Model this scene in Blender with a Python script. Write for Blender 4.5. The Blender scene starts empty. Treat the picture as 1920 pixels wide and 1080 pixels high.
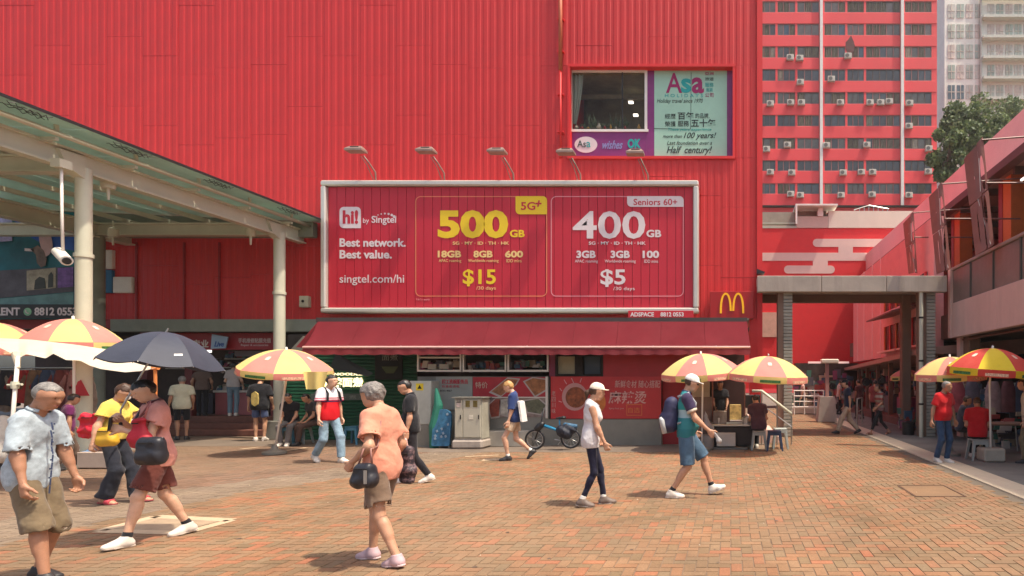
import bpy, math, random
import numpy as np
from mathutils import Vector, Matrix
R = math.radians
random.seed(7)
SC = bpy.context.scene
COL = SC.collection

# ------------------------------------------------------------------ camera, sky, sun, exposure
F, HX, HY, EYE = 1100.0, 1370.0, 712.0, 1.6
cam_d = bpy.data.cameras.new('camera')
cam = bpy.data.objects.new('camera', cam_d)
COL.objects.link(cam)
cam.location = (0, 0, EYE)
cam.rotation_euler = (R(90), 0, 0)
cam_d.sensor_width = 36
cam_d.lens = F / 1920 * 36
cam_d.shift_x = -(HX - 960) / 1920
cam_d.shift_y = (HY - 540) / 1920
cam_d.clip_end = 600
cam_d.clip_start = 0.1
SC.camera = cam
SUN_EL, SUN_AZ = 66.0, 17.0        # azimuth: degrees from +X towards the camera side (-Y)
world = bpy.data.worlds.new('World')
SC.world = world
world.use_nodes = True
wn = world.node_tree
bg = wn.nodes['Background']
sky = wn.nodes.new('ShaderNodeTexSky')
sky.sky_type = 'NISHITA'
sky.sun_disc = False
sky.sun_elevation = R(SUN_EL)
sky.sun_rotation = R(90 + SUN_AZ)
sky.air_density = 1.0
sky.dust_density = 5.0
sky.ozone_density = 0.6
wn.links.new(sky.outputs[0], bg.inputs[0])
bg.inputs[1].default_value = 0.15
sun_d = bpy.data.lights.new('sun', 'SUN')
sun_d.energy = 3.5
sun_d.angle = R(1.2)
sun_d.color = (1.0, 0.89, 0.72)
sun = bpy.data.objects.new('sun', sun_d)
COL.objects.link(sun)
sv = Vector((math.cos(R(SUN_EL)) * math.cos(R(SUN_AZ)), -math.cos(R(SUN_EL)) * math.sin(R(SUN_AZ)), math.sin(R(SUN_EL))))
sun.rotation_euler = sv.to_track_quat('Z', 'Y').to_euler()
sun.location = (10, -5, 30)
SC.view_settings.view_transform = 'Standard'
SC.view_settings.look = 'None'
SC.view_settings.gamma = 1
SC.view_settings.use_curve_mapping = False
SC.view_settings.exposure = 0.68

# ------------------------------------------------------------------ helpers
def PX(px, d): return (px - HX) * d / F
def PZ(py, d): return EYE + (HY - py) * d / F
def PT(px, py, d): return Vector((PX(px, d), d, PZ(py, d)))
def DG(py): return F * EYE / (py - HY)

MATS = {}
def srgb(r, g, b):
    f = lambda c: (c / 255 / 12.92) if c / 255 <= 0.04045 else ((c / 255 + 0.055) / 1.055) ** 2.4
    return (f(r), f(g), f(b))

def mat(name, col, rough=0.6, metal=0.0, var=0.12, vscale=3.0, bump=0.0, bscale=30.0, spec=0.4,
        trans=0.0, bdist=0.01, emit=0.0, sheen=0.0, sss=0.0, dirt=0.0, dirtcol=None, streak=0.0, dirtscale=0.6):
    if name in MATS: return MATS[name]
    m = bpy.data.materials.new(name)
    m.use_nodes = True
    t = m.node_tree
    b = t.nodes['Principled BSDF']
    b.inputs['Roughness'].default_value = rough
    b.inputs['Metallic'].default_value = metal
    b.inputs['Specular IOR Level'].default_value = spec
    c4 = (*col, 1)
    b.inputs['Base Color'].default_value = c4
    if sheen: b.inputs['Sheen Weight'].default_value = sheen
    if sss:
        b.inputs['Subsurface Weight'].default_value = sss
        b.inputs['Subsurface Radius'].default_value = (0.02, 0.008, 0.004)
    if emit:
        b.inputs['Emission Color'].default_value = c4
        b.inputs['Emission Strength'].default_value = emit
    tc = t.nodes.new('ShaderNodeTexCoord')
    out = None
    if var > 0:
        n = t.nodes.new('ShaderNodeTexNoise')
        n.inputs['Scale'].default_value = vscale
        n.inputs['Detail'].default_value = 5
        n.inputs['Roughness'].default_value = 0.65
        t.links.new(tc.outputs['Object'], n.inputs['Vector'])
        mr = t.nodes.new('ShaderNodeMapRange')
        mr.inputs[1].default_value = 0.3; mr.inputs[2].default_value = 0.7
        mr.inputs[3].default_value = 1 - var; mr.inputs[4].default_value = 1 + var
        t.links.new(n.outputs[0], mr.inputs[0])
        mx = t.nodes.new('ShaderNodeMix'); mx.data_type = 'RGBA'; mx.blend_type = 'MULTIPLY'
        mx.inputs[0].default_value = 1
        mx.inputs[6].default_value = c4
        t.links.new(mr.outputs[0], mx.inputs[7])
        out = mx.outputs[2]
    if dirt > 0:
        n2 = t.nodes.new('ShaderNodeTexNoise')
        n2.inputs['Scale'].default_value = dirtscale
        n2.inputs['Detail'].default_value = 9
        n2.inputs['Roughness'].default_value = 0.7
        mp = t.nodes.new('ShaderNodeMapping')
        if streak: mp.inputs['Scale'].default_value = (streak, streak, 0.25)
        t.links.new(tc.outputs['Object'], mp.inputs[0])
        t.links.new(mp.outputs[0], n2.inputs['Vector'])
        r2 = t.nodes.new('ShaderNodeMapRange')
        r2.inputs[1].default_value = 0.48; r2.inputs[2].default_value = 0.78
        r2.inputs[3].default_value = 0; r2.inputs[4].default_value = dirt
        t.links.new(n2.outputs[0], r2.inputs[0])
        m2 = t.nodes.new('ShaderNodeMix'); m2.data_type = 'RGBA'
        t.links.new(r2.outputs[0], m2.inputs[0])
        if out is not None: t.links.new(out, m2.inputs[6])
        else: m2.inputs[6].default_value = c4
        m2.inputs[7].default_value = (*(dirtcol or (0.1, 0.08, 0.06)), 1)
        out = m2.outputs[2]
    if out is not None:
        t.links.new(out, b.inputs['Base Color'])
        if emit: t.links.new(out, b.inputs['Emission Color'])
    if bump > 0:
        n3 = t.nodes.new('ShaderNodeTexNoise')
        n3.inputs['Scale'].default_value = bscale
        n3.inputs['Detail'].default_value = 4 if bdist <= 0.01 else 2.5
        t.links.new(tc.outputs['Object'], n3.inputs['Vector'])
        bp = t.nodes.new('ShaderNodeBump')
        bp.inputs['Strength'].default_value = bump
        bp.inputs['Distance'].default_value = bdist
        t.links.new(n3.outputs[0], bp.inputs['Height'])
        t.links.new(bp.outputs[0], b.inputs['Normal'])
    if trans > 0:
        tb = t.nodes.new('ShaderNodeBsdfTranslucent')
        if out is not None: t.links.new(out, tb.inputs[0])
        else: tb.inputs[0].default_value = c4
        ms = t.nodes.new('ShaderNodeMixShader')
        ms.inputs[0].default_value = trans
        t.links.new(b.outputs[0], ms.inputs[1])
        t.links.new(tb.outputs[0], ms.inputs[2])
        t.links.new(ms.outputs[0], t.nodes['Material Output'].inputs[0])
    MATS[name] = m
    return m

def glassmat(name, col, rough=0.05, alpha=0.45, spec=0.8):
    """window glass: part see-through, part reflecting"""
    if name in MATS: return MATS[name]
    m = bpy.data.materials.new(name); m.use_nodes = True
    b = m.node_tree.nodes['Principled BSDF']
    b.inputs['Base Color'].default_value = (*col, 1)
    b.inputs['Roughness'].default_value = rough
    b.inputs['Specular IOR Level'].default_value = spec
    b.inputs['Alpha'].default_value = alpha
    MATS[name] = m
    return m

def tag(o, label=None, cat=None, group=None, kind=None):
    if label: o['label'] = label
    if cat: o['category'] = cat
    if group: o['group'] = group
    if kind: o['kind'] = kind
    return o

def empty(name, loc=(0, 0, 0), label=None, cat=None, group=None, rz=0.0, kind=None):
    o = bpy.data.objects.new(name, None)
    o.empty_display_size = 0.2
    COL.objects.link(o)
    o.location = loc
    o.rotation_euler = (0, 0, rz)
    return tag(o, label, cat, group, kind)

def adopt(o, parent, world_coords=True):
    if parent is not None:
        o.parent = parent
        if world_coords:
            o.matrix_parent_inverse = root_matrix(parent).inverted()
    return o

def root_matrix(o):
    m = Matrix.LocRotScale(o.location, o.rotation_euler.to_quaternion(), o.scale)
    if o.parent is not None:
        m = root_matrix(o.parent) @ o.matrix_parent_inverse @ m
    return m

def link_mesh(name, me, m=None, parent=None, wc=True):
    o = bpy.data.objects.new(name, me)
    COL.objects.link(o)
    if m is not None and not me.materials:
        for q in (m if isinstance(m, (list, tuple)) else [m]): me.materials.append(q)
    return adopt(o, parent, wc)

class MB:
    def __init__(s): s.v = []; s.f = []; s.mi = []; s.cm = 0
    def add(s, vs, fs):
        n = len(s.v)
        s.v.extend([tuple(p) for p in vs])
        s.f.extend([tuple(i + n for i in q) for q in fs])
        s.mi.extend([s.cm] * len(fs))
        return s
    def box(s, x0, x1, y0, y1, z0, z1, bev=0.0):
        if x0 > x1: x0, x1 = x1, x0
        if y0 > y1: y0, y1 = y1, y0
        if z0 > z1: z0, z1 = z1, z0
        if bev <= 0:
            vs = [(x, y, z) for z in (z0, z1) for y in (y0, y1) for x in (x0, x1)]
            return s.add(vs, [(0, 2, 3, 1), (4, 5, 7, 6), (0, 1, 5, 4), (2, 6, 7, 3), (0, 4, 6, 2), (1, 3, 7, 5)])
        b = min(bev, (x1 - x0) * .45, (y1 - y0) * .45, (z1 - z0) * .45)
        vs = []; idx = {}
        for i, x in enumerate((x0, x1)):
            for j, y in enumerate((y0, y1)):
                for k, z in enumerate((z0, z1)):
                    sx = b if i == 0 else -b; sy = b if j == 0 else -b; sz = b if k == 0 else -b
                    idx[i, j, k, 0] = len(vs); vs.append((x, y + sy, z + sz))
                    idx[i, j, k, 1] = len(vs); vs.append((x + sx, y, z + sz))
                    idx[i, j, k, 2] = len(vs); vs.append((x + sx, y + sy, z))
        fs = []
        for i in (0, 1):
            q = [idx[i, 0, 0, 0], idx[i, 1, 0, 0], idx[i, 1, 1, 0], idx[i, 0, 1, 0]]; fs.append(q if i else q[::-1])
            q = [idx[0, i, 0, 1], idx[0, i, 1, 1], idx[1, i, 1, 1], idx[1, i, 0, 1]]; fs.append(q if i else q[::-1])
            q = [idx[0, 0, i, 2], idx[1, 0, i, 2], idx[1, 1, i, 2], idx[0, 1, i, 2]]; fs.append(q if i else q[::-1])
        for a in (0, 1):
            for c in (0, 1):
                fs.append([idx[a, c, 0, 0], idx[a, c, 1, 0], idx[a, c, 1, 1], idx[a, c, 0, 1]])
                fs.append([idx[a, 0, c, 0], idx[a, 1, c, 0], idx[a, 1, c, 2], idx[a, 0, c, 2]])
                fs.append([idx[0, a, c, 1], idx[1, a, c, 1], idx[1, a, c, 2], idx[0, a, c, 2]])
        for i in (0, 1):
            for j in (0, 1):
                for k in (0, 1): fs.append([idx[i, j, k, 0], idx[i, j, k, 1], idx[i, j, k, 2]])
        return s.add(vs, fs)
    def obox(s, c, ax, ay, az, bev=0):
        """oriented box: centre and three half-axis vectors"""
        c, ax, ay, az = map(Vector, (c, ax, ay, az))
        vs = [c + ax * i + ay * j + az * k for k in (-1, 1) for j in (-1, 1) for i in (-1, 1)]
        return s.add(vs, [(0, 2, 3, 1), (4, 5, 7, 6), (0, 1, 5, 4), (2, 6, 7, 3), (0, 4, 6, 2), (1, 3, 7, 5)])
    def tube(s, pts, r, n=8, cap=True):
        pts = [Vector(p) for p in pts]
        rs = r if isinstance(r, (list, tuple)) else [r] * len(pts)
        ref = Vector((0.0, 0.0, 1.0)); rings = []
        d0 = (pts[1] - pts[0]).normalized()
        if abs(d0.z) > 0.95: ref = Vector((1, 0, 0))
        u = d0.cross(ref).normalized()
        base = len(s.v); vs = []
        for i, p in enumerate(pts):
            d = (pts[min(i + 1, len(pts) - 1)] - pts[max(i - 1, 0)]).normalized()
            u = (u - d * u.dot(d)).normalized()
            w = d.cross(u)
            for k in range(n):
                a = 2 * math.pi * k / n
                vs.append(p + (u * math.cos(a) + w * math.sin(a)) * rs[i])
        fs = []
        for i in range(len(pts) - 1):
            for k in range(n):
                a, b = i * n + k, i * n + (k + 1) % n
                fs.append((a, b, b + n, a + n))
        if cap:
            fs.append(tuple(range(n))[::-1]); fs.append(tuple((len(pts) - 1) * n + k for k in range(n)))
        return s.add(vs, fs)
    def prism(s, poly, y0, y1, f=None):
        """poly in (x, z), extruded along y"""
        n = len(poly)
        vs = [(x, y0, z) for x, z in poly] + [(x, y1, z) for x, z in poly]
        if f: vs = [f(v) for v in vs]
        fs = [tuple(range(n)), tuple(range(2 * n - 1, n - 1, -1))]
        for i in range(n):
            j = (i + 1) % n
            fs.append((i, i + n, j + n, j))
        return s.add(vs, fs)
    def prismx(s, poly, x0, x1):
        return s.prism(poly, x0, x1, lambda v: (v[1], v[0], v[2]))
    def prismz(s, poly, z0, z1):
        return s.prism(poly, z0, z1, lambda v: (v[0], v[2], v[1]))
    def quad(s, a, b, c, d): return s.add([a, b, c, d], [(0, 1, 2, 3)])
    def grid(s, f, nu, nv):
        vs = [f(i / nu, j / nv) for j in range(nv + 1) for i in range(nu + 1)]
        fs = [(j * (nu + 1) + i, j * (nu + 1) + i + 1, (j + 1) * (nu + 1) + i + 1, (j + 1) * (nu + 1) + i) for j in range(nv) for i in range(nu)]
        return s.add(vs, fs)
    def lathe(s, prof, c=(0, 0, 0), n=16):
        vs = []
        for r, z in prof:
            for k in range(n):
                a = 2 * math.pi * k / n
                vs.append((c[0] + r * math.cos(a), c[1] + r * math.sin(a), c[2] + z))
        fs = []
        for i in range(len(prof) - 1):
            for k in range(n):
                a, b = i * n + k, i * n + (k + 1) % n
                fs.append((a, b, b + n, a + n))
        fs.append(tuple(range(n))[::-1]); fs.append(tuple((len(prof) - 1) * n + k for k in range(n)))
        return s.add(vs, fs)
    def mesh(s, name, smooth=False):
        me = bpy.data.meshes.new(name)
        me.from_pydata(s.v, [], s.f)
        if s.cm or any(s.mi): me.polygons.foreach_set('material_index', s.mi)
        if smooth: me.polygons.foreach_set('use_smooth', [True] * len(me.polygons))
        me.update()
        return me
    def build(s, name, m, parent=None, smooth=False, wc=True, sharp=None):
        me = s.mesh(name, smooth)
        if smooth and sharp: me.set_sharp_from_angle(angle=R(sharp))
        return link_mesh(name, me, m, parent, wc)

def rrect(x0, x1, z0, z1, r, n=5):
    """rounded rectangle polygon; r one radius or four (bl, br, tr, tl)"""
    rs = r if isinstance(r, (list, tuple)) else (r,) * 4
    out = []
    for (cx, cz, a0, q) in ((x0, z0, 180, rs[0]), (x1, z0, 270, rs[1]), (x1, z1, 0, rs[2]), (x0, z1, 90, rs[3])):
        sx = 1 if cx == x0 else -1; sz = 1 if cz == z0 else -1
        if q <= 0: out.append((cx, cz)); continue
        for k in range(n + 1):
            a = R(a0 + 90 * k / n)
            out.append((cx + sx * q + q * math.cos(a), cz + sz * q + q * math.sin(a)))
    return out

def text_mesh(name, s, x0, x1, z0, z1, y, m, parent=None, bold=0.0, shear=0.0, depth=0.006, face=None, keep=False):
    """lettering fitted to the rectangle x0..x1, z0..z1 at depth y (front face towards -y)"""
    cu = bpy.data.curves.new(name, 'FONT')
    cu.body = s; cu.size = 1.0; cu.offset = bold; cu.shear = shear
    cu.resolution_u = 3
    cu.fill_mode = 'BOTH'; cu.extrude = 0.5
    ob = bpy.data.objects.new(name, cu)
    COL.objects.link(ob)
    me = bpy.data.meshes.new_from_object(ob)
    bpy.data.objects.remove(ob); bpy.data.curves.remove(cu)
    n = len(me.vertices)
    if n == 0: return None
    co = np.empty(n * 3, np.float32); me.vertices.foreach_get('co', co); co = co.reshape(-1, 3)
    mn, mx = co.min(0), co.max(0)
    w, h = mx[0] - mn[0], mx[1] - mn[1]
    sx = (x1 - x0) / w; sz = (z1 - z0) / h
    if keep: sx = min(sx, sz)
    out = np.empty_like(co)
    out[:, 0] = x0 + (co[:, 0] - mn[0]) * sx
    out[:, 2] = z0 + (co[:, 1] - mn[1]) * sz
    out[:, 1] = y - (co[:, 2] > 0) * depth
    if face is not None: out = np.array([face(p) for p in out], np.float32)
    me.vertices.foreach_set('co', out.ravel())
    me.update()
    me.name = name
    me.materials.clear()
    return link_mesh(name, me, m, parent)

def text_px(name, s, px0, px1, py0, py1, d, m, parent=None, **k):
    return text_mesh(name, s, PX(px0, d), PX(px1, d), PZ(py1, d), PZ(py0, d), d, m, parent, **k)

def copy_tree(o, parent=None):
    c = o.copy(); COL.objects.link(c)
    if parent is not None: c.parent = parent
    for ch in list(o.children): copy_tree(ch, c)
    return c

ORD = ['first', 'second', 'third', 'fourth', 'fifth', 'sixth', 'seventh', 'eighth', 'ninth', 'tenth', 'eleventh', 'twelfth', 'thirteenth', 'fourteenth']

# ------------------------------------------------------------------ implicit surfaces (bodies, clothes, bags)
def mesh_from_field(Fv, org, h):
    """naive surface nets of the field Fv (negative inside)"""
    S = Fv < 0
    nx, ny, nz = Fv.shape
    c = S[:-1, :-1, :-1].astype(np.int8)
    cnt = sum(S[i:nx - 1 + i, j:ny - 1 + j, k:nz - 1 + k].astype(np.int8) for i in (0, 1) for j in (0, 1) for k in (0, 1))
    act = (cnt > 0) & (cnt < 8)
    if not act.any(): return np.zeros((0, 3)), np.zeros((0, 4), int)
    ii, jj, kk = np.nonzero(act)
    acc = np.zeros((len(ii), 3)); num = np.zeros(len(ii))
    for ax in range(3):
        o1, o2 = [(1, 2), (0, 2), (0, 1)][ax]
        for a in (0, 1):
            for b in (0, 1):
                off = [0, 0, 0]; off[o1] = a; off[o2] = b
                off2 = list(off); off2[ax] = 1
                f0 = Fv[ii + off[0], jj + off[1], kk + off[2]]
                f1 = Fv[ii + off2[0], jj + off2[1], kk + off2[2]]
                x = (f0 < 0) != (f1 < 0)
                t = np.where(x, f0 / np.where(x, f0 - f1, 1), 0)
                p = np.zeros((len(ii), 3)); p[:, o1] = a; p[:, o2] = b; p[:, ax] = t
                acc[x] += p[x]; num[x] += 1
    V = np.stack([ii, jj, kk], 1) + acc / num[:, None]
    V = V * h + org
    ID = -np.ones(act.shape, np.int64); ID[ii, jj, kk] = np.arange(len(ii))
    quads = []
    for ax in range(3):
        sl0 = [slice(1, -1)] * 3; sl1 = [slice(1, -1)] * 3
        sl0[ax] = slice(0, -1); sl1[ax] = slice(1, None)
        A = S[tuple(sl0)]; B = S[tuple(sl1)]
        x = A != B
        e = np.argwhere(x)
        if len(e) == 0: continue
        inside = A[x]
        o1, o2 = [(1, 2), (2, 0), (0, 1)][ax]
        base = e.copy()
        for q in range(3):
            if q != ax: base[:, q] += 1
        def cell(d1, d2):
            c = base.copy(); c[:, o1] += d1; c[:, o2] += d2
            return ID[c[:, 0], c[:, 1], c[:, 2]]
        q = np.stack([cell(-1, -1), cell(0, -1), cell(0, 0), cell(-1, 0)], 1)
        q[~inside] = q[~inside][:, ::-1]
        quads.append(q)
    Q = np.concatenate(quads)
    Q = Q[(Q >= 0).all(1)]
    return V, Q

class Field:
    def __init__(s, lo, hi, h):
        s.h = h
        s.org = np.array(lo, float) - 2 * h
        n = np.ceil((np.array(hi) - np.array(lo)) / h).astype(int) + 5
        s.F = np.full(n, 0.1)
        s.ax = [s.org[i] + np.arange(n[i]) * h for i in range(3)]
    def sub(s, lo, hi):
        out = []
        for i in range(3):
            a = max(0, int((lo[i] - s.org[i]) / s.h)); b = min(s.F.shape[i], int((hi[i] - s.org[i]) / s.h) + 2)
            if b <= a: return None
            out.append(slice(a, b))
        return tuple(out)
    def grid(s, sl):
        return np.meshgrid(s.ax[0][sl[0]], s.ax[1][sl[1]], s.ax[2][sl[2]], indexing='ij')
    def cone(s, a, b, ra, rb, k=0.03, flat=None, clips=(), cut=False):
        a = np.array(a, float); b = np.array(b, float)
        m = max(ra, rb) + 0.07
        sl = s.sub(np.minimum(a, b) - m, np.maximum(a, b) + m)
        if sl is None: return s
        X, Y, Z = s.grid(sl)
        ab = b - a; L = max(ab @ ab, 1e-9)
        t = np.clip(((X - a[0]) * ab[0] + (Y - a[1]) * ab[1] + (Z - a[2]) * ab[2]) / L, 0, 1)
        qx = X - a[0] - t * ab[0]; qy = Y - a[1] - t * ab[1]; qz = Z - a[2] - t * ab[2]
        if flat is not None:
            n, kk = np.array(flat[0], float), flat[1]
            n = n / np.linalg.norm(n)
            c = (qx * n[0] + qy * n[1] + qz * n[2]) * (kk - 1)
            qx = qx + c * n[0]; qy = qy + c * n[1]; qz = qz + c * n[2]
        d = np.sqrt(qx * qx + qy * qy + qz * qz) - (ra + (rb - ra) * t)
        for (c, n) in clips:
            d = np.maximum(d, (X - c[0]) * n[0] + (Y - c[1]) * n[1] + (Z - c[2]) * n[2])
        f = s.F[sl]
        if cut:
            s.F[sl] = np.maximum(f, -d)
            return s
        h = np.maximum(k - np.abs(f - d), 0) / k
        s.F[sl] = np.minimum(f, d) - h * h * k * 0.25
        return s
    def clip(s, c, n):
        X, Y, Z = s.grid((slice(None),) * 3)
        s.F = np.maximum(s.F, (X - c[0]) * n[0] + (Y - c[1]) * n[1] + (Z - c[2]) * n[2])
        return s
    def folds(s, amp, seed=0, scale=1.0, vert=1.0):
        """creases: a few warped diagonal ridges, sharp on one side"""
        rg = np.random.RandomState(seed)
        X, Y, Z = s.grid((slice(None),) * 3)
        w = np.zeros_like(X)
        zc = float(Z.mean())
        for i in range(6):
            az = rg.uniform(0, 6.28); tl = rg.uniform(-.9, .9) if vert < 1 else rg.uniform(-1.5, 1.5)
            kv = np.array([math.cos(az), math.sin(az), tl]); kv = kv / np.linalg.norm(kv)
            wl = rg.uniform(0.09, 0.2) * scale
            ph = rg.uniform(0, 6.28)
            u = (X * kv[0] + Y * kv[1] + Z * kv[2]) * 6.283 / wl + ph
            u = u + 1.6 * np.sin((X * kv[1] - Y * kv[2] + Z * kv[0]) * 6.283 / (wl * 2.7) + ph * 2)
            env = 0.5 + 0.5 * np.sin((X * kv[2] + Y * kv[0] - Z * kv[1]) * 6.283 / (wl * 3.1) + ph * 3)
            w += env * (1 - 2.2 * np.sqrt(np.abs(np.sin(u / 2)) + .02))
        s.F = s.F - amp * .62 * (w + .6)
        return s
    def net(s): return mesh_from_field(s.F, s.org, s.h)

def nets_to_mesh(name, nets, smooth=True, iters=1):
    vs, fs, n = [], [], 0
    for V, Q in nets:
        if len(V) == 0: continue
        vs.append(V); fs.append(Q + n); n += len(V)
    V = np.concatenate(vs); Q = np.concatenate(fs)
    for _ in range(iters):
        acc = np.zeros_like(V); c = np.zeros(len(V))
        for a in range(4):
            b = (a + 1) % 4
            np.add.at(acc, Q[:, a], V[Q[:, b]]); np.add.at(c, Q[:, a], 1)
            np.add.at(acc, Q[:, b], V[Q[:, a]]); np.add.at(c, Q[:, b], 1)
        V = V * 0.55 + 0.45 * acc / np.maximum(c, 1)[:, None]
    me = bpy.data.meshes.new(name)
    me.vertices.add(len(V)); me.vertices.foreach_set('co', V.astype(np.float32).ravel())
    me.loops.add(len(Q) * 4); me.loops.foreach_set('vertex_index', Q.astype(np.int32).ravel())
    me.polygons.add(len(Q))
    me.polygons.foreach_set('loop_start', np.arange(0, len(Q) * 4, 4, dtype=np.int32))
    me.polygons.foreach_set('loop_total', np.full(len(Q), 4, np.int32))
    me.polygons.foreach_set('use_smooth', np.ones(len(Q), bool))
    me.update(calc_edges=True)
    return me

def blob(name, cones, m, parent=None, h=0.012, wc=True, folds=0, seed=0, clips=(), iters=1):
    """mesh of a smooth union of tapered capsules (a, b, ra, rb[, k[, flat]])"""
    lo = np.min([np.minimum(c[0], c[1]) - max(c[2], c[3]) for c in cones], 0)
    hi = np.max([np.maximum(c[0], c[1]) + max(c[2], c[3]) for c in cones], 0)
    f = Field(lo - 0.01, hi + 0.01, h)
    for c in cones:
        f.cone(c[0], c[1], c[2], c[3], c[4] if len(c) > 4 else 0.03, c[5] if len(c) > 5 else None)
    for c, n in clips: f.clip(c, n)
    if folds: f.folds(folds, seed)
    return link_mesh(name, nets_to_mesh(name, [f.net()], iters=iters), m, parent, wc)
# ------------------------------------------------------------------ people
def V3(*a): return np.array(a, float)
def nrm(v): return v / max(np.linalg.norm(v), 1e-9)
def ik(a, c, l1, l2, hint):
    a, c = np.array(a, float), np.array(c, float)
    d = c - a; L = np.linalg.norm(d)
    if L > (l1 + l2) * 0.995:
        c = a + d / L * (l1 + l2) * 0.995; d = c - a; L = np.linalg.norm(d)
    x = (l1 * l1 - l2 * l2 + L * L) / (2 * L)
    hgt = math.sqrt(max(l1 * l1 - x * x, 0))
    u = d / L
    p = np.array(hint, float) - u * np.dot(hint, u)
    return a + u * x + nrm(p) * hgt, c

def rot_y(p, c, ang):     # lean: rotate forward about y axis
    p = np.array(p, float) - c
    ca, sa = math.cos(ang), math.sin(ang)
    return np.array([p[0] * ca + p[2] * sa, p[1], -p[0] * sa + p[2] * ca]) + c

SKIN = {}
def skin(i):
    cols = [(0.50, 0.27, 0.17), (0.40, 0.20, 0.12), (0.62, 0.37, 0.25), (0.30, 0.15, 0.09)]
    return mat('skin_%d' % i, cols[i], rough=0.5, var=0.10, vscale=14, bump=0.15, bscale=90, sss=0.12, spec=0.4)
def cloth(name, col, **k):
    kw = dict(rough=0.88, var=0.10, vscale=9, bump=0.7, bscale=10, bdist=0.026, spec=0.15, sheen=0.15)
    kw.update(k)
    return mat('cloth_' + name, col, **kw)

def striped(name, bands, base, rough=0.8):
    """fabric printed in horizontal bands by height: bands = [(z_start, colour), ...] ascending"""
    key = 'cloth_' + name
    if key in MATS: return MATS[key]
    m = bpy.data.materials.new(key); m.use_nodes = True
    t = m.node_tree; b = t.nodes['Principled BSDF']
    b.inputs['Roughness'].default_value = rough
    b.inputs['Specular IOR Level'].default_value = 0.2
    tc = t.nodes.new('ShaderNodeTexCoord'); sp = t.nodes.new('ShaderNodeSeparateXYZ')
    t.links.new(tc.outputs['Object'], sp.inputs[0])
    mr = t.nodes.new('ShaderNodeMapRange'); mr.inputs[1].default_value = 0; mr.inputs[2].default_value = 2
    t.links.new(sp.outputs[2], mr.inputs[0])
    r = t.nodes.new('ShaderNodeValToRGB'); r.color_ramp.interpolation = 'CONSTANT'
    t.links.new(mr.outputs[0], r.inputs[0])
    r.color_ramp.elements[0].position = 0; r.color_ramp.elements[0].color = (*base, 1)
    r.color_ramp.elements[1].position = 0.999; r.color_ramp.elements[1].color = (*base, 1)
    for z, c in bands:
        e = r.color_ramp.elements.new(z / 2); e.color = (*c, 1)
    e = r.color_ramp.elements
    t.links.new(r.outputs[0], b.inputs['Base Color'])
    MATS[key] = m
    return m

def hand_field(w, fd, pn, tdir, s, curl, h):
    """hand from wrist w along fd; pn = palm normal; tdir = thumb side; s scale"""
    fd, pn = nrm(fd), nrm(pn - fd * np.dot(pn, fd)); td = nrm(np.cross(pn, fd))
    if np.dot(td, tdir) < 0: td = -td
    f = Field(w - 0.2 * s, w + 0.2 * s, h)
    pc = w + fd * 0.055 * s
    f.cone(w - fd * 0.02 * s, w + fd * 0.02 * s, 0.026 * s, 0.027 * s, 0.02, (pn, 1.3))
    for q in (-0.022, 0.0, 0.02):
        f.cone(w + fd * 0.02 * s + td * q * s * .8, w + fd * 0.085 * s + td * q * s, 0.021 * s, 0.018 * s, 0.015, (pn, 1.35))
    lens = [0.068, 0.078, 0.073, 0.058]
    for i in range(4):
        o = (0.031 - i * 0.0195) * s
        a = w + fd * (0.088 - 0.004 * abs(i - 1)) * s + td * o
        cd = curl + 0.07 * i
        d1 = nrm(fd * math.cos(cd) + pn * math.sin(cd) + td * (0.12 - 0.08 * i))
        b = a + d1 * lens[i] * 0.5 * s
        d2 = nrm(fd * math.cos(cd * 2.2) + pn * math.sin(cd * 2.2))
        c = b + d2 * lens[i] * 0.34 * s
        d3 = nrm(fd * math.cos(cd * 3.0) + pn * math.sin(cd * 3.0))
        e = c + d3 * lens[i] * 0.25 * s
        f.cone(a, b, 0.0105 * s, 0.0095 * s, 0.006)
        f.cone(b, c, 0.0095 * s, 0.0088 * s, 0.004)
        f.cone(c, e, 0.0088 * s, 0.0078 * s, 0.004)
    a = w + fd * 0.025 * s + td * 0.028 * s
    b = a + nrm(td * 0.8 + fd * 0.75 + pn * 0.35) * 0.042 * s
    c = b + nrm(td * 0.35 + fd * 0.9 + pn * (0.3 + curl * 0.5)) * 0.042 * s
    f.cone(a, b, 0.016 * s, 0.0125 * s, 0.015)
    f.cone(b, c, 0.0125 * s, 0.0095 * s, 0.005)
    return f

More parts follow.
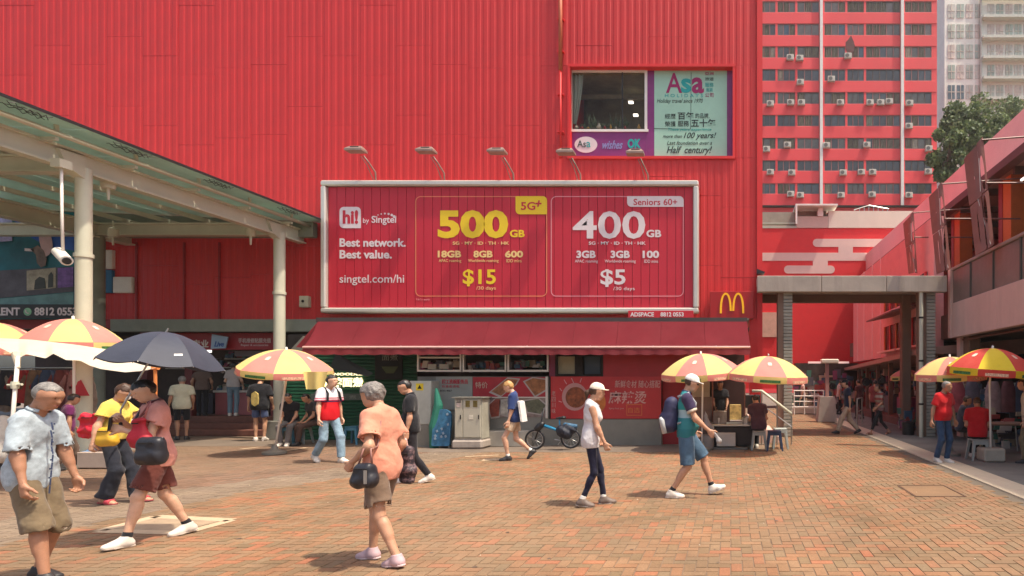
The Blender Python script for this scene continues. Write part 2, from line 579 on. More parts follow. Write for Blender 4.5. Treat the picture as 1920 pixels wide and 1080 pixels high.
PERSON_SEED = [0]
def person(label, X, Y, yaw, H=1.65, w=1.0, belly=0.0, lean=0.05, female=False, det=2, Z=0.0, sk=0,
           legs=((0.28, 0.0, 0.0), (-0.25, 0.0, 0.5)), arms=((0.1, 0.2, 0.78), (-0.05, -0.2, 0.8)), elbow=(-1, -1),
           curls=(0.45, 0.45), palm=(None, None), head=(0, 0), top=None, bottom=None, shoes=None, hair=None, cap=None, seat=None, socks=None,
           group=None, hip=None, facekit=True, collar=None, mask=False):
    """legs: (ankle x, toe-out yaw, foot pitch) left then right; arms: wrist (x, y, z) as shares of H=1.7;
    top: dict(m, sleeve 0..1, hem z, loose); bottom: dict(m, kind, end t); hair: dict(m, kind)"""
    PERSON_SEED[0] += 1
    seed = PERSON_SEED[0]
    root = empty('person', (X, Y, Z), label, 'person', group, rz=R(yaw))
    s = H / 1.7
    h = {2: 0.0105, 1: 0.018, 0: 0.024}[det]
    bw = w * (0.93 if female else 1.0)
    # joints (for 1.7 m), then scaled
    if seat is not None: hz = seat / s + 0.09
    else:
        span = max(abs(legs[0][0]), abs(legs[1][0]))
        hz = 0.905 - span * span * 0.42
    if hip: hz = hip
    pel = V3(0, 0, hz)
    def up(x, y, z): return rot_y((x, y * bw, z - 0.905 + hz), pel, lean) * s
    hipL, hipR = V3(0, 0.088 * bw, hz) * s, V3(0, -0.088 * bw, hz) * s
    shL, shR = up(0.0, 0.165 if not female else 0.15, 1.385), up(0.0, -0.165 if not female else -0.15, 1.385)
    nb, nt = up(-0.015, 0, 1.42), up(0.02, 0, 1.515)
    hc = up(0.045, 0, 1.585)
    knees, ankles = [], []
    for i, (hp, lg, sg) in enumerate(((hipL, legs[0], 1), (hipR, legs[1], -1))):
        az = 0.075 + 0.13 * max(0, math.sin(lg[2])) * (1 if lg[0] <= 0 else 0.35) + (lg[3] if len(lg) > 3 else 0)
        ank = V3(lg[0], sg * 0.085, az) * s
        if len(lg) > 4: ank[1] = lg[4] * s
        kn, ank = ik(hp, ank, 0.425 * s, 0.415 * s, (1, sg * 0.12, 0.25 if seat else 0))
        knees.append(kn); ankles.append(ank)
    elbows, wrists = [], []
    for i, (sh, ar, sg) in enumerate(((shL, arms[0], 1), (shR, arms[1], -1))):
        wr = V3(*ar) * s
        wr[2] = (ar[2] - 0.905 + hz) * s
        el, wr = ik(sh, wr, 0.285 * s, 0.245 * s, (elbow[i], 0.35 * sg, -0.5))
        elbows.append(el); wrists.append(wr)
    lo = np.min([*knees, *ankles, *elbows, *wrists, hipL, hipR, shL, shR, hc], 0) - 0.2
    hi = np.max([*knees, *ankles, *elbows, *wrists, hipL, hipR, shL, shR, hc], 0) + 0.2
    lo[2] = max(lo[2], -0.02)
    fwd = rot_y((1, 0, 0), np.zeros(3), lean)
    # head frame
    hy, hp_ = R(head[0]), R(head[1])
    hx = V3(math.cos(hy) * math.cos(hp_), math.sin(hy) * math.cos(hp_), -math.sin(hp_))
    hyv = V3(-math.sin(hy), math.cos(hy), 0)
    hzv = np.cross(hx, hyv)
    hc = hc + (hx * 0.02 + hzv * 0.0) * s
    hs_ = s * .92
    def hd(x, y, z): return hc + (hx * x + hyv * y + hzv * z) * hs_

    def torso(f, o, bust=True, lower=True):
        k = 0.07
        if lower:
            f.cone(V3(0, .062 * bw, hz + .035) * s, V3(0, -.062 * bw, hz + .035) * s, (0.092 + o) * s, (0.092 + o) * s, k, ((1, 0, 0), 1.2))
            f.cone(V3(-0.035, 0.045, hz + .0) * s, V3(-0.035, -0.045, hz + .0) * s, (0.076 + o) * s, (0.076 + o) * s, k, ((1, 0, 0), 1.1))
        f.cone(up(0.012, .045, 1.07), up(0.012, -.045, 1.07), (0.088 * bw + belly * .3 + o) * s, (0.088 * bw + belly * .3 + o) * s, k, (fwd, 1.22))
        if belly: f.cone(up(0.05, .03, 1.04), up(0.05, -.03, 1.04), (0.08 + belly + o) * s, (0.08 + belly + o) * s, k)
        f.cone(up(0, .04, 1.0), up(0, .06, 1.25), (0.086 * bw + o) * s, (0.09 * bw + o) * s, k, (fwd, 1.2))
        f.cone(up(0, -.04, 1.0), up(0, -.06, 1.25), (0.086 * bw + o) * s, (0.09 * bw + o) * s, k, (fwd, 1.2))
        f.cone(up(0, .068, 1.29), up(0, -.068, 1.29), (0.094 * bw + o) * s, (0.094 * bw + o) * s, k, (fwd, 1.16))
        if female and bust:
            for q in (1, -1): f.cone(up(0.075, q * .075, 1.235), up(0.06, q * .07, 1.30), (0.056 + o * .7) * s, (0.045 + o * .7) * s, 0.05)
        f.cone(up(-.01, .105, 1.375), up(-.01, -.105, 1.375), (0.056 + o * .8) * s, (0.056 + o * .8) * s, k)
        for q in (1, -1):
            f.cone(up(-.02, q * .02, 1.438), up(-.015, q * .135, 1.395), (0.042 + o * .5) * s, (0.040 + o * .6) * s, 0.05)

    # body
    f = Field(lo, hi, h)
    torso(f, -0.016 if top else 0.0)
    f.cone(nb, nt, 0.058 * s * (.9 if female else 1), 0.052 * s * (.9 if female else 1), 0.04)
    for i in range(2):
        hp2, kn, an = (hipL, hipR)[i], knees[i], ankles[i]
        tr_ = bottom and bottom.get('kind', 'trousers') == 'trousers'
        lw = .78 if tr_ else 1.0
        f.cone(hp2 + V3(0, 0, 0.02) * s, kn, (0.066 if bottom else .083) * s * (0.5 + .5 * w) * lw, 0.050 * s * lw, 0.04)
        f.cone(kn, an, 0.048 * s * lw, (0.034 if not tr_ else .033) * s, 0.03)
        cd = nrm(an - kn); bk = nrm(np.cross(np.cross(cd, V3(1, 0, 0.01)), cd))
        if not tr_:
            f.cone(kn + cd * 0.09 * s - bk * 0.018 * s, kn + cd * 0.19 * s - bk * 0.016 * s, 0.043 * s, 0.034 * s, 0.04)
            f.cone(kn + bk * 0.010 * s, kn + bk * 0.010 * s + cd * 0.02 * s, 0.043 * s, 0.04 * s, 0.02)
        sh, el, wr = (shL, shR)[i], elbows[i], wrists[i]
        ar_ = (.8 if top and top.get('sleeve', .5) > 0 else 1.0)
        f.cone(sh, el, 0.05 * s * (.45 + .55 * w) * ar_, 0.037 * s, 0.04)
        if ar_ == 1: f.cone(sh + (el - sh) * .1, sh + (el - sh) * .35, 0.05 * s, 0.042 * s, 0.03)
        f.cone(el, wr, 0.036 * s, 0.024 * s, 0.03)
        f.cone(el + (wr - el) * .1, el + (wr - el) * .4, 0.037 * s, 0.031 * s, 0.03)
    nets = [f.net()]
    # head
    hh = {2: 0.0075, 1: 0.010, 0: 0.014}[det]
    f = Field(hc - 0.17 * s, hc + 0.17 * s, hh)
    f.cone(hd(-.012, 0, .035), hd(.012, 0, .03), 0.088 * hs_, 0.084 * hs_, 0.03, (hyv, 1.10))
    f.cone(hd(.02, 0, .0), hd(.035, 0, -.055), 0.076 * hs_, 0.050 * hs_, 0.04, (hyv, 1.04))
    f.cone(hd(.03, .018, -.078), hd(.03, -.018, -.078), 0.031 * hs_, 0.031 * hs_, 0.04)
    f.cone(hd(.072, .03, .025), hd(.072, -.03, .025), 0.018 * hs_, 0.018 * hs_, 0.03)
    f.cone(hd(.066, .034, -.025), hd(.066, -.034, -.025), 0.02 * hs_, 0.02 * hs_, 0.025)
    f.cone(hd(.088, 0, .005), hd(.107, 0, -.028), 0.009 * hs_, 0.014 * hs_, 0.014)
    f.cone(hd(.083, .014, -.058), hd(.083, -.014, -.058), 0.0105 * hs_, 0.0105 * hs_, 0.012)
    for q in (1, -1):
        f.cone(hd(.098, q * .033, .008), hd(.094, q * .030, .006), 0.013 * hs_, 0.013 * hs_, cut=True)
        f.cone(hd(.074, q * .031, .006), hd(.074, q * .031, .006), 0.0165 * hs_, 0.0165 * hs_, 0.006)
        f.cone(hd(-.008, q * .079, .022), hd(-.002, q * .076, -.022), 0.019 * hs_, 0.013 * hs_, 0.01, (hyv, 2.2))
    f.cone(hd(.02, 0, -.06), nt, 0.045 * s, 0.05 * s, 0.04)
    nets.append(f.net())
    # hands
    for i, sg in ((0, 1), (1, -1)):
        fa = nrm(wrists[i] - elbows[i])
        fd = nrm(fa + V3(0, 0, -0.25) * (1 if fa[2] < 0.3 else 0))
        pn = V3(0.15, -sg, 0) if palm[i] is None else np.array(palm[i], float)
        f = hand_field(wrists[i], fd, pn, V3(1, 0, 0.2), s * (0.93 if female else 1.0), curls[i], {2: 0.0055, 1: 0.0065, 0: 0.009}[det])
        nets.append(f.net())
    barefoot = shoes and shoes.get('kind') == 'sandal'
    if barefoot:
        for i in range(2):
            f = foot_field(ankles[i], legs[i], s, 0.0, h * .6)
            nets.append(f.net())
    me = nets_to_mesh('body', nets, iters=1)
    body = link_mesh('body', me, skin(sk), root, False)
    # clothes
    if top:
        o = 0.012 + top.get('loose', 0.006)
        f = Field(lo, hi, h)
        torso(f, o)
        hem = (top.get('hem', 0.86) - 0.905 + hz) * s
        flo = top.get('flare', 0.0)
        f.cone(V3(0, .05 * bw, hz + .1) * s, V3(0, .052 * bw, hz - .28) * s, (0.090 + o + belly * .4) * s, (0.092 + o + flo + belly * .2) * s, 0.06, ((1, 0, 0), 1.2))
        f.cone(V3(0, -.05 * bw, hz + .1) * s, V3(0, -.052 * bw, hz - .28) * s, (0.090 + o + belly * .4) * s, (0.092 + o + flo + belly * .2) * s, 0.06, ((1, 0, 0), 1.2))
        for i in range(2):
            sh, el, wr = (shL, shR)[i], elbows[i], wrists[i]
            sl = top.get('sleeve', 0.5)
            if sl <= 0: continue
            d = nrm(el - sh)
            if sl <= 1:
                e = sh + (el - sh) * sl
                f.cone(sh, e + d * 0.03 * s, (0.048 + o * .8) * s * (.45 + .55 * w), (0.048 + o * .8 + top.get('sflare', .006)) * s, 0.03, clips=((e, d),))
            else:
                f.cone(sh, el, (0.05 + o) * s, (0.043 + o) * s, 0.04)
                d2 = nrm(wr - el); e = el + (wr - el) * (sl - 1)
                f.cone(el, e + d2 * .02, (0.043 + o) * s, (0.036 + o) * s, 0.03, clips=((e, d2),))
        f.folds(top.get('fold', 0.0045) * s, seed, 1.0, 0.6)
        # neckline
        nd = nrm(nt - nb)
        f.cone(nb + nd * .05 * s + fwd * .01, nt + nd * .05, 0.050 * s, 0.058 * s, cut=True)
        f.clip(nb + nd * 0.055 * s, nrm(nd + fwd * .30))
        if sl_open(top): f.cone(up(.06, 0, 1.43), up(.105, 0, top.get('vee', 1.36)), 0.026 * s, 0.008 * s, cut=True)
        if det == 2:
            f.cone(V3(0, .05 * bw, hz + .0) * s, V3(0, .05 * bw, hz - .3) * s, (0.092 + o - .027) * s, (0.092 + o - .027) * s, 1e-6, ((1, 0, 0), 1.25), clips=(((0, 0, hem + .05), (0, 0, 1)),), cut=True)
            f.cone(V3(0, -.05 * bw, hz + .0) * s, V3(0, -.05 * bw, hz - .3) * s, (0.092 + o - .027) * s, (0.092 + o - .027) * s, 1e-6, ((1, 0, 0), 1.25), clips=(((0, 0, hem + .05), (0, 0, 1)),), cut=True)
            if 0 < top.get('sleeve', .5) <= 1:
                for i in range(2):
                    sh, el = (shL, shR)[i], elbows[i]; d = nrm(el - sh); e = sh + (el - sh) * top.get('sleeve', .5)
                    rr_ = (0.048 + o * .8 + top.get('sflare', .006)) * s - .022
                    f.cone(e - d * .045 * s, e + d * .05, rr_, rr_, 1e-6, clips=((e - d * .04 * s, -d),), cut=True)
        f.clip((0, 0, hem), (0, 0, -1))
        tp = link_mesh(top.get('name', 'shirt'), nets_to_mesh('shirt', [f.net()]), top['m'], root, False)
        if top.get('collar'):
            mb = MB(); pts = []
            for k in range(13):
                a = R(35 + 290 * k / 12)
                c0 = nb + nd * 0.042 * s
                pts.append(Vector(c0 + fwd * math.cos(a) * .068 * s + V3(0, 1, 0) * math.sin(a) * .066 * s - nd * .018 * s * math.cos(a)))
            for q in range(12):
                a, b = pts[q], pts[q + 1]
                upv = Vector(nd) * .03 * s
                ca = (a - Vector(nb)).normalized() * .012
                mb.add([a, b, b + upv * 1, a + upv * 1, a + ca * 1.3 - upv * .15, b + ca * 1.3 - upv * .15], [(0, 1, 2, 3), (3, 2, 5, 4), (4, 5, 1, 0)])
            mb.build('collar', top.get('collar'), root, smooth=True, wc=False)
        if top.get('placket'):
            mb = MB()
            for q in range(7):
                z = 1.36 - q * 0.075
                p = up(0.12 + belly * .8 * (1 if z < 1.15 else .3) + o, 0, z)
                mb.tube([p, p + fwd * .004], 0.006, 8)
            mb.build('buttons', top['placket'], root, wc=False)
    if bottom:
        o = 0.014 + bottom.get('loose', 0.0)
        f = Field(lo, hi, h)
        f.cone(V3(0, .062 * bw, hz + .03) * s, V3(0, -.062 * bw, hz + .03) * s, (0.092 + o * .8) * s, (0.092 + o * .8) * s, 0.04, ((1, 0, 0), 1.22))
        f.cone(V3(-0.03, 0.045, hz) * s, V3(-0.03, -0.045, hz) * s, (0.072 + o * .8) * s, (0.072 + o * .8) * s, 0.04)
        f.cone(up(0, .045, 1.0), up(0, -.045, 1.0), (0.082 * bw + o * .6) * s, (0.082 * bw + o * .6) * s, 0.05, (fwd, 1.25))
        kind = bottom.get('kind', 'trousers')
        for i in range(2):
            hp2, kn, an = (hipL, hipR)[i], knees[i], ankles[i]
            if kind == 'shorts':
                t = bottom.get('end', 0.85)
                fl = bottom.get('flare', 0.022)
                if t <= 1:
                    e = hp2 + (kn - hp2) * t; d = nrm(kn - hp2)
                    f.cone(hp2 + V3(0, 0, .0), e + d * .03, (0.076 * (.5 + .5 * w) + o) * s, (0.058 + o + fl) * s, 0.02, ((0, 1, 0), 1.18), clips=((e, d),))
                else:
                    d0 = nrm(kn - hp2)
                    e = kn + (an - kn) * (t - 1); d = nrm(an - kn)
                    f.cone(hp2, kn, (0.076 * (.5 + .5 * w) + o) * s, (0.056 + o + fl) * s, 0.02, ((0, 1, 0), 1.18), clips=((e, d),))
                    f.cone(kn, e + d * .03, (0.056 + o + fl) * s, (0.058 + o + fl) * s, 0.02, ((0, 1, 0), 1.18), clips=((e, d),))
            else:
                k1 = bottom.get('knee', 0.06); k2 = bottom.get('cuff', 0.055)
                e = kn + (an - kn) * bottom.get('end', 0.97); d = nrm(an - kn)
                f.cone(hp2, kn, (0.074 * (.5 + .5 * w) + o) * s, (k1 + o * .6) * s, 0.025)
                f.cone(kn, e + d * .03, (k1 + o * .6) * s, (k2 + o * .6) * s, 0.03, clips=((e, d),))
                if k1 < .058: f.cone(kn + nrm(an - kn) * .1 * s + V3(-.012, 0, 0), kn + nrm(an - kn) * .18 * s + V3(-.012, 0, 0), .046 * s, .04 * s, .03)
        if det == 2 and kind == 'shorts':
            for i in range(2):
                hp2, kn, an = (hipL, hipR)[i], knees[i], ankles[i]; t = bottom.get('end', .85)
                a_, b_ = (hp2, kn) if t <= 1 else (kn, an)
                e = a_ + (b_ - a_) * (t if t <= 1 else t - 1); d = nrm(b_ - a_)
                rr_ = (0.058 + o + bottom.get('flare', .022)) * s - .027
                f.cone(e - d * .05 * s, e + d * .06, rr_, rr_, 1e-6, ((0, 1, 0), 1.18), clips=((e - d * .04 * s, -d),), cut=True)
        f.folds(bottom.get('fold', 0.004) * s, seed + 50, 1.1, 0.7)
        f.clip((0, 0, (hz + 0.1) * s), (0, 0, 1))
        link_mesh(bottom.get('name', kind), nets_to_mesh(kind, [f.net()]), bottom['m'], root, False)
    if socks:
        for i in range(2):
            d = nrm(knees[i] - ankles[i])
            blob('sock', [(ankles[i] - d * .03, ankles[i] + d * (0.055 if det > 0 else .04) * s, 0.045 * s, 0.041 * s)], socks, root, h * .8, False)
    if shoes:
        for i in range(2):
            shoe = None
            if shoes.get('kind') == 'sandal':
                f = foot_field(ankles[i], legs[i], s, 0.008, h * .6, strap=True)
                shoe = link_mesh('sandal', nets_to_mesh('sandal', [f.net()]), shoes['m'], root, False)
            else:
                f = foot_field(ankles[i], legs[i], s, 0.012, h * .6)
                shoe = link_mesh('shoe', nets_to_mesh('shoe', [f.net()]), shoes['m'], root, False)
            f = sole_field(ankles[i], legs[i], s, h * .55)
            link_mesh('sole', nets_to_mesh('sole', [f.net()]), shoes.get('sole', shoes['m']), shoe, False)
    # hair
    if hair:
        kind = hair.get('kind', 'short')
        f = Field(hc - 0.24 * hs_, hc + 0.2 * hs_, hh)
        t = {'short': .011, 'bob': .026, 'crop': .009, 'full': .02, 'tail': .013, 'bun': .013, 'bald': .003}[kind]
        f.cone(hd(-.012, 0, .035), hd(.012, 0, .03), (0.088 + t) * hs_, (0.084 + t) * hs_, 0.03, (hyv, 1.10))
        f.cone(hd(-.035, 0, .0), hd(-.045, 0, -.035), (.07 + t * .6) * hs_, (.045 + t * .6) * hs_, 0.03)
        if kind == 'full':
            f.cone(hd(.05, 0, .095), hd(-.02, 0, .105), .03 * hs_, .04 * hs_, .03)
        if kind in ('bob', 'tail', 'bun'):
            pass
        f.folds({'bob': .006, 'full': .005, 'tail': .003, 'bun': .003}.get(kind, .0025) * hs_, seed + 9, 0.45)
        # cut the face away
        low = {'bob': -.085, 'short': -.045, 'crop': -.03, 'full': -.045, 'tail': -.06, 'bun': -.05, 'bald': -.01}[kind]
        fl = {'bald': -.02}.get(kind, hair.get('fringe', .052))
        X_, Y_, Z_ = f.grid((slice(None),) * 3)
        lx = ((X_ - hc[0]) * hx[0] + (Y_ - hc[1]) * hx[1] + (Z_ - hc[2]) * hx[2]) / hs_
        lz = ((X_ - hc[0]) * hzv[0] + (Y_ - hc[1]) * hzv[1] + (Z_ - hc[2]) * hzv[2]) / hs_
        wav = .006 * np.sin(lx * 90 + seed) + .004 * np.sin(Y_ * 130)
        face = np.minimum(lx - (.012 if kind == 'bob' else -.005), (fl + wav) - lz)     # >0 where face shows
        if kind == 'bob': face = np.minimum(lx - .02, (fl + wav) - lz)
        f.F = np.maximum(f.F, face * hs_)
        f.F = np.maximum(f.F, (low + wav - lz) * hs_)
        if kind == 'bald': f.F = np.maximum(f.F, (lz - .05) * hs_)
        if kind == 'tail':
            f.cone(hd(-.095, 0, .03), hd(-.15, 0, -.01), .03 * hs_, .034 * hs_, .02)
            f.cone(hd(-.15, 0, -.01), hd(-.155, .01, -.12), .034 * hs_, .014 * hs_, .02)
        if kind == 'bun': f.cone(hd(-.105, 0, .02), hd(-.115, 0, .01), .038 * hs_, .036 * hs_, .02)
        link_mesh('hair', nets_to_mesh('hair', [f.net()]), hair['m'], root, False)
    if cap:
        f = Field(hc - 0.26 * hs_, hc + 0.26 * hs_, hh)
        f.cone(hd(-.014, 0, .05), hd(.012, 0, .047), 0.102 * hs_, 0.097 * hs_, 0.02, (hyv, 1.08))
        f.clip(hd(0, 0, .04), -nrm(hzv * 1 + hx * .12))
        f.cone(hd(.075, .03, .048), hd(.14, .02, .036), .05 * hs_, .045 * hs_, .012, (hzv, 6))
        f.cone(hd(.075, -.03, .048), hd(.14, -.02, .036), .05 * hs_, .045 * hs_, .012, (hzv, 6))
        link_mesh('cap', nets_to_mesh('cap', [f.net()]), cap, root, False)
    if facekit and det >= 1:
        dk = mat('eye_dark', (0.02, 0.012, 0.01), rough=0.2, var=0)
        wh = mat('eye_white', (0.6, 0.55, 0.5), rough=0.3, var=0)
        for q in (1, -1):
            mb = MB(); mb2 = MB()
            e = blob('eye', [(hd(.0875, q * .026, .006), hd(.0865, q * .036, .006), 0.0066 * hs_, .0058 * hs_, .01, (hx, 1.3))], dk, root, .0025, False)
            blob('eyebrow', [(hd(.0905, q * .018, .027), hd(.083, q * .046, .029), .0062 * hs_, .005 * hs_, .01)], hair['m'] if hair else dk, root, .0028, False)
        blob('mouth', [(hd(.0925, .018, -.06), hd(.0945, 0, -.058), .0052 * hs_, .006 * hs_, .01), (hd(.0925, -.018, -.06), hd(.0945, 0, -.058), .0052 * hs_, .006 * hs_, .01)],
             mat('lip', (0.33, 0.11, 0.09), var=0.05), root, .003, False)
    if mask:
        f = Field(hc - 0.17 * hs_, hc + 0.17 * hs_, hh)
        f.cone(hd(.03, 0, -.01), hd(.042, 0, -.062), 0.074 * hs_, 0.052 * hs_, 0.03, (hyv, 1.02))
        f.cone(hd(.085, 0, -.01), hd(.1, 0, -.035), 0.022 * hs_, 0.026 * hs_, 0.03)
        f.clip(hd(0, 0, -.004), nrm(hzv)); f.clip(hd(.03, 0, 0), -hx)
        link_mesh('face_mask', nets_to_mesh('face_mask', [f.net()]), cloth('mask', (0.75, 0.72, 0.68)), root, False)
    info = dict(root=root, hands=[np.array(w_) for w_ in wrists], elbows=elbows, sh=(shL, shR), up=up, s=s, hc=hc, hd=hd, hz=hz, knees=knees, ankles=ankles)
    info['W'] = lambda p: Matrix.LocRotScale(root.location, root.rotation_euler.to_quaternion(), None) @ Vector(p)
    return info

def sl_open(t): return t.get('vee') is not None

def foot_frame(ank, lg):
    ty, pt = lg[1], lg[2]
    fx = V3(math.cos(pt) * math.cos(ty), math.cos(pt) * math.sin(ty), -math.sin(pt))
    fy = V3(-math.sin(ty), math.cos(ty), 0)
    fz = np.cross(fx, fy)
    return fx, fy, fz

def foot_field(ank, lg, s, o, h, strap=False):
    fx, fy, fz = foot_frame(ank, lg)
    P = lambda x, y, z: ank + (fx * x + fy * y + fz * z) * s
    f = Field(ank - 0.26 * s, ank + 0.26 * s, h)
    if strap:
        f.cone(P(.07, .02, -.035), P(.1, .02, -.045), (.034 + o) * s, (.03 + o) * s, .02)
        f.cone(P(.07, -.02, -.035), P(.1, -.02, -.045), (.034 + o) * s, (.03 + o) * s, .02)
        f.clip(P(.04, 0, 0), -fx); f.clip(P(.115, 0, 0), fx)
        f.clip(P(0, 0, -.07), -fz)
        return f
    f.cone(P(0, 0, .02), P(-.01, 0, -.03), (.036 + o * .6) * s, (.034 + o) * s, .03)
    f.cone(P(-.03, 0, -.04), P(.06, 0, -.04), (.029 + o) * s, (.030 + o) * s, .03)
    f.cone(P(.02, 0, -.01), P(.1, .0, -.045), (.033 + o * .7) * s, (.024 + o * .8) * s, .03)
    f.cone(P(.09, .02, -.05), P(.155, .012, -.054), (.023 + o) * s, (.017 + o) * s, .03)
    f.cone(P(.09, -.02, -.05), P(.145, -.018, -.054), (.023 + o) * s, (.015 + o) * s, .03)
    f.clip(P(0, 0, -.072 + .004), -fz)
    f.clip(P(0, 0, .035), fz)
    return f

def sole_field(ank, lg, s, h):
    fx, fy, fz = foot_frame(ank, lg)
    P = lambda x, y, z: ank + (fx * x + fy * y + fz * z) * s
    f = Field(ank - 0.26 * s, ank + 0.26 * s, h)
    f.cone(P(-.035, 0, -.06), P(.06, 0, -.06), .042 * s, .04 * s, .03)
    f.cone(P(.09, .014, -.06), P(.145, .012, -.06), .044 * s, .032 * s, .03)
    f.cone(P(.09, -.014, -.06), P(.135, -.016, -.06), .042 * s, .028 * s, .03)
    f.clip(P(0, 0, -.056), fz); f.clip(P(0, 0, -.075), -fz)
    return f
# ------------------------------------------------------------------ materials
RED = (0.60, 0.024, 0.022)
M_wall = mat('red_cladding', (0.57, 0.026, 0.027), rough=0.5, var=0.12, vscale=0.5, bump=0.15, bscale=14, dirt=0.4, dirtcol=(0.42, 0.016, 0.016), dirtscale=0.8, streak=2.2)
M_redp = mat('red_paint', (0.66, 0.026, 0.026), rough=0.5, var=0.09, vscale=0.5, bump=0.1, dirt=0.2, dirtcol=(0.33, 0.02, 0.02), dirtscale=0.7, streak=1.5)
M_dred = mat('dark_red_paint', (0.30, 0.012, 0.016), rough=0.5)
M_tower = mat('tower_red', (0.80, 0.055, 0.065), rough=0.6, var=0.05, vscale=0.15, dirt=0.12, dirtcol=(0.45, 0.04, 0.04), dirtscale=0.3, streak=1.2)
M_pink = mat('pink_paint', (0.90, 0.58, 0.55), rough=0.7, var=0.07, vscale=0.4, dirt=0.25, dirtcol=(0.35, 0.13, 0.12), dirtscale=0.5)
M_palepink = mat('pale_pink_render', (0.66, 0.46, 0.40), rough=0.8, var=0.08, vscale=0.6, dirt=0.35, dirtcol=(0.27, 0.2, 0.17), dirtscale=0.6, streak=1.8)
M_cream = mat('cream_steel', (0.57, 0.56, 0.44), rough=0.4, var=0.06, vscale=2, dirt=0.2, dirtcol=(0.33, 0.29, 0.2), dirtscale=1.5)
M_white = mat('white_paint', (0.78, 0.74, 0.68), rough=0.5, var=0.05, dirt=0.15, dirtcol=(0.4, 0.36, 0.3))
M_offw = mat('off_white_wall', (0.66, 0.60, 0.50), rough=0.7, var=0.06, vscale=0.4, dirt=0.3, dirtcol=(0.38, 0.34, 0.28), dirtscale=0.4, streak=1.5)
M_conc = mat('concrete', (0.40, 0.34, 0.29), rough=0.85, var=0.14, vscale=0.9, bump=0.4, bscale=12, dirt=0.55, dirtcol=(0.17, 0.14, 0.12), dirtscale=1.2, streak=2.5)
M_grey = mat('grey_plinth', (0.20, 0.19, 0.16), rough=0.75, var=0.12, vscale=1.5, bump=0.3, dirt=0.4, dirtcol=(0.09, 0.08, 0.07), dirtscale=1.2)
M_beam = mat('grey_green_beam', (0.23, 0.25, 0.20), rough=0.6, var=0.1, dirt=0.3)
M_steel = mat('steel', (0.45, 0.44, 0.42), rough=0.35, metal=0.8, var=0.08)
M_frame = mat('aluminium_frame', (0.62, 0.58, 0.52), rough=0.35, metal=0.35, var=0.08, dirt=0.4, dirtcol=(0.3, 0.2, 0.16), dirtscale=3)
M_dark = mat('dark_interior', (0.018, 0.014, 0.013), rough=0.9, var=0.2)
M_black = mat('black_plastic', (0.02, 0.02, 0.022), rough=0.4, var=0.1)
M_brown = mat('brown_metal', (0.19, 0.075, 0.06), rough=0.5, var=0.12, dirt=0.2)
M_brownp = mat('brown_column', (0.20, 0.12, 0.085), rough=0.8, var=0.12, vscale=2)
M_orange = mat('orange_paint', (0.62, 0.14, 0.03), rough=0.6, var=0.08)
M_awn = mat('maroon_canvas', (0.135, 0.016, 0.022), rough=0.95, spec=0.1, var=0.12, vscale=1.2, bump=0.3, bscale=60, dirt=0.35, dirtcol=(0.17, 0.035, 0.04), dirtscale=1.0, streak=1.3)
M_awn2 = mat('maroon_valance', (0.16, 0.016, 0.022), rough=0.85, var=0.12, vscale=1.2, bump=0.3, bscale=60)
M_green = mat('green_shutter', (0.012, 0.095, 0.045), rough=0.5, var=0.12, dirt=0.3, dirtcol=(0.01, 0.03, 0.02))
M_glassroof = mat('green_roof_glass', (0.42, 0.55, 0.48), rough=0.3, var=0.15, vscale=0.7, trans=0.32, spec=0.6, dirt=0.4, dirtcol=(0.12, 0.14, 0.1), dirtscale=1.0)
M_crimson = mat('crimson_vinyl', (0.52, 0.020, 0.040), rough=0.5, var=0.06, vscale=1.0, dirt=0.12, dirtcol=(0.3, 0.012, 0.03), dirtscale=1.5)
M_whitev = mat('white_print', (0.72, 0.62, 0.62), rough=0.5, var=0.03)
M_pinkv = mat('pink_line_print', (0.75, 0.30, 0.33), rough=0.5, var=0)
M_yelv = mat('yellow_print', (0.80, 0.55, 0.02), rough=0.5, var=0.04)
M_orv = mat('orange_line_print', (0.75, 0.25, 0.12), rough=0.5, var=0)
M_paleyel = mat('pale_yellow_print', (0.82, 0.56, 0.22), rough=0.5, var=0)
M_purple = mat('purple_vinyl', (0.22, 0.03, 0.16), rough=0.4, var=0.1)
M_mint = mat('mint_vinyl', (0.36, 0.60, 0.46), rough=0.5, var=0.05)
M_tile = mat('step_tiles', (0.17, 0.065, 0.045), rough=0.7, var=0.2, vscale=6)
M_redfascia = mat('red_sign', (0.33, 0.012, 0.02), rough=0.4, var=0.05)

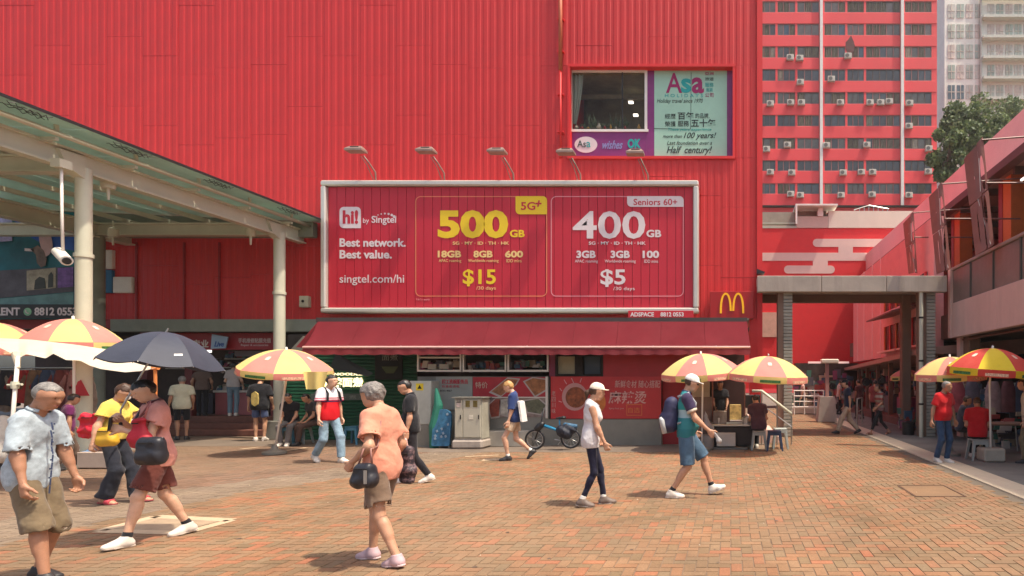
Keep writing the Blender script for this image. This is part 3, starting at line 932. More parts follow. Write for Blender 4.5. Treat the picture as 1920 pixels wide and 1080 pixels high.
def paver_mat(name, cols, obj_random):
    m = bpy.data.materials.new(name); m.use_nodes = True
    t = m.node_tree; b = t.nodes['Principled BSDF']
    b.inputs['Roughness'].default_value = 0.8
    b.inputs['Specular IOR Level'].default_value = 0.3
    if obj_random:
        src = t.nodes.new('ShaderNodeObjectInfo').outputs['Random']
    else:
        a = t.nodes.new('ShaderNodeAttribute'); a.attribute_name = 'rnd'; src = a.outputs['Fac']
    r = t.nodes.new('ShaderNodeValToRGB'); r.color_ramp.interpolation = 'LINEAR'
    n = len(cols)
    r.color_ramp.elements[0].color = (*cols[0], 1); r.color_ramp.elements[0].position = 0
    r.color_ramp.elements[1].color = (*cols[-1], 1); r.color_ramp.elements[1].position = 1
    for i in range(1, n - 1):
        e = r.color_ramp.elements.new(i / (n - 1)); e.color = (*cols[i], 1)
    t.links.new(src, r.inputs[0])
    g = t.nodes.new('ShaderNodeNewGeometry')
    nz = t.nodes.new('ShaderNodeTexNoise'); nz.inputs['Scale'].default_value = 1.1; nz.inputs['Detail'].default_value = 8; nz.inputs['Roughness'].default_value = 0.7
    t.links.new(g.outputs['Position'], nz.inputs['Vector'])
    mr = t.nodes.new('ShaderNodeMapRange'); mr.inputs[1].default_value = .3; mr.inputs[2].default_value = .72; mr.inputs[3].default_value = 0.66; mr.inputs[4].default_value = 1.22
    t.links.new(nz.outputs[0], mr.inputs[0])
    nf = t.nodes.new('ShaderNodeTexNoise'); nf.inputs['Scale'].default_value = 55; nf.inputs['Detail'].default_value = 3
    t.links.new(g.outputs['Position'], nf.inputs['Vector'])
    mf = t.nodes.new('ShaderNodeMapRange'); mf.inputs[1].default_value = .3; mf.inputs[2].default_value = .7; mf.inputs[3].default_value = 0.82; mf.inputs[4].default_value = 1.15
    t.links.new(nf.outputs[0], mf.inputs[0])
    mu = t.nodes.new('ShaderNodeMath'); mu.operation = 'MULTIPLY'
    t.links.new(mr.outputs[0], mu.inputs[0]); t.links.new(mf.outputs[0], mu.inputs[1])
    mx = t.nodes.new('ShaderNodeMix'); mx.data_type = 'RGBA'; mx.blend_type = 'MULTIPLY'; mx.inputs[0].default_value = 1
    t.links.new(r.outputs[0], mx.inputs[6]); t.links.new(mu.outputs[0], mx.inputs[7])
    n4 = t.nodes.new('ShaderNodeTexNoise'); n4.inputs['Scale'].default_value = 0.45; n4.inputs['Detail'].default_value = 6
    t.links.new(g.outputs['Position'], n4.inputs['Vector'])
    m4 = t.nodes.new('ShaderNodeMapRange'); m4.inputs[1].default_value = .40; m4.inputs[2].default_value = .75; m4.inputs[3].default_value = 0; m4.inputs[4].default_value = .75
    t.links.new(n4.outputs[0], m4.inputs[0])
    m5 = t.nodes.new('ShaderNodeMix'); m5.data_type = 'RGBA'
    t.links.new(m4.outputs[0], m5.inputs[0]); t.links.new(mx.outputs[2], m5.inputs[6]); m5.inputs[7].default_value = (0.225, 0.155, 0.098, 1)
    t.links.new(m5.outputs[2], b.inputs['Base Color'])
    bp = t.nodes.new('ShaderNodeBump'); bp.inputs['Strength'].default_value = .35; bp.inputs['Distance'].default_value = .004
    t.links.new(nf.outputs[0], bp.inputs['Height']); t.links.new(bp.outputs[0], b.inputs['Normal'])
    return m

# ------------------------------------------------------------------ ground
mb = MB()
mb.quad((-120, -60, -0.06), (140, -60, -0.06), (140, 220, -0.06), (-120, 220, -0.06))
tag(mb.build('ground', mat('ground_asphalt', (0.16, 0.125, 0.10), rough=0.9, var=0.15)), 'brown grey ground around the plaza', kind='structure')

def bound_left(y):      # edge between orange bricks and the grey band
    return float(np.interp(y, [0, 6.5, 8.3, 10.0, 12.1, 14], [-7.1, -7.1, -6.9, -6.1, -5.6, -5.2]))
def zone(x, y):
    if x > 3.72 or y > 36: return None
    if y > 13.0 and x < 0.9: 
        if x > -20 and y < 14.9 and x < -6.2: return 2 if y < 14.2 else None
        return None
    if y > 15.5 and x < 1.0: return None
    bl = bound_left(y)
    if x > bl: return 0
    if x > bl - 1.25: return 1
    return 2 if x > -22 else None
W_, L_, gap = 0.1, 0.2, 0.004
bricks = [[], [], []]
# herringbone: q = (i-j)%4; 0 and 1 are one lying brick, 3 and the cell above it one standing brick
def herring(y0, y1, xf):
    u = W_
    for j in range(int(y0 / u), int(y1 / u)):
        y = j * u
        xa, xb = xf(y)
        for i in range(int(math.floor(xa / u)), int(xb / u)):
            q = (i - j) % 4
            if q == 0: yield (i * u, (i + 2) * u, y, y + u)
            elif q == 3: yield (i * u, (i + 1) * u, y, y + 2 * u)
def xr(y):
    if y > 15.4: return 0.8, 3.75
    return -1.36 * y - 1.2, min(3.75, 0.55 * y + 1.0)
rg = np.random.RandomState(3)
for bx in herring(3.6, 32, xr):
    cx, cy = (bx[0] + bx[1]) / 2, (bx[2] + bx[3]) / 2
    z = zone(cx, cy)
    if z is None: continue
    bricks[z].append(bx)
COLS0 = [(0.29, 0.140, 0.072), (0.27, 0.147, 0.078), (0.20, 0.135, 0.075), (0.285, 0.158, 0.085), (0.26, 0.163, 0.093), (0.21, 0.147, 0.086), (0.29, 0.150, 0.078), (0.345, 0.132, 0.07)]
COLS1 = [(0.22, 0.165, 0.115), (0.25, 0.19, 0.135), (0.20, 0.15, 0.11), (0.235, 0.175, 0.125)]
COLS2 = [(0.20, 0.125, 0.085), (0.23, 0.135, 0.09), (0.18, 0.125, 0.09), (0.215, 0.13, 0.083)]
PM = [paver_mat('orange_pavers', COLS0, False), paver_mat('grey_pavers', COLS1, False), paver_mat('brown_pavers', COLS2, False)]
PMO = paver_mat('orange_paver_single', COLS0, True)
def brick_verts(bx, dz, t1, t2, c=0.004):
    x0, x1, y0, y1 = bx[0] + gap / 2, bx[1] - gap / 2, bx[2] + gap / 2, bx[3] - gap / 2
    zf = lambda x, y: dz + (x - x0) * t1 + (y - y0) * t2
    return [(x0, y0, -.02), (x1, y0, -.02), (x1, y1, -.02), (x0, y1, -.02),
            (x0 + c, y0 + c, zf(x0, y0)), (x1 - c, y0 + c, zf(x1, y0)), (x1 - c, y1 - c, zf(x1, y1)), (x0 + c, y1 - c, zf(x0, y1))]
BF = np.array([(4, 5, 6, 7), (0, 1, 5, 4), (1, 2, 6, 5), (2, 3, 7, 6), (3, 0, 4, 7)])
mb = MB()
for (x0, x1, y0, y1, m_) in ((-24, 3.72, 1.0, 36, 0),):
    mb.quad((x0, y0, -0.006), (x1, y0, -0.006), (x1, y1, -0.006), (x0, y1, -0.006))
plaza = mb.build('plaza_paving', mat('joint_sand', (0.19, 0.13, 0.088), rough=0.95, var=0.2))
tag(plaza, 'herringbone brick paving of the plaza', kind='structure')
LBL = ['orange_brick_paving', 'grey_brick_band', 'brown_brick_paving']
# the nearest bricks singly
front = sorted([b for b in bricks[0] if b[2] > 4.55 and -5.9 < b[0] < 2.3 and b[0] > -1.24 * b[2] and b[1] < 0.5 * b[2]], key=lambda b: b[2])[:296]
fs = set(front)
me_h = None
hm = MB(); hm.add(brick_verts((0, L_, 0, W_), 0, 0, 0), [tuple(q) for q in BF]); me_h = hm.mesh('brick'); me_h.materials.append(PMO)
vm = MB(); vm.add(brick_verts((0, W_, 0, L_), 0, 0, 0), [tuple(q) for q in BF]); me_v = vm.mesh('brick'); me_v.materials.append(PMO)
for b in front:
    o = bpy.data.objects.new('brick', me_h if b[1] - b[0] > .15 else me_v)
    COL.objects.link(o); o.location = (b[0], b[2], rg.uniform(-.0012, .0012)); o.parent = plaza
    o.rotation_euler = (rg.uniform(-.006, .006), rg.uniform(-.006, .006), 0)
for z in range(3):
    bl = [b for b in bricks[z] if b not in fs]
    V = []; rnd = []
    for b in bl:
        V.extend(brick_verts(b, rg.uniform(-.0015, .0015), rg.uniform(-.008, .008), rg.uniform(-.008, .008)))
        rnd.append(rg.uniform(0, 1))
    n = len(bl)
    Fq = (BF[None] + np.arange(n)[:, None, None] * 8).reshape(-1, 4)
    me = bpy.data.meshes.new(LBL[z])
    me.from_pydata(V, [], [tuple(q) for q in Fq.tolist()])
    at = me.attributes.new('rnd', 'FLOAT', 'FACE')
    at.data.foreach_set('value', np.repeat(np.array(rnd, np.float32), 5))
    o = link_mesh(LBL[z], me, PM[z], plaza)
    o['kind'] = 'stuff'
# grey apron in front of the stall row, brown apron under the canopy
mb = MB()
mb.box(-7.2, 0.3, 12.95, 14.5, -.05, 0.004)
mb.box(-24, -7.2, 14.1, 15.6, -.05, 0.004)
mb.box(-7.2, 0.9, 14.5, 17.0, -.05, 0.002)
tag(mb.build('concrete_apron', mat('apron_concrete', (0.17, 0.13, 0.10), rough=0.85, var=0.18, vscale=1.3, bump=.3, dirt=.5, dirtcol=(.09, .07, .055), dirtscale=1.5)), 'worn grey concrete apron before the shops', kind='structure')
# pale marking patches (worn painted rectangle, edge lines)
mwp = mat('worn_white_marking', (0.50, 0.38, 0.25), rough=0.8, var=0.2, vscale=8, dirt=0.6, dirtcol=(0.30, 0.19, 0.12), dirtscale=4)
mb = MB()
def gp(px, py, z=0.004):
    d = F * (EYE - z) / (py - HY); return (PX(px, d), d, z)
def strip(a, b, w):
    a, b = Vector(a), Vector(b); n = (b - a).cross(Vector((0, 0, 1))).normalized() * w / 2
    mb.quad(a - n, b - n, b + n, a + n)
A, B, C, D = gp(186, 995), gp(292, 968), gp(434, 975), gp(345, 999)
for a, b in ((A, B), (B, C), (C, D), (D, A)): strip(a, b, 0.14)
tag(mb.build('painted_rectangle', mwp), 'faded cream painted rectangle on the bricks beside the old men', kind='structure')
mb = MB()
mb.quad(*[gp(x, y, .003) for x, y in ((205, 992), (298, 970), (415, 976), (340, 996))])
tag(mb.build('painted_patch', mat('pale_patch', (0.34, 0.25, 0.165), rough=.8, var=.25, vscale=6, dirt=.4, dirtcol=(.3, .19, .12), dirtscale=3)), 'worn pale patch inside the painted rectangle', kind='structure')
mb = MB()
strip(gp(523, 847), gp(575, 839), 0.12); strip(gp(872, 856), gp(935, 853), 0.10); strip(gp(905, 862), gp(940, 861), .3)
strip(gp(452, 842), gp(486, 838), 0.1)
tag(mb.build('lane_marking', mwp), 'short faded white dashes on the paving', kind='structure')
# recessed drain cover on the right
mb = MB()
x0, x1, y0, y1 = 2.55, 3.2, 8.05, 8.85
mb.box(x0, x1, y0, y1, -0.03, 0.003, .004)
cover = mb.build('drain_cover', PMO)
tag(cover, 'square drain cover filled with brick tone beside the cream strip', 'drain cover')
mb = MB()
for a in ((x0 - .03, x0 - .008, y0 - .03, y1 + .03), (x1 + .008, x1 + .03, y0 - .03, y1 + .03), (x0 - .008, x1 + .008, y0 - .03, y0 - .008), (x0 - .008, x1 + .008, y1 + .008, y1 + .03)):
    mb.box(a[0], a[1], a[2], a[3], -.02, 0.006)
mb.build('cover_frame', mat('rusty_iron', (0.10, 0.05, 0.035), rough=.7), cover)
# drain gutter, cream strip, dark pavement of the arcade
mb = MB(); mb.box(3.72, 3.92, 1, 40, -.05, -.008)
tag(mb.build('drain_gutter', mat('gutter_dark', (0.13, 0.105, 0.08), rough=.8, var=.2)), 'narrow dark gutter beside the cream strip', kind='structure')
mb = MB(); y = 2.0
while y < 40:
    mb.box(3.922, 4.42, y, y + 0.596, -.05, 0.012, .006); y += 0.6
curb = mb.build('cream_kerb_strip', mat('cream_granite', (0.56, 0.46, 0.33), rough=.7, var=.08, vscale=4, bump=.2, dirt=.25, dirtcol=(.35, .28, .2), dirtscale=2))
tag(curb, 'cream granite strip along the arcade', kind='structure')
mb = MB(); mb.box(4.42, 20, 0, 45, -.05, 0.006)
tag(mb.build('arcade_pavement', mat('arcade_grey', (0.16, 0.15, 0.135), rough=.8, var=.2, vscale=1.2, bump=.2, dirt=.5, dirtcol=(.08, .07, .06), dirtscale=1.0)), 'grey pavement in the shade of the arcade', kind='structure')
# small pale specks of litter
mb = MB()
for i in range(46):
    x, y = rg.uniform(-8, 3.4), rg.uniform(5, 13)
    r_ = rg.uniform(.008, .02)
    mb.add([(x, y, .008), (x + r_, y + r_ * .3, .005), (x + r_ * .6, y + r_, .006), (x - r_ * .3, y + r_ * .7, .005), (x + .3 * r_, y + .4 * r_, .014)], [(0, 1, 4), (1, 2, 4), (2, 3, 4), (3, 0, 4)])
mbg = MB()
for i in range(150):
    x, y = rg.uniform(-9, 3.4), 5 + 9 * rg.rand() ** 1.3
    r_ = rg.uniform(.008, .028)
    mbg.add([(x + r_ * math.cos(k * .785) * rg.uniform(.8, 1.1), y + r_ * math.sin(k * .785) * rg.uniform(.8, 1.1), .0032) for k in range(8)], [tuple(range(8))])
tag(mbg.build('gum_spots', mat('gum_dark', (.11, .08, .06), var=.3)), 'dark flattened gum spots on the paving', kind='stuff')
tag(mb.build('litter', mat('litter_pale', (0.6, 0.5, 0.38), var=.1)), 'tiny pale scraps scattered on the bricks', kind='stuff')

# ------------------------------------------------------------------ red clad building
DW = 16.8
def wx(p): return PX(p, DW)
def wz(p): return PZ(p, DW)
red = empty('red_building', (-6, DW, 0), 'large red ribbed metal building behind the phone advertisement', 'building')
XL, XR = wx(-330), wx(1419)
ZB, ZT = wz(599), wz(-120)
# cladding panels, each five ribs wide, with the window opening left out
pw, nrib = 1.035, 5
winX0, winX1, winZ0, winZ1 = wx(1066), wx(1377), wz(296), wz(123)
mb_cache = {}
def panel(x0, x1, z0, z1, parent, m, name='cladding_panel', dy=0.0, rib=0.207, depth=0.0095):
    key = (round(x1 - x0, 3), round(z1 - z0, 3), name, m.name)
    if key not in mb_cache:
        W = x1 - x0; n = max(1, round(W / rib)); r_ = W / n
        prof = []
        for k in range(n):
            a = k * r_
            prof += [(a, 0), (a + r_ * .16, 0), (a + r_ * .26, -depth), (a + r_ * .74, -depth), (a + r_ * .84, 0)]
        prof.append((W, 0))
        Hh = z1 - z0; q = MB()
        vs = [(x, y, 0) for x, y in prof] + [(x, y, Hh) for x, y in prof]
        L = len(prof)
        vs += [(0, .04, 0), (W, .04, 0), (0, .04, Hh), (W, .04, Hh)]
        fs = [(i, i + 1, i + 1 + L, i + L) for i in range(L - 1)]
        fs += [tuple(range(L))[::-1] + (2 * L, 2 * L + 1)[:2], (2 * L, 0, L, 2 * L + 2), (L - 1, 2 * L + 1, 2 * L + 3, 2 * L - 1)]
        fs[-3] = tuple([2 * L] + [2 * L + 1] + list(range(L))[::-1])
        fs.append(tuple(list(range(L, 2 * L)) + [2 * L + 3, 2 * L + 2]))
        q.add(vs, fs)
        me = q.mesh(name); me.materials.append(m)
        mb_cache[key] = me
    o = bpy.data.objects.new(name, mb_cache[key]); COL.objects.link(o)
    o.location = (x0, DW + dy, z0)
    return adopt_copy(o, parent)
def adopt_copy(o, parent):
    if parent is not None:
        o.parent = parent; o.matrix_parent_inverse = root_matrix(parent).inverted()
    return o
cols = []
x = XR
while x > XL:
    cols.append((x - pw, x)); x -= pw
for ci, (a, b) in enumerate(cols):
    off = [0.0, 0.55, 1.1, 0.3, 0.85][ci % 5] if ci % 7 else 0.2
    hpan = 2.0
    z = ZB; first = True
    while z < ZT:
        z1 = min(z + (hpan if not first else hpan * .5 + off), ZT); first = False
        segs = [(z, z1)]
        if b > winX0 + .01 and a < winX1 - .01:
            segs = []
            if z < winZ0: segs.append((z, min(z1, winZ0)))
            if z1 > winZ1: segs.append((max(z, winZ1), z1))
        for (s0, s1) in segs:
            if s1 - s0 < .06: continue
            panel(a, b - .004, s0, s1 - .007, red, M_wall, dy=rg.uniform(-.003, .003))
        # narrow remains left and right of the window
        if b > winX0 and a < winX1:
            lo_, hi_ = max(z, winZ0), min(z1, winZ1)
            if hi_ - lo_ > .06:
                if a < winX0 - .1: panel(a, winX0, lo_, hi_ - .005, red, M_wall)
                if b > winX1 + .1: panel(winX1, b - .004, lo_, hi_ - .005, red, M_wall)
        z = z1
# solid body behind
mb = MB()
mb.box(XL, winX0 - .05, DW + .045, DW + 12, ZB, ZT)
mb.box(winX1 + .02, XR, DW + .045, DW + 12, ZB, ZT)
mb.box(winX0 - .05, winX1 + .02, DW + .045, DW + 12, ZB, winZ0 - .02)
mb.box(winX0 - .05, winX1 + .02, DW + .045, DW + 12, winZ1 + .02, ZT)
mb.box(winX0 - .05, winX1 + .02, DW + 3, DW + 12, winZ0 - .02, winZ1 + .02)
mb.build('wall_core', M_redp, red)
mb = MB(); mb.box(XR + .002, XR + .16, DW - .05, DW + .1, 0, ZT)
mb.build('corner_post', M_redp, red)
# lower wall to the ground at the far right corner
mb = MB(); mb.box(wx(1405), XR + .14, DW - .03, DW + .2, 0, ZB + .02)
mb.build('corner_pier', M_redp, red)
# window recess
wn_ = empty('window', (winX0, DW, winZ0)); adopt(wn_, red)
mb = MB()
mb.box(winX0 - .02, winX0 + .05, DW - .045, DW + .22, winZ0, winZ1)
mb.box(winX1 - .05, winX1 + .02, DW - .045, DW + .22, winZ0, winZ1)
mb.box(winX0 - .02, winX1 + .02, DW - .05, DW + .23, winZ1 - .05, winZ1 + .03)
mb.box(winX0 - .02, winX1 + .02, DW - .06, DW + .23, winZ0 - .04, winZ0 + .035)
mb.build('window_surround', M_redp, wn_)
DI = DW + .2
def ix(p): return PX(p, DI)
def iz(p): return PZ(p, DI)
for bb in ((ix(1213), ix(1227), winZ0, winZ1), (ix(1363), winX1, winZ0, winZ1), (winX0, ix(1213) - .003, winZ0, iz(247))):
    mb = MB(); mb.box(bb[0], bb[1], DI - .02, DI + .02, bb[2], bb[3]); mb.build('purple_panel', M_purple, wn_)
mb = MB(); mb.box(ix(1227), ix(1363), DI - .024, DI + .02, winZ0 + .04, iz(132))
mb.build('mint_panel', M_mint, wn_)
mb = MB(); mb.box(ix(1070), ix(1216), DI - .05, DI + .02, iz(248), iz(243.5)); mb.box(ix(1209), ix(1214), DI - .05, DI + .02, iz(243.5), iz(133)); mb.box(ix(1070), ix(1073), DI - .05, DI + .02, iz(243.5), iz(133)); mb.box(ix(1073), ix(1209), DI - .05, DI + .02, iz(136), iz(133))
mb.build('window_frame', M_white, wn_)
mb = MB(); mb.box(ix(1166), ix(1168), DI - .02, DI + .01, iz(243.5), iz(136))
mb.build('mullion', M_black, wn_)
mb = MB(); mb.box(ix(1073), ix(1209), DI, DI + .008, iz(243.5), iz(136))
mb.build('window_pane', glassmat('shop_glass', (.03, .03, .03), alpha=.10), wn_)
mb = MB(); mb.box(winX0, winX1, DI + 1.6, DI + 1.7, winZ0, winZ1); mb.box(winX0, winX1, DI + .03, DI + 1.7, winZ0, iz(246)); mb.box(winX0, winX1, DI + .03, DI + 1.7, iz(138), winZ1); mb.box(ix(1215), winX1, DI + .03, DI + 1.6, iz(246), iz(138)); mb.box(ix(1075), ix(1205), DI + .8, DI + .9, iz(160), iz(152))
mb.build('room_interior', mat('room_olive', (0.20, 0.17, 0.10), var=.3), wn_)
mb = MB()
def curt(u, v):
    x = 1073 + u * (18 - 14 * (v ** 1.5) * .9 + 2)
    return (ix(x), DI + .08 + .04 * math.sin(u * 18), iz(138 + v * 92))
mb.grid(curt, 14, 10); mb.build('curtain', mat('mint_curtain', (0.42, 0.50, 0.40), trans=.3), wn_, smooth=True)
lamp_ = mat('ceiling_lamp_glow', (1, .9, .75), emit=2.5, var=0)
mb = MB()
for (px, py) in ((1183, 192), (1192, 216), (1196, 184)): mb.obox(PT(px, py, DI + 1.0), (.07 if py != 184 else .03, 0, 0), (0, .05, 0), (0, 0, .022))
mb.build('ceiling_lamp', lamp_, wn_)
mplant = mat('sill_plant', (0.06, 0.085, 0.03), var=.3)
pl_ = MB()
for k in range(70):
    px = rg.uniform(1085, 1180); h_ = rg.uniform(4, 32) * (1 if 1100 < px < 1125 or 1150 < px < 1178 else .5)
    p0 = PT(px, 240, DI + .15); p1 = PT(px + rg.uniform(-9, 9), 240 - h_, DI + .15 + rg.uniform(-.05, .1))
    u_ = Vector((.02, .01, .01)); mid = (p0 + p1) / 2 + Vector((rg.uniform(-.04, .04), 0, 0))
    pl_.add([p0, mid - u_, p1, mid + u_], [(0, 1, 2, 3)])
pl_.build('sill_plants', mplant, wn_)['kind'] = 'stuff'
orn = [mat('ornament_cream', (.5, .42, .3)), mat('ornament_red', (.35, .04, .03)), mat('ornament_gold', (.45, .25, .05))]
for k, px in enumerate((1081, 1092, 1103, 1123, 1134, 1145, 1155, 1172, 1198)):
    hh_ = [8, 5, 4, 10, 6, 9, 5, 6, 9][k]; c = PT(px, 242, DI + .12)
    r_ = [.06, .035, .05, .075, .04, .035, .03, .035, .05][k]; zz = hh_ * DI / F
    q = MB(); q.lathe([(r_ * .6, 0), (r_, zz * .3), (r_ * .8, zz * .6), (r_ * .35, zz * .8), (r_ * .4, zz)], c, 10); q.build('ornament', orn[k % 3], wn_, smooth=True)
# lettering on the window vinyl
Y1 = DI - .026
def tw(s, a, b, c, d, m, **k): return text_mesh('lettering', s, ix(a), ix(b), iz(d), iz(c), Y1, m, wn_, **k)
mpl = mat('plum_print', (.33, .02, .12), var=0); mtl = mat('teal_print', (.02, .36, .34), var=0); mdk = mat('dark_print', (.035, .05, .045), var=0)
tw('A', 1249, 1279, 138, 175, mpl, bold=.01); tw('s', 1277, 1296, 148, 175, mtl, bold=.03); tw('a', 1297, 1320, 146, 176, mpl, bold=.03)
tw('H O L I D A Y S', 1247, 1318, 177, 183, mtl)
tw('亞洲', 1322, 1338, 136, 142, mpl, bold=.01); tw('旅遊', 1322, 1338, 146, 152, mdk); tw('服務', 1322, 1338, 156, 164, mtl); tw('假期', 1324, 1336, 166, 173, mtl); tw('公司', 1322, 1338, 175, 183, mpl)
tw('Holiday travel since 1970', 1232, 1318, 186, 196, mdk, shear=.3)
tw('經歷', 1247, 1267, 214, 223, mdk); tw('百年', 1271, 1301, 211, 225, mdk, bold=.02); tw('的品牌,', 1304, 1330, 213, 223, mdk)
tw('榮獲', 1247, 1267, 228, 238, mdk); tw('服務', 1271, 1292, 227, 238, mdk, bold=.01); tw('五十年', 1296, 1342, 224, 239, mdk, bold=.02)
tw('These years experience', 1253, 1334, 241, 247, mtl, shear=.3)
tw('more than', 1243, 1279, 253, 259, mdk, shear=.3); tw('100 years!', 1282, 1343, 249, 263, mdk, shear=.35, bold=.012)
tw('Last foundation over a', 1251, 1335, 265, 272, mdk, shear=.3); tw('Half  century!', 1250, 1335, 275, 292, mdk, shear=.35, bold=.015)
q = MB(); q.tube([PT(1296, 136, Y1), PT(1295, 242, Y1), PT(1226, 241, Y1)], .008, 6); q.build('panel_seam', M_black, wn_)
mb = MB(); e_ = []
for k in range(24): e_.append((ix(1099) + math.cos(k * math.pi / 12) * ix(1120) * 0 + math.cos(k * math.pi / 12) * .33, iz(272) + math.sin(k * math.pi / 12) * .235))
mb.prism(e_, DI - .03, DI - .022); mb.build('oval_sign', M_whitev, wn_)
text_mesh('lettering', 'As', ix(1083), ix(1099), iz(277), iz(264), DI - .034, mdk, wn_); text_mesh('lettering', 'a', ix(1100), ix(1108), iz(277), iz(267), DI - .034, mtl, wn_)
text_mesh('lettering', 'wishes', ix(1130), ix(1168), iz(280), iz(264), DI - .024, mat('lilac_print', (.25, .25, .5), var=0), wn_, shear=.4, bold=.02)
text_mesh('lettering', 'OK', ix(1177), ix(1202), iz(279), iz(261), DI - .024, mtl, wn_, bold=.05)
for _ in range(1):
    pass
# conduits on the wall
t_ = empty('wall_pipe', (wx(1053), DW - .08, wz(138)), 'brown drain pipe with a wide upper length beside the shop window', 'pipe')
q = MB(); q.tube([(wx(1053), DW - .11, wz(136)), (wx(1053), DW - .11, wz(-60))], .055, 10); q.build('pipe', mat('rust_brown_pipe', (.45, .10, .04), rough=.5), t_, smooth=True)
q = MB(); q.tube([(wx(1053), DW - .11, wz(300)), (wx(1053), DW - .11, wz(130))], .03, 8); q.build('lower_pipe', M_redp, t_, smooth=True)
for py in (40, 100, 180, 250):
    q = MB(); q.box(wx(1053) - .09, wx(1053) + .09, DW - .13, DW - .02, wz(py) - .02, wz(py) + .02); q.build('pipe_clip', M_redp, t_)

# ------------------------------------------------------------------ phone advertisement board
DB = 16.45
def bx_(p): return PX(p, DB)
def bz_(p): return PZ(p, DB)
board = empty('billboard', (bx_(957), DB, bz_(586)), 'long crimson phone plan billboard in a silver frame on the red wall', 'billboard')
a, b, c, d = bx_(616), bx_(1300), bz_(577), bz_(351)
nst = 42; w_ = (b - a) / nst
q = MB(); q.prism([(0, 0), (w_ - .012, 0), (w_ - .012, d - c), (0, d - c)], 0, .02)
sm = q.mesh('board_strip'); sm.materials.append(M_crimson)
for k in range(nst):
    o = bpy.data.objects.new('board_strip', sm); COL.objects.link(o); o.location = (a + k * w_, DB + rg.uniform(-.003, .002), c); adopt_copy(o, board)
q = MB(); q.box(a - .02, b + .02, DB + .022, DB + .06, c - .02, d + .02); q.build('backing', mat('backing_dark', (.13, .006, .014)), board)
fx0, fx1, fz0, fz1 = bx_(605), bx_(1310), bz_(587), bz_(340)
for (k, bb) in enumerate(((fx0, fx1, fz1 - .15, fz1), (fx0, fx1, fz0, fz0 + .14), (fx0, fx0 + .15, fz0 + .142, fz1 - .152), (fx1 - .15, fx1, fz0 + .142, fz1 - .152))):
    q = MB(); q.box(bb[0], bb[1], DB - .12, DB + .3, bb[2], bb[3], .035); q.build('frame_bar', M_frame, board)
YB = DB - .006
def tb(s, p0, p1, q0, q1, m, **k): return text_mesh('lettering', s, bx_(p0), bx_(p1), bz_(q1), bz_(q0), YB, m, board, depth=.004, **k)
q = MB(); q.prism(rrect(bx_(637), bx_(677), bz_(428), bz_(388), [.12, .02, .12, .12]), YB - .004, YB); q.build('logo_badge', M_whitev, board)
text_mesh('lettering', 'hi!', bx_(643), bx_(672), bz_(420), bz_(394), YB - .004, M_crimson, board, bold=.04, depth=.004)
tb('by', 681, 692, 409, 421, M_whitev)
tb('Singtel', 697, 743, 405, 422, M_whitev, bold=.015)
for k in range(7):
    a_ = R(150 - k * 20); q = MB(); r_ = .012 + .006 * k * .8
    cx, cz = bx_(722) + math.cos(a_) * .30, bz_(412) + math.sin(a_) * .17
    q.prism([(cx + r_ * math.cos(t * math.pi / 5), cz + r_ * math.sin(t * math.pi / 5)) for t in range(10)], YB - .004, YB); q.build('logo_dot', M_whitev, board)
tb('Best network.', 637, 761, 447, 463, M_whitev, bold=.03); tb('Best value.', 637, 735, 469, 485, M_whitev, bold=.03); tb('singtel.com/hi', 637, 758, 515, 535, M_whitev, bold=.005)
def outline(x0, x1, z0, z1, r, t, m, rr=None):
    P1 = rrect(x0, x1, z0, z1, r, 6); P2 = rrect(x0 + t, x1 - t, z0 + t, z1 - t, max(r - t, .01), 6)
    n = len(P1); q = MB()
    vs = [(x, YB - .003, z) for x, z in P1] + [(x, YB - .003, z) for x, z in P2] + [(x, YB, z) for x, z in P1] + [(x, YB, z) for x, z in P2]
    fs = []
    for i in range(n):
        j = (i + 1) % n
        fs += [(i, j, j + n, i + n), (i, i + 2 * n, j + 2 * n, j), (i + n, j + n, j + 3 * n, i + 3 * n)]
    q.add(vs, fs); q.build('outline', m, board)
outline(bx_(779), bx_(1026), bz_(556), bz_(368), .15, .022, M_orv)
outline(bx_(1033), bx_(1282), bz_(556), bz_(368), .15, .022, M_pinkv)
YB -= .004
q = MB(); q.prism(rrect(bx_(967), bx_(1026), bz_(402), bz_(368), [.12, .02, .12, .02]), YB - .004, YB); q.build('plan_tag', M_yelv, board)
q = MB(); q.prism(rrect(bx_(1176), bx_(1282), bz_(388), bz_(368), [.12, .02, .12, .02]), YB - .004, YB); q.build('plan_tag', M_whitev, board)
YB -= .004
tb('5G', 977, 1004, 379, 394, M_crimson, bold=.02); tb('+', 1004, 1016, 376, 388, M_crimson, bold=.03, shear=.2)
tb('Seniors 60+', 1188, 1270, 373, 385, M_crimson, bold=.01)
YB += .008
tb('500', 821, 953, 394, 447, M_yelv, bold=.042); tb('GB', 956, 984, 431, 445, M_yelv, bold=.035)
tb('SG · MY · ID · TH · HK', 849, 955, 453, 459, M_paleyel, bold=.02)
tb('18GB', 821, 865, 470, 483, M_paleyel, bold=.04); tb('8GB', 888, 924, 470, 483, M_paleyel, bold=.04); tb('600', 947, 981, 470, 483, M_paleyel, bold=.04)
tb('APAC roaming', 823, 865, 486, 493, M_paleyel); tb('Worldwide roaming', 878, 935, 486, 493, M_paleyel); tb('IDD mins', 950, 978, 486, 492, M_paleyel)
tb('$15', 868, 930, 505, 537, M_yelv, bold=.022); tb('/30 days', 893, 930, 537, 545, M_paleyel)
tb('400', 1074, 1210, 396, 448, M_whitev, bold=.018); tb('GB', 1212, 1240, 431, 445, M_whitev, bold=.035)
tb('SG · MY · ID · TH · HK', 1104, 1211, 453, 459, M_whitev, bold=.02)
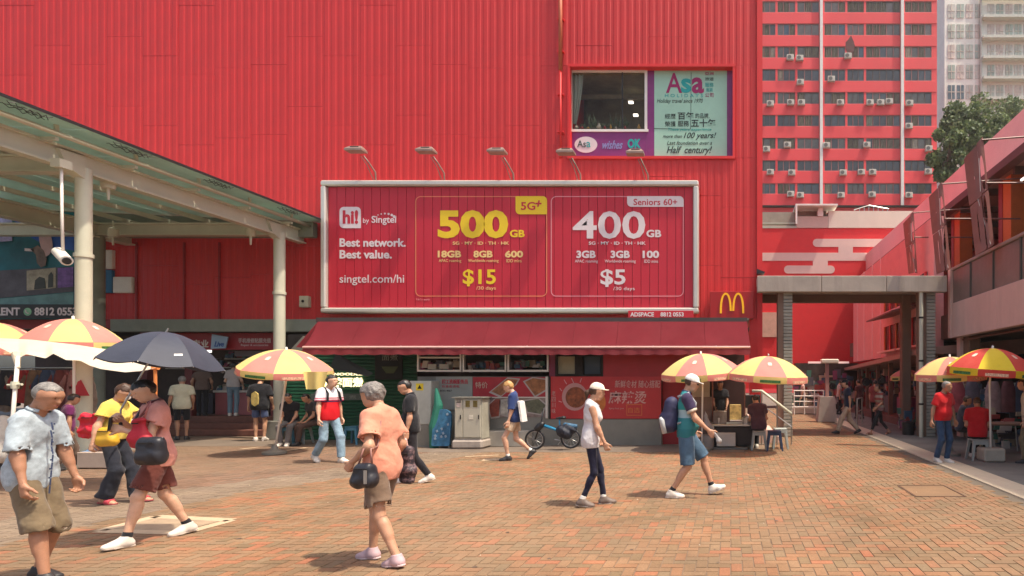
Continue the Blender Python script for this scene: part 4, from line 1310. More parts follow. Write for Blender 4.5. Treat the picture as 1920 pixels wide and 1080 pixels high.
tb('3GB', 1081, 1117, 470, 484, M_whitev, bold=.04); tb('3GB', 1145, 1181, 470, 484, M_whitev, bold=.04); tb('100', 1205, 1236, 470, 484, M_whitev, bold=.04)
tb('APAC roaming', 1078, 1121, 487, 494, M_whitev); tb('Worldwide roaming', 1134, 1192, 487, 494, M_whitev); tb('IDD mins', 1208, 1234, 487, 493, M_whitev)
tb('$5', 1126, 1173, 505, 538, M_whitev, bold=.022); tb('/30 days', 1150, 1190, 538, 546, M_whitev)
tb('T&Cs apply', 780, 806, 560, 564, M_pinkv)
ad = empty('agency_sign', (bx_(1240), DB - .16, bz_(598)), 'small red strip sign with white writing under the billboard corner', 'sign')
q = MB(); q.box(bx_(1180), bx_(1301), DB - .2, DB - .16, bz_(598), bz_(584), .006); q.build('sign_board', mat('bright_red_sign', (.5, .015, .03), var=.04), ad)
text_mesh('lettering', 'ADSPACE', bx_(1184), bx_(1228), bz_(595), bz_(587), DB - .202, M_whitev, ad, bold=.03); text_mesh('lettering', '8812 0553', bx_(1240), bx_(1283), bz_(595), bz_(587), DB - .202, M_whitev, ad, bold=.03)
# floodlights on curved arms
M_lamp = mat('lamp_taupe', (.27, .19, .16), rough=.5, metal=.2, dirt=.4, dirtcol=(.2, .12, .1), dirtscale=4)
fl = empty('floodlight', (bx_(703), DB - .05, bz_(338)), 'x', 'floodlight', 'floodlights over the billboard')
q = MB(); p0 = Vector((0, .1, -.02))
q.tube([p0, p0 + Vector((0, -.03, .25)), p0 + Vector((-.10, -.16, .47)), p0 + Vector((-.18, -.28, .62))], .022, 8); q.build('arm', M_lamp, fl, smooth=True, wc=False)
q = MB(); q.tube([p0 + Vector((-.05, 0, 0)), p0 + Vector((-.16, -.16, .42)), p0 + Vector((-.24, -.30, .60))], .012, 6); q.build('brace', M_lamp, fl, smooth=True, wc=False)
q = MB()
hx0 = Vector((-.27, -.32, .72))
tp = [(-.15, -.07), (.15, -.07), (.15, .07), (-.15, .07)]; bt = [(-.26, -.15), (.22, -.15), (.22, .12), (-.26, .12)]
q.add([hx0 + Vector((x, y, .07)) for x, y in tp] + [hx0 + Vector((x, y, -.02)) for x, y in bt] + [hx0 + Vector((x, y, -.07)) for x, y in bt],
      [(0, 1, 2, 3), (0, 4, 5, 1), (1, 5, 6, 2), (2, 6, 7, 3), (3, 7, 4, 0), (4, 8, 9, 5), (5, 9, 10, 6), (6, 10, 11, 7), (7, 11, 8, 4), (8, 11, 10, 9)])
q.build('lamp_head', M_lamp, fl, wc=False)
q = MB(); q.box(hx0.x - .12, hx0.x + .11, hx0.y - .115, hx0.y - .08, hx0.z + .01, hx0.z + .045); q.build('lens', M_dark, fl, wc=False)
for k, px in enumerate((703, 832, 962, 1088, 1215)):
    o = fl if k == 0 else copy_tree(fl)
    o.location = (bx_(px), DB - .05, bz_(338) - (.02 * k))
    o['label'] = 'grey floodlight on a curved arm above the billboard, %s from the left' % ORD[k]

# golden arches sign
ms = empty('arches_sign', (wx(1371), DW - .1, wz(600)), 'square dark red sign with golden arches at the wall corner', 'sign')
DM = DW - .35
q = MB(); q.box(PX(1331, DM), PX(1413, DM), DM, DM + .3, PZ(597, DM), PZ(546, DM), .01); q.build('sign_box', mat('mcd_red', (.36, .012, .012), rough=.3, var=.03), ms)
def arch(cx, side):
    pts_o, pts_i = [], []
    z0, z1 = PZ(587, DM), PZ(549.5, DM); Hh = z1 - z0
    w = PX(1382, DM) - PX(1371.5, DM)
    return z0, Hh, w
z0 = PZ(587.5, DM); Hh = PZ(549, DM) - z0; xc = PX(1372.5, DM); wa = PX(1395, DM) - xc
outer = []
q = MB(); 
for sgn in (-1, 1):
    for (xo, xi) in ((0, 1),):
        n = 14; A_, B_ = [], []
        for k in range(n + 1):
            t = k / n; th = math.pi * t
            c0 = wa * .52
            ro, ri = wa * .52 - .0, wa * .52 - .0
            ox = c0 - math.cos(th) * wa * .50; oz = math.sin(th) ** .75 * Hh
            ix_ = c0 - math.cos(th) * wa * (.50 - .17); iz_ = math.sin(th) ** .8 * Hh * .91
            if t > .5 and False: pass
            A_.append((xc + sgn * ox, z0 + oz)); B_.append((xc + sgn * ix_, z0 + iz_))
        # inner leg stops higher
        vs = [(x, DM - .03, z) for x, z in A_] + [(x, DM - .03, z) for x, z in B_] + [(x, DM, z) for x, z in A_] + [(x, DM, z) for x, z in B_]
        N = n + 1
        for v in range(len(vs)):
            pass
        vs = [(x, y + (.003 if sgn > 0 else 0), max(z, z0 + (Hh * .12 if abs(x - xc) < wa * .25 else 0))) for x, y, z in vs]
        fs_ = []
        for k in range(n): fs_ += [(k, k + 1, k + 1 + N, k + N), (k, k + 2 * N, k + 1 + 2 * N, k + 1), (k + N, k + 1 + N, k + 1 + 3 * N, k + 3 * N)]
        fs_ += [(0, N, 3 * N, 2 * N), (n, n + N, n + 3 * N, n + 2 * N)]
        q.add(vs, fs_)
q.build('golden_arches', mat('golden_yellow', (.85, .42, .01), rough=.4, var=.02, emit=.12), ms)
# ------------------------------------------------------------------ ground floor behind the canopy
sh = empty('shop_row', (-15, DW, 0), 'shaded row of open shops under the glass canopy, raised on tiled steps', 'shop')
q = MB(); q.box(PX(215, DW), PX(600, DW), DW - .12, DW + .2, PZ(622, DW), ZB - .004); q.build('lintel_beam', M_beam, sh)
q = MB(); q.box(PX(-400, DW), PX(212, DW), DW - .06, DW + .2, PZ(616, DW), ZB - .004); q.build('lintel_beam', M_dred, sh)
FL = 0.52
q = MB(); q.box(PX(-400, DW), -12.75, DW + .95, DW + 8, 0, FL); q.build('shop_floor', mat('shop_floor', (.16, .09, .07), rough=.5), sh)
for k in range(3):
    q = MB(); q.box(-20, -12.75, DW - .15 + k * .36, DW + .95, k * .17 + (.006 if k == 0 else 0), (k + 1) * .17 + (.01 if k == 2 else 0), .012); q.build('step', M_tile, sh)
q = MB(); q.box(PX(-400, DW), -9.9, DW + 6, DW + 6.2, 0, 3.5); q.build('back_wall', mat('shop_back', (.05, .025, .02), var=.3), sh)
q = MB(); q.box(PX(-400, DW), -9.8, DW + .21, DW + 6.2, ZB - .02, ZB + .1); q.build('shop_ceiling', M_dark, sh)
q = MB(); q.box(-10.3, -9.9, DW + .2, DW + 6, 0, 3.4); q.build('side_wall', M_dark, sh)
for px in (268, 352, 512):
    q = MB(); q.box(PX(px, 17.6), PX(px, 17.6) + .22, 17.5, 17.75, FL if px < 500 else 0, ZB); q.build('shop_pillar', mat('maroon_pillar', (.16, .03, .03)), sh)
# shop sign
sg = empty('shop_sign', (PX(420, 17.2), 17.2, 2.4), 'dark red shop fascia with white characters and a tilted blue and white poster', 'sign')
q = MB(); q.box(PX(300, 17.2), PX(520, 17.2), 17.2, 17.3, PZ(656, 17.2), PZ(624, 17.2), .01); q.build('sign_board', M_redfascia, sg)
text_px('lettering', '手机维修贴膜充值', 447, 508, 634, 643, 17.19, M_whitev, sg, bold=.01)
text_px('lettering', 'Repair & accessories', 452, 503, 645, 650, 17.19, M_whitev, sg)
text_px('lettering', '专业', 362, 391, 637, 652, 17.19, mat('lit_print', (.75, .7, .62), var=0), sg, bold=.02)
q = MB(); q.prism([(PX(398, 17.1), PZ(654, 17.1)), (PX(425, 17.1), PZ(653, 17.1)), (PX(430, 17.1), PZ(632, 17.1)), (PX(400, 17.1), PZ(627, 17.1))], 17.05, 17.08); q.build('poster', mat('pale_blue_poster', (.35, .48, .62), var=.1), sg)
text_px('lettering', 'Live', 402, 420, 640, 650, 17.04, mat('blue_print', (.03, .1, .35), var=0), sg, shear=.3, bold=.02)
# counters and goods
def goods(name, label, cat, px0, px1, py0, py1, d, n, cols, parent=None, depth=.3, sz=(.05, .16)):
    """a cluster of small separate packs, one stuff object"""
    q = MB()
    for k in range(n):
        q.cm = k % len(cols)
        c = PT(rg.uniform(px0, px1), rg.uniform(py0, py1), d + rg.uniform(0, depth))
        a_ = rg.uniform(-.4, .4); w_, h_ = rg.uniform(*sz), rg.uniform(*sz)
        q.obox(c, (w_ / 2 * math.cos(a_), w_ / 2 * math.sin(a_), 0), (-.03 * math.sin(a_), .03 * math.cos(a_), 0), (rg.uniform(-.02, .02), 0, h_ / 2))
    o = q.build(name, cols, parent)
    if parent is None: tag(o, label, cat, kind='stuff')
    else: o['kind'] = 'stuff'
    return o
GC = [mat('goods_%d' % i, c, rough=.5, var=.1) for i, c in enumerate(((.35, .06, .05), (.1, .1, .12), (.4, .3, .2), (.06, .12, .2), (.5, .45, .4), (.25, .05, .12), (.05, .14, .1)))]
ct = empty('shop_counter', (PX(440, 17.9), 17.9, FL), 'pink fronted shop counter behind the woman in jeans', 'counter')
q = MB(); q.box(PX(403, 18), PX(472, 18), 18, 18.6, FL, PZ(736, 18), .01); q.build('counter_body', mat('counter_pink', (.42, .12, .13), rough=.4), ct)
q = MB(); q.box(PX(401, 18), PX(474, 18), 17.96, 18.65, PZ(736, 18) + .002, PZ(732, 18), .006); q.build('counter_top', M_white, ct)
goods('counter_goods', 'x', 'goods', 404, 470, 722, 732, 18.2, 26, GC, ct, sz=(.06, .2))
ct2 = empty('shop_counter', (PX(385, 18.5), 18.5, FL), 'dark counter left of the pink one inside the shop', 'counter')
q = MB(); q.box(PX(330, 18.6), PX(399, 18.6), 18.6, 19.2, FL, PZ(738, 18.6), .01); q.build('counter_body', mat('counter_dark', (.05, .04, .06)), ct2)
for k, (px0, px1, pz) in enumerate(((310, 400, 690), (410, 505, 688), (420, 508, 672), (300, 395, 672))):
    s_ = empty('display_shelf', (PX(px0, 19.5), 19.5, PZ(pz, 19.5)), 'dim wall shelf packed with goods, %s in the shop' % ('lower left', 'lower right', 'upper right', 'upper left')[k], 'shelf')
    q = MB(); q.box(PX(px0, 19.5), PX(px1, 19.5), 19.5, 19.9, PZ(pz, 19.5) - .03, PZ(pz, 19.5)); q.build('board', GC[4], s_)
    goods('shelf_goods', 'x', 'goods', px0 + 3, px1 - 3, pz - 9, pz - 2, 19.52, 34, GC, s_, sz=(.06, .17))
q = MB(); q.box(PX(330, 18.2), PX(395, 18.2), 18.2, 18.24, PZ(661, 18.2), PZ(655.5, 18.2)); tag(q.build('light_strip', mat('tube_glow', (1, .93, .85), emit=1.2, var=0)), 'glowing light strip under the shop fascia', 'light')
q = MB(); q.box(PX(440, 18), PX(510, 18), 18, 18.04, PZ(668, 18), PZ(658, 18)); tag(q.build('price_board', mat('price_board', (.28, .28, .34))), 'grey price board hanging in the phone shop', 'board')

# wall boxes, meter box
def wallbox(px0, px1, py0, py1, label, m, d=DW, dep=.10, name='wall_box'):
    t = empty(name, (PX((px0 + px1) / 2, d), d, PZ(py1, d)), label, 'box')
    q = MB(); q.box(PX(px0, d), PX(px1, d), d - dep, d, PZ(py1, d), PZ(py0, d), .012); q.build('casing', m, t)
    q = MB(); q.box(PX(px0, d) + .04, PX(px1, d) - .04, d - dep - .008, d - dep - .001, PZ(py1, d) + .04, PZ(py0, d) - .04, .004); q.build('cover', m, t)
    return t
wallbox(197, 217, 470, 505, 'upper white box on the shaded red wall, above the blue one', M_white)
wallbox(196, 216, 507, 550, 'blue box on the shaded red wall', mat('blue_box', (.03, .17, .35)))
wallbox(218, 253, 520, 550, 'wide white box beside the blue one', M_white)
mbx = wallbox(567, 584, 556, 577, 'small cream meter box left of the billboard', mat('cream_box', (.5, .47, .33)), dep=.14)
q = MB(); q.tube([(PX(575, DW), DW - .16, PZ(566, DW)), (PX(575, DW), DW - .15, PZ(566, DW))], .04, 10); q.build('dial', M_dark, mbx)
# panel joints of the shaded wall
for px in (258, 347, 413):
    q = MB(); q.box(PX(px, DW) - .02, PX(px, DW) + .02, DW - .05, DW, ZB, PZ(455, DW)); tag(q.build('joint_strip', M_dred, red))

# ------------------------------------------------------------------ glass canopy
can = empty('glass_canopy', (-12.19, 15.85, 0), 'cream steel canopy with green glass roof reaching in from the left', 'canopy')
XP = -12.19; ZC = 5.47
Y_N, Y_F = 2.2, 16.72
for (px_, d_, label) in ((157, 11.05, 0), (524, 15.85, 0)):
    X_ = PX(px_, d_); r_ = .118 if d_ < 12 else .132
    pc = empty('column', (X_, d_, 0)); adopt(pc, can)
    q = MB(); q.lathe([(r_, 0.12), (r_, ZC + .1)], (X_, d_, 0), 20); q.build('shaft', M_cream, pc, smooth=True, sharp=40)
    q = MB(); q.box(X_ - .24, X_ + .24, d_ - .24, d_ + .24, 0, .5 if d_ > 15 else .15, .02); q.build('column_base', M_grey if d_ > 15 else M_conc, pc)
    q = MB(); q.lathe([(r_ + .02, 3.9), (r_ + .02, 3.97)], (X_, d_, 0), 20); q.build('band', M_cream, pc, smooth=True, sharp=40)
    q = MB(); q.prismx([(d_ - .05, ZC - .12), (d_ - .05, ZC + .3), (d_ - .5, ZC + .3), (d_ - .35, ZC + .02)], X_ - .1, X_ + .1); q.build('bracket', M_cream, pc)
for (px_, d_) in ((185, 15.85), (-150, 11.05)):
    X_ = -17.1
    q = MB(); q.lathe([(.15, 0), (.15, ZC)], (X_, d_, 0), 18); q.build('column', M_cream if d_ < 12 else M_beam, can, smooth=True, sharp=40)
def hbeam_y(x, z, h_, w_, name='long_beam', m=M_cream, y0=Y_N, y1=Y_F):
    q = MB(); q.box(x - w_ / 2, x + w_ / 2, y0, y1, z, z + .04); q.box(x - w_ / 2, x + w_ / 2, y0, y1, z + h_ - .04, z + h_); q.box(x - .03, x + .03, y0, y1, z + .04, z + h_ - .04)
    return q.build(name, m, can)
hbeam_y(XP, ZC, .38, .20)
hbeam_y(-17.1, ZC - .05, .40, .26)
q = MB(); q.tube([(XP + .35, Y_N, 5.93), (XP + .35, Y_F, 5.93)], .05, 8); q.build('edge_rail', M_cream, can, smooth=True)
for k in range(10):
    y = 3.4 + k * 1.38
    q = MB(); q.box(XP + .33, XP + .37, y - .03, y + .03, 5.95, 6.12); q.box(XP - .02, XP + .36, y - .03, y + .03, 5.80, 5.86); q.build('rail_bracket', M_cream, can)
for y in (6.4, 11.05, 15.85):
    q = MB(); 
    q.box(-24, XP - .13, y - .1, y + .1, ZC + .02, ZC + .06); q.box(-24, XP - .13, y - .1, y + .1, ZC + .31, ZC + .35); q.box(-24, XP - .13, y - .025, y + .025, ZC + .06, ZC + .31)
    q.build('cross_beam', M_cream, can)
for k in range(5):
    X_ = XP - 1.0 - k * 1.1
    q = MB(); q.box(X_ - .04, X_ + .04, Y_N, Y_F, 5.88, 5.98); q.build('purlin', M_cream, can)
# roof panes
k = 0; y = Y_N
XE = -11.45
while y < Y_F - .1:
    y1 = min(y + 1.38, Y_F + .02)
    for (xa, xb) in ((XE - 2.2, XE), (XE - 4.42, XE - 2.22), (XE - 6.64, XE - 4.44), (XE - 8.9, XE - 6.66)):
        zf = lambda x: 6.06 + (XE - x) * .045
        q = MB(); q.add([(xa, y + .01, zf(xa)), (xb, y + .01, zf(xb)), (xb, y1 - .01, zf(xb)), (xa, y1 - .01, zf(xa)), (xa, y + .01, zf(xa) + .015), (xb, y + .01, zf(xb) + .015), (xb, y1 - .01, zf(xb) + .015), (xa, y1 - .01, zf(xa) + .015)],
              [(0, 3, 2, 1), (4, 5, 6, 7), (0, 1, 5, 4), (1, 2, 6, 5), (2, 3, 7, 6), (3, 0, 4, 7)])
        q.build('roof_pane', M_glassroof, can)
    y = y1
q = MB(); q.box(XE, XE + .02, Y_N, Y_F, 6.05, 6.10); q.build('roof_edge', M_black, can)
q = MB(); q.box(XE, XE + .35, Y_F - .25, Y_F, 6.02, 6.07); q.build('gutter_end', M_white, can)
q = MB(); q.prism([(-24, 5.62), (XE - .3, 5.62), (XE - .3, 6.04), (-24, 6.57)], 16.5, 16.68); q.build('wall_beam', M_beam, can)
# small canopy things: lamps, camera
def pend(px, py, d, nm, label):
    t = empty('canopy_lamp', (PX(px, d), d, ZC), label, 'lamp', 'round lamps under the glass canopy')
    c = PT(px, py, d)
    q = MB(); q.lathe([(.10, .0), (.115, .05), (.115, .2), (.06, .24)], (c.x, c.y, c.z), 14); q.build('housing', M_cream, t, smooth=True, sharp=40)
    q = MB(); q.tube([(c.x, c.y, c.z + .23), (c.x, c.y, ZC + .3)], .02, 6); q.build('stem', M_cream, t)
    q = MB(); q.lathe([(.02, -.22), (.03, 0)], (c.x, c.y, c.z), 8); q.build('sensor', M_cream, t)
pend(203, 354, 11.6, 0, 'cream round lamp right of the near canopy column')
pend(212, 444, 15.4, 0, 'cream round lamp under the beam near the rear column')
pend(470, 443, 15.3, 0, 'cream round lamp under the rear beam near the thin column')
pend(6, 285, 11.2, 0, 'cream round lamp at the left edge of the picture under the roof beam')
cc = empty('security_camera', PT(115, 315, 10.4), 'white bullet camera hanging on a long pole from the canopy', 'camera')
q = MB(); q.tube([PT(115, 312, 10.4), PT(116, 400, 10.4), PT(118, 470, 10.4)], .022, 8); q.build('pole', M_white, cc, smooth=True)
q = MB(); q.box(PX(106, 10.4), PX(124, 10.4), 10.3, 10.5, PZ(316, 10.4), PZ(311, 10.4) + .1); q.build('mount', M_cream, cc)
p0, p1 = PT(109, 472, 10.5), PT(125, 489, 10.25)
q = MB(); q.tube([p0, p1], .085, 14); q.build('housing', M_white, cc, smooth=True, sharp=50)
q = MB(); q.tube([p1, p1 + (p1 - p0) * .04], .06, 12); q.build('lens', M_black, cc)
# string of tangled wires on the canopy edge
for (ya, yb, lab) in ((9.3, 9.9, 'nearest'), (10.9, 11.6, 'second'), (12.9, 13.5, 'third'), (15.0, 15.6, 'farthest')):
    q = MB()
    for k in range(4):
        pts = [(XE + .0 - .05 * k + .03 * math.sin(j * 1.7 + k), ya + (yb - ya) * j / 9, 6.0 + .03 * math.sin(j * 2.3 + k * 2)) for j in range(10)]
        q.tube(pts, .006, 5)
    tag(q.build('cable_tangle', M_black), 'dark tangle of cables under the glass roof edge, %s one' % lab, 'cable', 'cable tangles on the canopy edge')

# ------------------------------------------------------------------ left advert board
la = empty('advert_board', (PX(50, 16.4), 16.4, PZ(597, 16.4)), 'large blue sea themed advert board at the left under the canopy', 'billboard')
DL = 16.4
def L_(px, py, y=0): return (PX(px, DL), DL - y, PZ(py, DL))
q = MB(); q.box(PX(-300, DL), PX(139, DL), DL, DL + .2, PZ(598, DL), PZ(398, DL)); q.build('board', mat('sea_teal', (.01, .20, .25), var=.5, vscale=.35), la)
def poly(name, pts, m, y=.006):
    q = MB(); q.prism([(PX(a, DL), PZ(b, DL)) for a, b in pts], DL - y, DL - y + .004); return q.build(name, m, la)
poly('print_blue', [(28, 415), (60, 408), (139, 432), (139, 470), (90, 462), (60, 446)], mat('sea_blue', (.02, .10, .45), var=.3, vscale=1), .006)
poly('print_band', [(-10, 572), (-10, 561), (139, 548), (139, 572)], mat('sea_grey', (.13, .27, .27), var=.25), .012)
poly('print_lower', [(-10, 560), (-10, 508), (48, 505), (139, 500), (139, 547)], mat('print_dusk', (.09, .085, .10), var=.4, vscale=2.5), .018)
poly('photo_inset', [(52, 545), (52, 508), (106, 502), (106, 540)], mat('photo_sand', (.40, .36, .26), var=.45, vscale=4), .024)
poly('photo_inset', [(110, 540), (110, 503), (139, 501), (139, 538)], mat('photo_violet', (.20, .10, .35), var=.6, vscale=4), .024)
poly('photo_figure', [(66, 543), (68, 526), (76, 519), (86, 522), (88, 541)], mat('photo_dark', (.05, .06, .05), var=.3), .030)
poly('photo_figure', [(92, 540), (93, 517), (98, 510), (102, 516), (101, 539)], MATS['photo_dark'], .030)
bl_ = []
for k in range(18):
    a_ = 2 * math.pi * k / 18; bl_.append((88 + 12 * math.cos(a_) + 2 * math.sin(3 * a_), 452 + 30 * math.sin(a_)))
poly('print_plume', bl_, mat('plume_pink', (.60, .42, .42), var=.15, vscale=3), .030)
poly('print_diver', [(60, 468), (74, 460), (84, 470), (90, 486), (88, 498), (80, 502), (72, 494), (70, 478)], mat('diver_brown', (.20, .14, .11), var=.4, vscale=5), .036)
poly('print_diver', [(49, 471), (49, 466), (66, 467), (66, 472)], M_whitev, .036)
q = MB(); q.box(PX(-300, DL), PX(139, DL), DL - .05, DL - .03, PZ(597, DL), PZ(571, DL)); q.build('caption_band', mat('caption_black', (.02, .022, .025)), la)
def tl(s, a, b, c, d, m, **k): return text_mesh('lettering', s, PX(a, DL), PX(b, DL), PZ(d, DL), PZ(c, DL), DL - .052, m, la, **k)
tl('FOR RENT', -46, 42, 577, 592, M_whitev, bold=.03)
tl('8812 0553', 69, 148, 577, 592, M_whitev, bold=.03)
q = MB(); c_ = PX(56, DL); z_ = PZ(585, DL)
q.prism([(c_ + .11 * math.cos(k * math.pi / 9), z_ + .11 * math.sin(k * math.pi / 9)) for k in range(18)] , DL - .056, DL - .051); q.build('chat_logo', mat('chat_green', (.25, .5, .3), var=0), la)
q = MB(); q.tube([(c_ - .04, DL - .06, z_ + .045), (c_ - .035, DL - .06, z_ - .01), (c_ + .01, DL - .06, z_ - .045), (c_ + .05, DL - .06, z_ - .035)], .016, 6); q.build('chat_logo', M_whitev, la)
poly('white_card', [(-2, 454), (-2, 403), (25, 408), (25, 452)], mat('card_lilac', (.42, .40, .60), var=.3, vscale=9), .03)

# ------------------------------------------------------------------ stall row with awning
ki = empty('food_kiosk', (PX(1000, 14.3), 14.3, 0), 'row of food stalls with grey plinth and red posters under the maroon awning', 'kiosk')
DK = 14.3
def K(px): return PX(px, DK)
def KZ(py): return PZ(py, DK)
q = MB(); q.box(K(880), K(1240), DK, DK + .3, 0, KZ(786)); q.build('plinth', M_grey, ki)
q = MB(); q.box(K(782), K(880), DK + .02, DK + .3, 0, KZ(706)); q.build('plinth', M_grey, ki)
q = MB(); q.box(K(905), K(998), DK - .35, DK - .002, 0, KZ(806), .02); q.build('ledge', mat('ledge_pale', (.34, .31, .26), dirt=.4), ki)
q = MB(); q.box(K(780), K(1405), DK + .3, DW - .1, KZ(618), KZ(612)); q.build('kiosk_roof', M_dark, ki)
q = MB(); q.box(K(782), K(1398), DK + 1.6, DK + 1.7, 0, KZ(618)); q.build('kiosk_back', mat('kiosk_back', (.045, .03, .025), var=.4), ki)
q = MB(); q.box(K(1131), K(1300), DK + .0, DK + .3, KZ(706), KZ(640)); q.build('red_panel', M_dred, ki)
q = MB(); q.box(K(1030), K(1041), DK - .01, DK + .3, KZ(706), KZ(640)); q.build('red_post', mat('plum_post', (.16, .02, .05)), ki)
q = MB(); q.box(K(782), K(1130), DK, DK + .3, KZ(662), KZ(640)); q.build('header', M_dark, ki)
# counter windows
for k, (a, b) in enumerate(((783, 866), (868, 950), (952, 1029))):
    wf = empty('window', (K(a), DK, KZ(697))); adopt(wf, ki)
    q = MB(); fw = 3
    q.box(K(a), K(b), DK - .03, DK + .05, KZ(697), KZ(693.5)); q.box(K(a), K(b), DK - .03, DK + .05, KZ(665), KZ(661))
    q.box(K(a), K(a + fw), DK - .03, DK + .05, KZ(693.5), KZ(665)); q.box(K(b - fw), K(b), DK - .03, DK + .05, KZ(693.5), KZ(665))
    if k == 0: q.box(K(a + fw), K(b - fw), DK - .025, DK + .03, KZ(672), KZ(669))
    q.build('window_frame', M_frame, wf)
    q = MB(); q.box(K(a + fw), K(b - fw), DK + .28, DK + .6, KZ(697), KZ(695)); q.build('inner_shelf', M_steel, wf)
    goods('stored_goods', 'x', 'goods', a + 6, b - 6, 680, 692, DK + .35, 22, GC, wf, sz=(.07, .2))
q = MB(); q.box(K(790), K(806), DK + .3, DK + .5, KZ(692), KZ(682)); q.build('carton', M_offw, ki)
q = MB(); q.box(K(812), K(830), DK + .3, DK + .5, KZ(691), KZ(682)); q.build('carton', M_offw, ki)
for (a, b, m_) in ((1043, 1076, mat('blind_beige', (.30, .27, .17), var=.1)), (1094, 1124, mat('screen_blue', (.04, .06, .08)))):
    q = MB(); q.box(K(a), K(b), DK + .1, DK + .14, KZ(701), KZ(668)); q.build('window_blind', m_, ki)
q = MB()
for (a, b, c, d) in ((1041, 1131, 662, 666), (1041, 1131, 702, 706), (1041, 1044, 666, 702), (1127, 1131, 666, 702), (1078, 1092, 666, 702)):
    q.box(K(a), K(b), DK - .01, DK + .28, KZ(d), KZ(c))
q.build('window_frame', M_dark, ki)
# posters
def poster(name, px0, px1, py0, py1, m, y=.015):
    q = MB(); q.box(K(px0), K(px1), DK - y, DK - y + .012, KZ(py1), KZ(py0)); return q.build(name, m, ki)
q = MB(); q.box(K(880), K(1029), DK, DK + .28, KZ(786), KZ(706)); q.build('poster_backing', M_grey, ki)
poster('white_menu', 818, 886, 706, 768, mat('menu_grey', (.26, .27, .24), var=.08))
poster('red_menu', 887, 1027, 707, 744, mat('menu_red', (.36, .02, .03), var=.15))
poster('photo_menu', 905, 1027, 746, 782, mat('menu_photo', (.22, .16, .14), var=.5, vscale=5))
for pp, m_, yy in (([(922, 734), (952, 710), (972, 712), (966, 722), (940, 742)], (.30, .12, .05), .02), ([(985, 716), (1000, 709), (1024, 712), (1024, 730), (1004, 742)], (.28, .11, .04), .02), ([(917, 760), (930, 748), (938, 748), (936, 780), (922, 782)], (.25, .06, .04), .02), ([(940, 752), (965, 748), (975, 768), (955, 780), (940, 776)], (.36, .33, .28), .02), ([(984, 752), (1010, 748), (1024, 760), (1014, 776), (990, 772)], (.10, .10, .06), .02)):
    q = MB(); q.prism([(K(a), KZ(b)) for a, b in pp], DK - yy - .004, DK - yy); q.build('dish_photo', mat('dish_%d' % pp[0][0], m_, var=.45, vscale=9), ki)
    q = MB(); cx_ = sum(a for a, b in pp) / len(pp); cy_ = sum(b for a, b in pp) / len(pp)
    q.prism([(K(cx_ + (a - cx_) * 1.18), KZ(cy_ + (b - cy_) * 1.18)) for a, b in pp], DK - yy + .0005, DK - yy + .003); q.build('plate_rim', mat('plate_rim', (.38, .33, .3)), ki)
q = MB(); q.box(K(1024), K(1028), DK - .05, DK - .02, KZ(784), KZ(706)); q.box(K(884), K(1024), DK - .05, DK - .02, KZ(746), KZ(744)); q.build('poster_rail', M_frame, ki)
def tk(s, a, b, c, d, m, y=.017, **k): return text_mesh('lettering', s, K(a), K(b), KZ(d), KZ(c), DK - y, m, ki, **k)
mrp = mat('red_print', (.42, .03, .05), var=0)
tk('招工洗碗服务员', 829, 878, 711, 720, mrp, bold=.02); tk('有意者请电', 829, 862, 722, 727, mrp); tk('8123 4567', 826, 848, 731, 734, M_dark)
tk('特价', 892, 915, 716, 728, mat('menu_cream', (.5, .4, .3), var=0))
# hot soup poster
poster('soup_poster', 1033, 1240, 706, 785, mat('soup_red', (.42, .03, .03), var=.12, vscale=2))
bowl = [(1078 + 24 * math.cos(k * math.pi / 12), 744 + 26 * math.sin(k * math.pi / 12)) for k in range(24)]
q = MB(); q.prism([(K(a), KZ(b)) for a, b in bowl], DK - .021, DK - .017); q.build('bowl_print', mat('bowl_pale', (.45, .22, .2), var=.1), ki)
q = MB(); q.prism([(K(1080 + (a - 1078) * .8), KZ(745 + (b - 744) * .75)) for a, b in bowl], DK - .026, DK - .022); q.build('soup_print', mat('soup_brown', (.22, .06, .02), var=.7, vscale=7), ki)
bowl = [(1126 + 10 * math.cos(k * math.pi / 8), 754 + 17 * math.sin(k * math.pi / 8)) for k in range(16)]
q = MB(); q.prism([(K(a), KZ(b)) for a, b in bowl], DK - .021, DK - .017); q.build('bowl_print', mat('bowl_orange', (.5, .15, .03), var=.3, vscale=6), ki)
for (a0, b0, a1, b1) in ((1058, 712, 1063, 720), (1072, 709, 1076, 718), (1091, 709, 1088, 717), (1050, 728, 1054, 733), (1048, 752, 1054, 754)):
    q = MB(); q.tube([(K(a0), DK - .02, KZ(b0)), (K(a1), DK - .02, KZ(b1))], .01, 5); q.build('steam_print', mat('steam_pink', (.6, .3, .3), var=0), ki)
mhp = mat('pale_hand_print', (.52, .28, .24), var=.05)
tk('新鲜食材 随心搭配', 1153, 1256 - 18, 713, 727, mhp, bold=.01, shear=.08); tk('麻辣烫', 1141, 1212, 733, 757, mhp, bold=.015, shear=.1)
tk('自选', 1178, 1200, 764, 774, mat('orange_hand', (.55, .16, .04), var=0))
q = MB()
for (a0, a1, c0, c1) in ((1175, 1204, 758, 759), (1175, 1204, 778, 779), (1175, 1176, 759, 778), (1203, 1204, 759, 778)): q.box(K(a0), K(a1), DK - .02, DK - .016, KZ(c1), KZ(c0))
q.build('print_frame', MATS['orange_hand'], ki)
for k, ch in enumerate('老四川味'): tk(ch, 1035, 1042, 733 + k * 11, 742 + k * 11, mhp)
tk('Spicy hot pot', 1142, 1170, 764, 768, mhp)
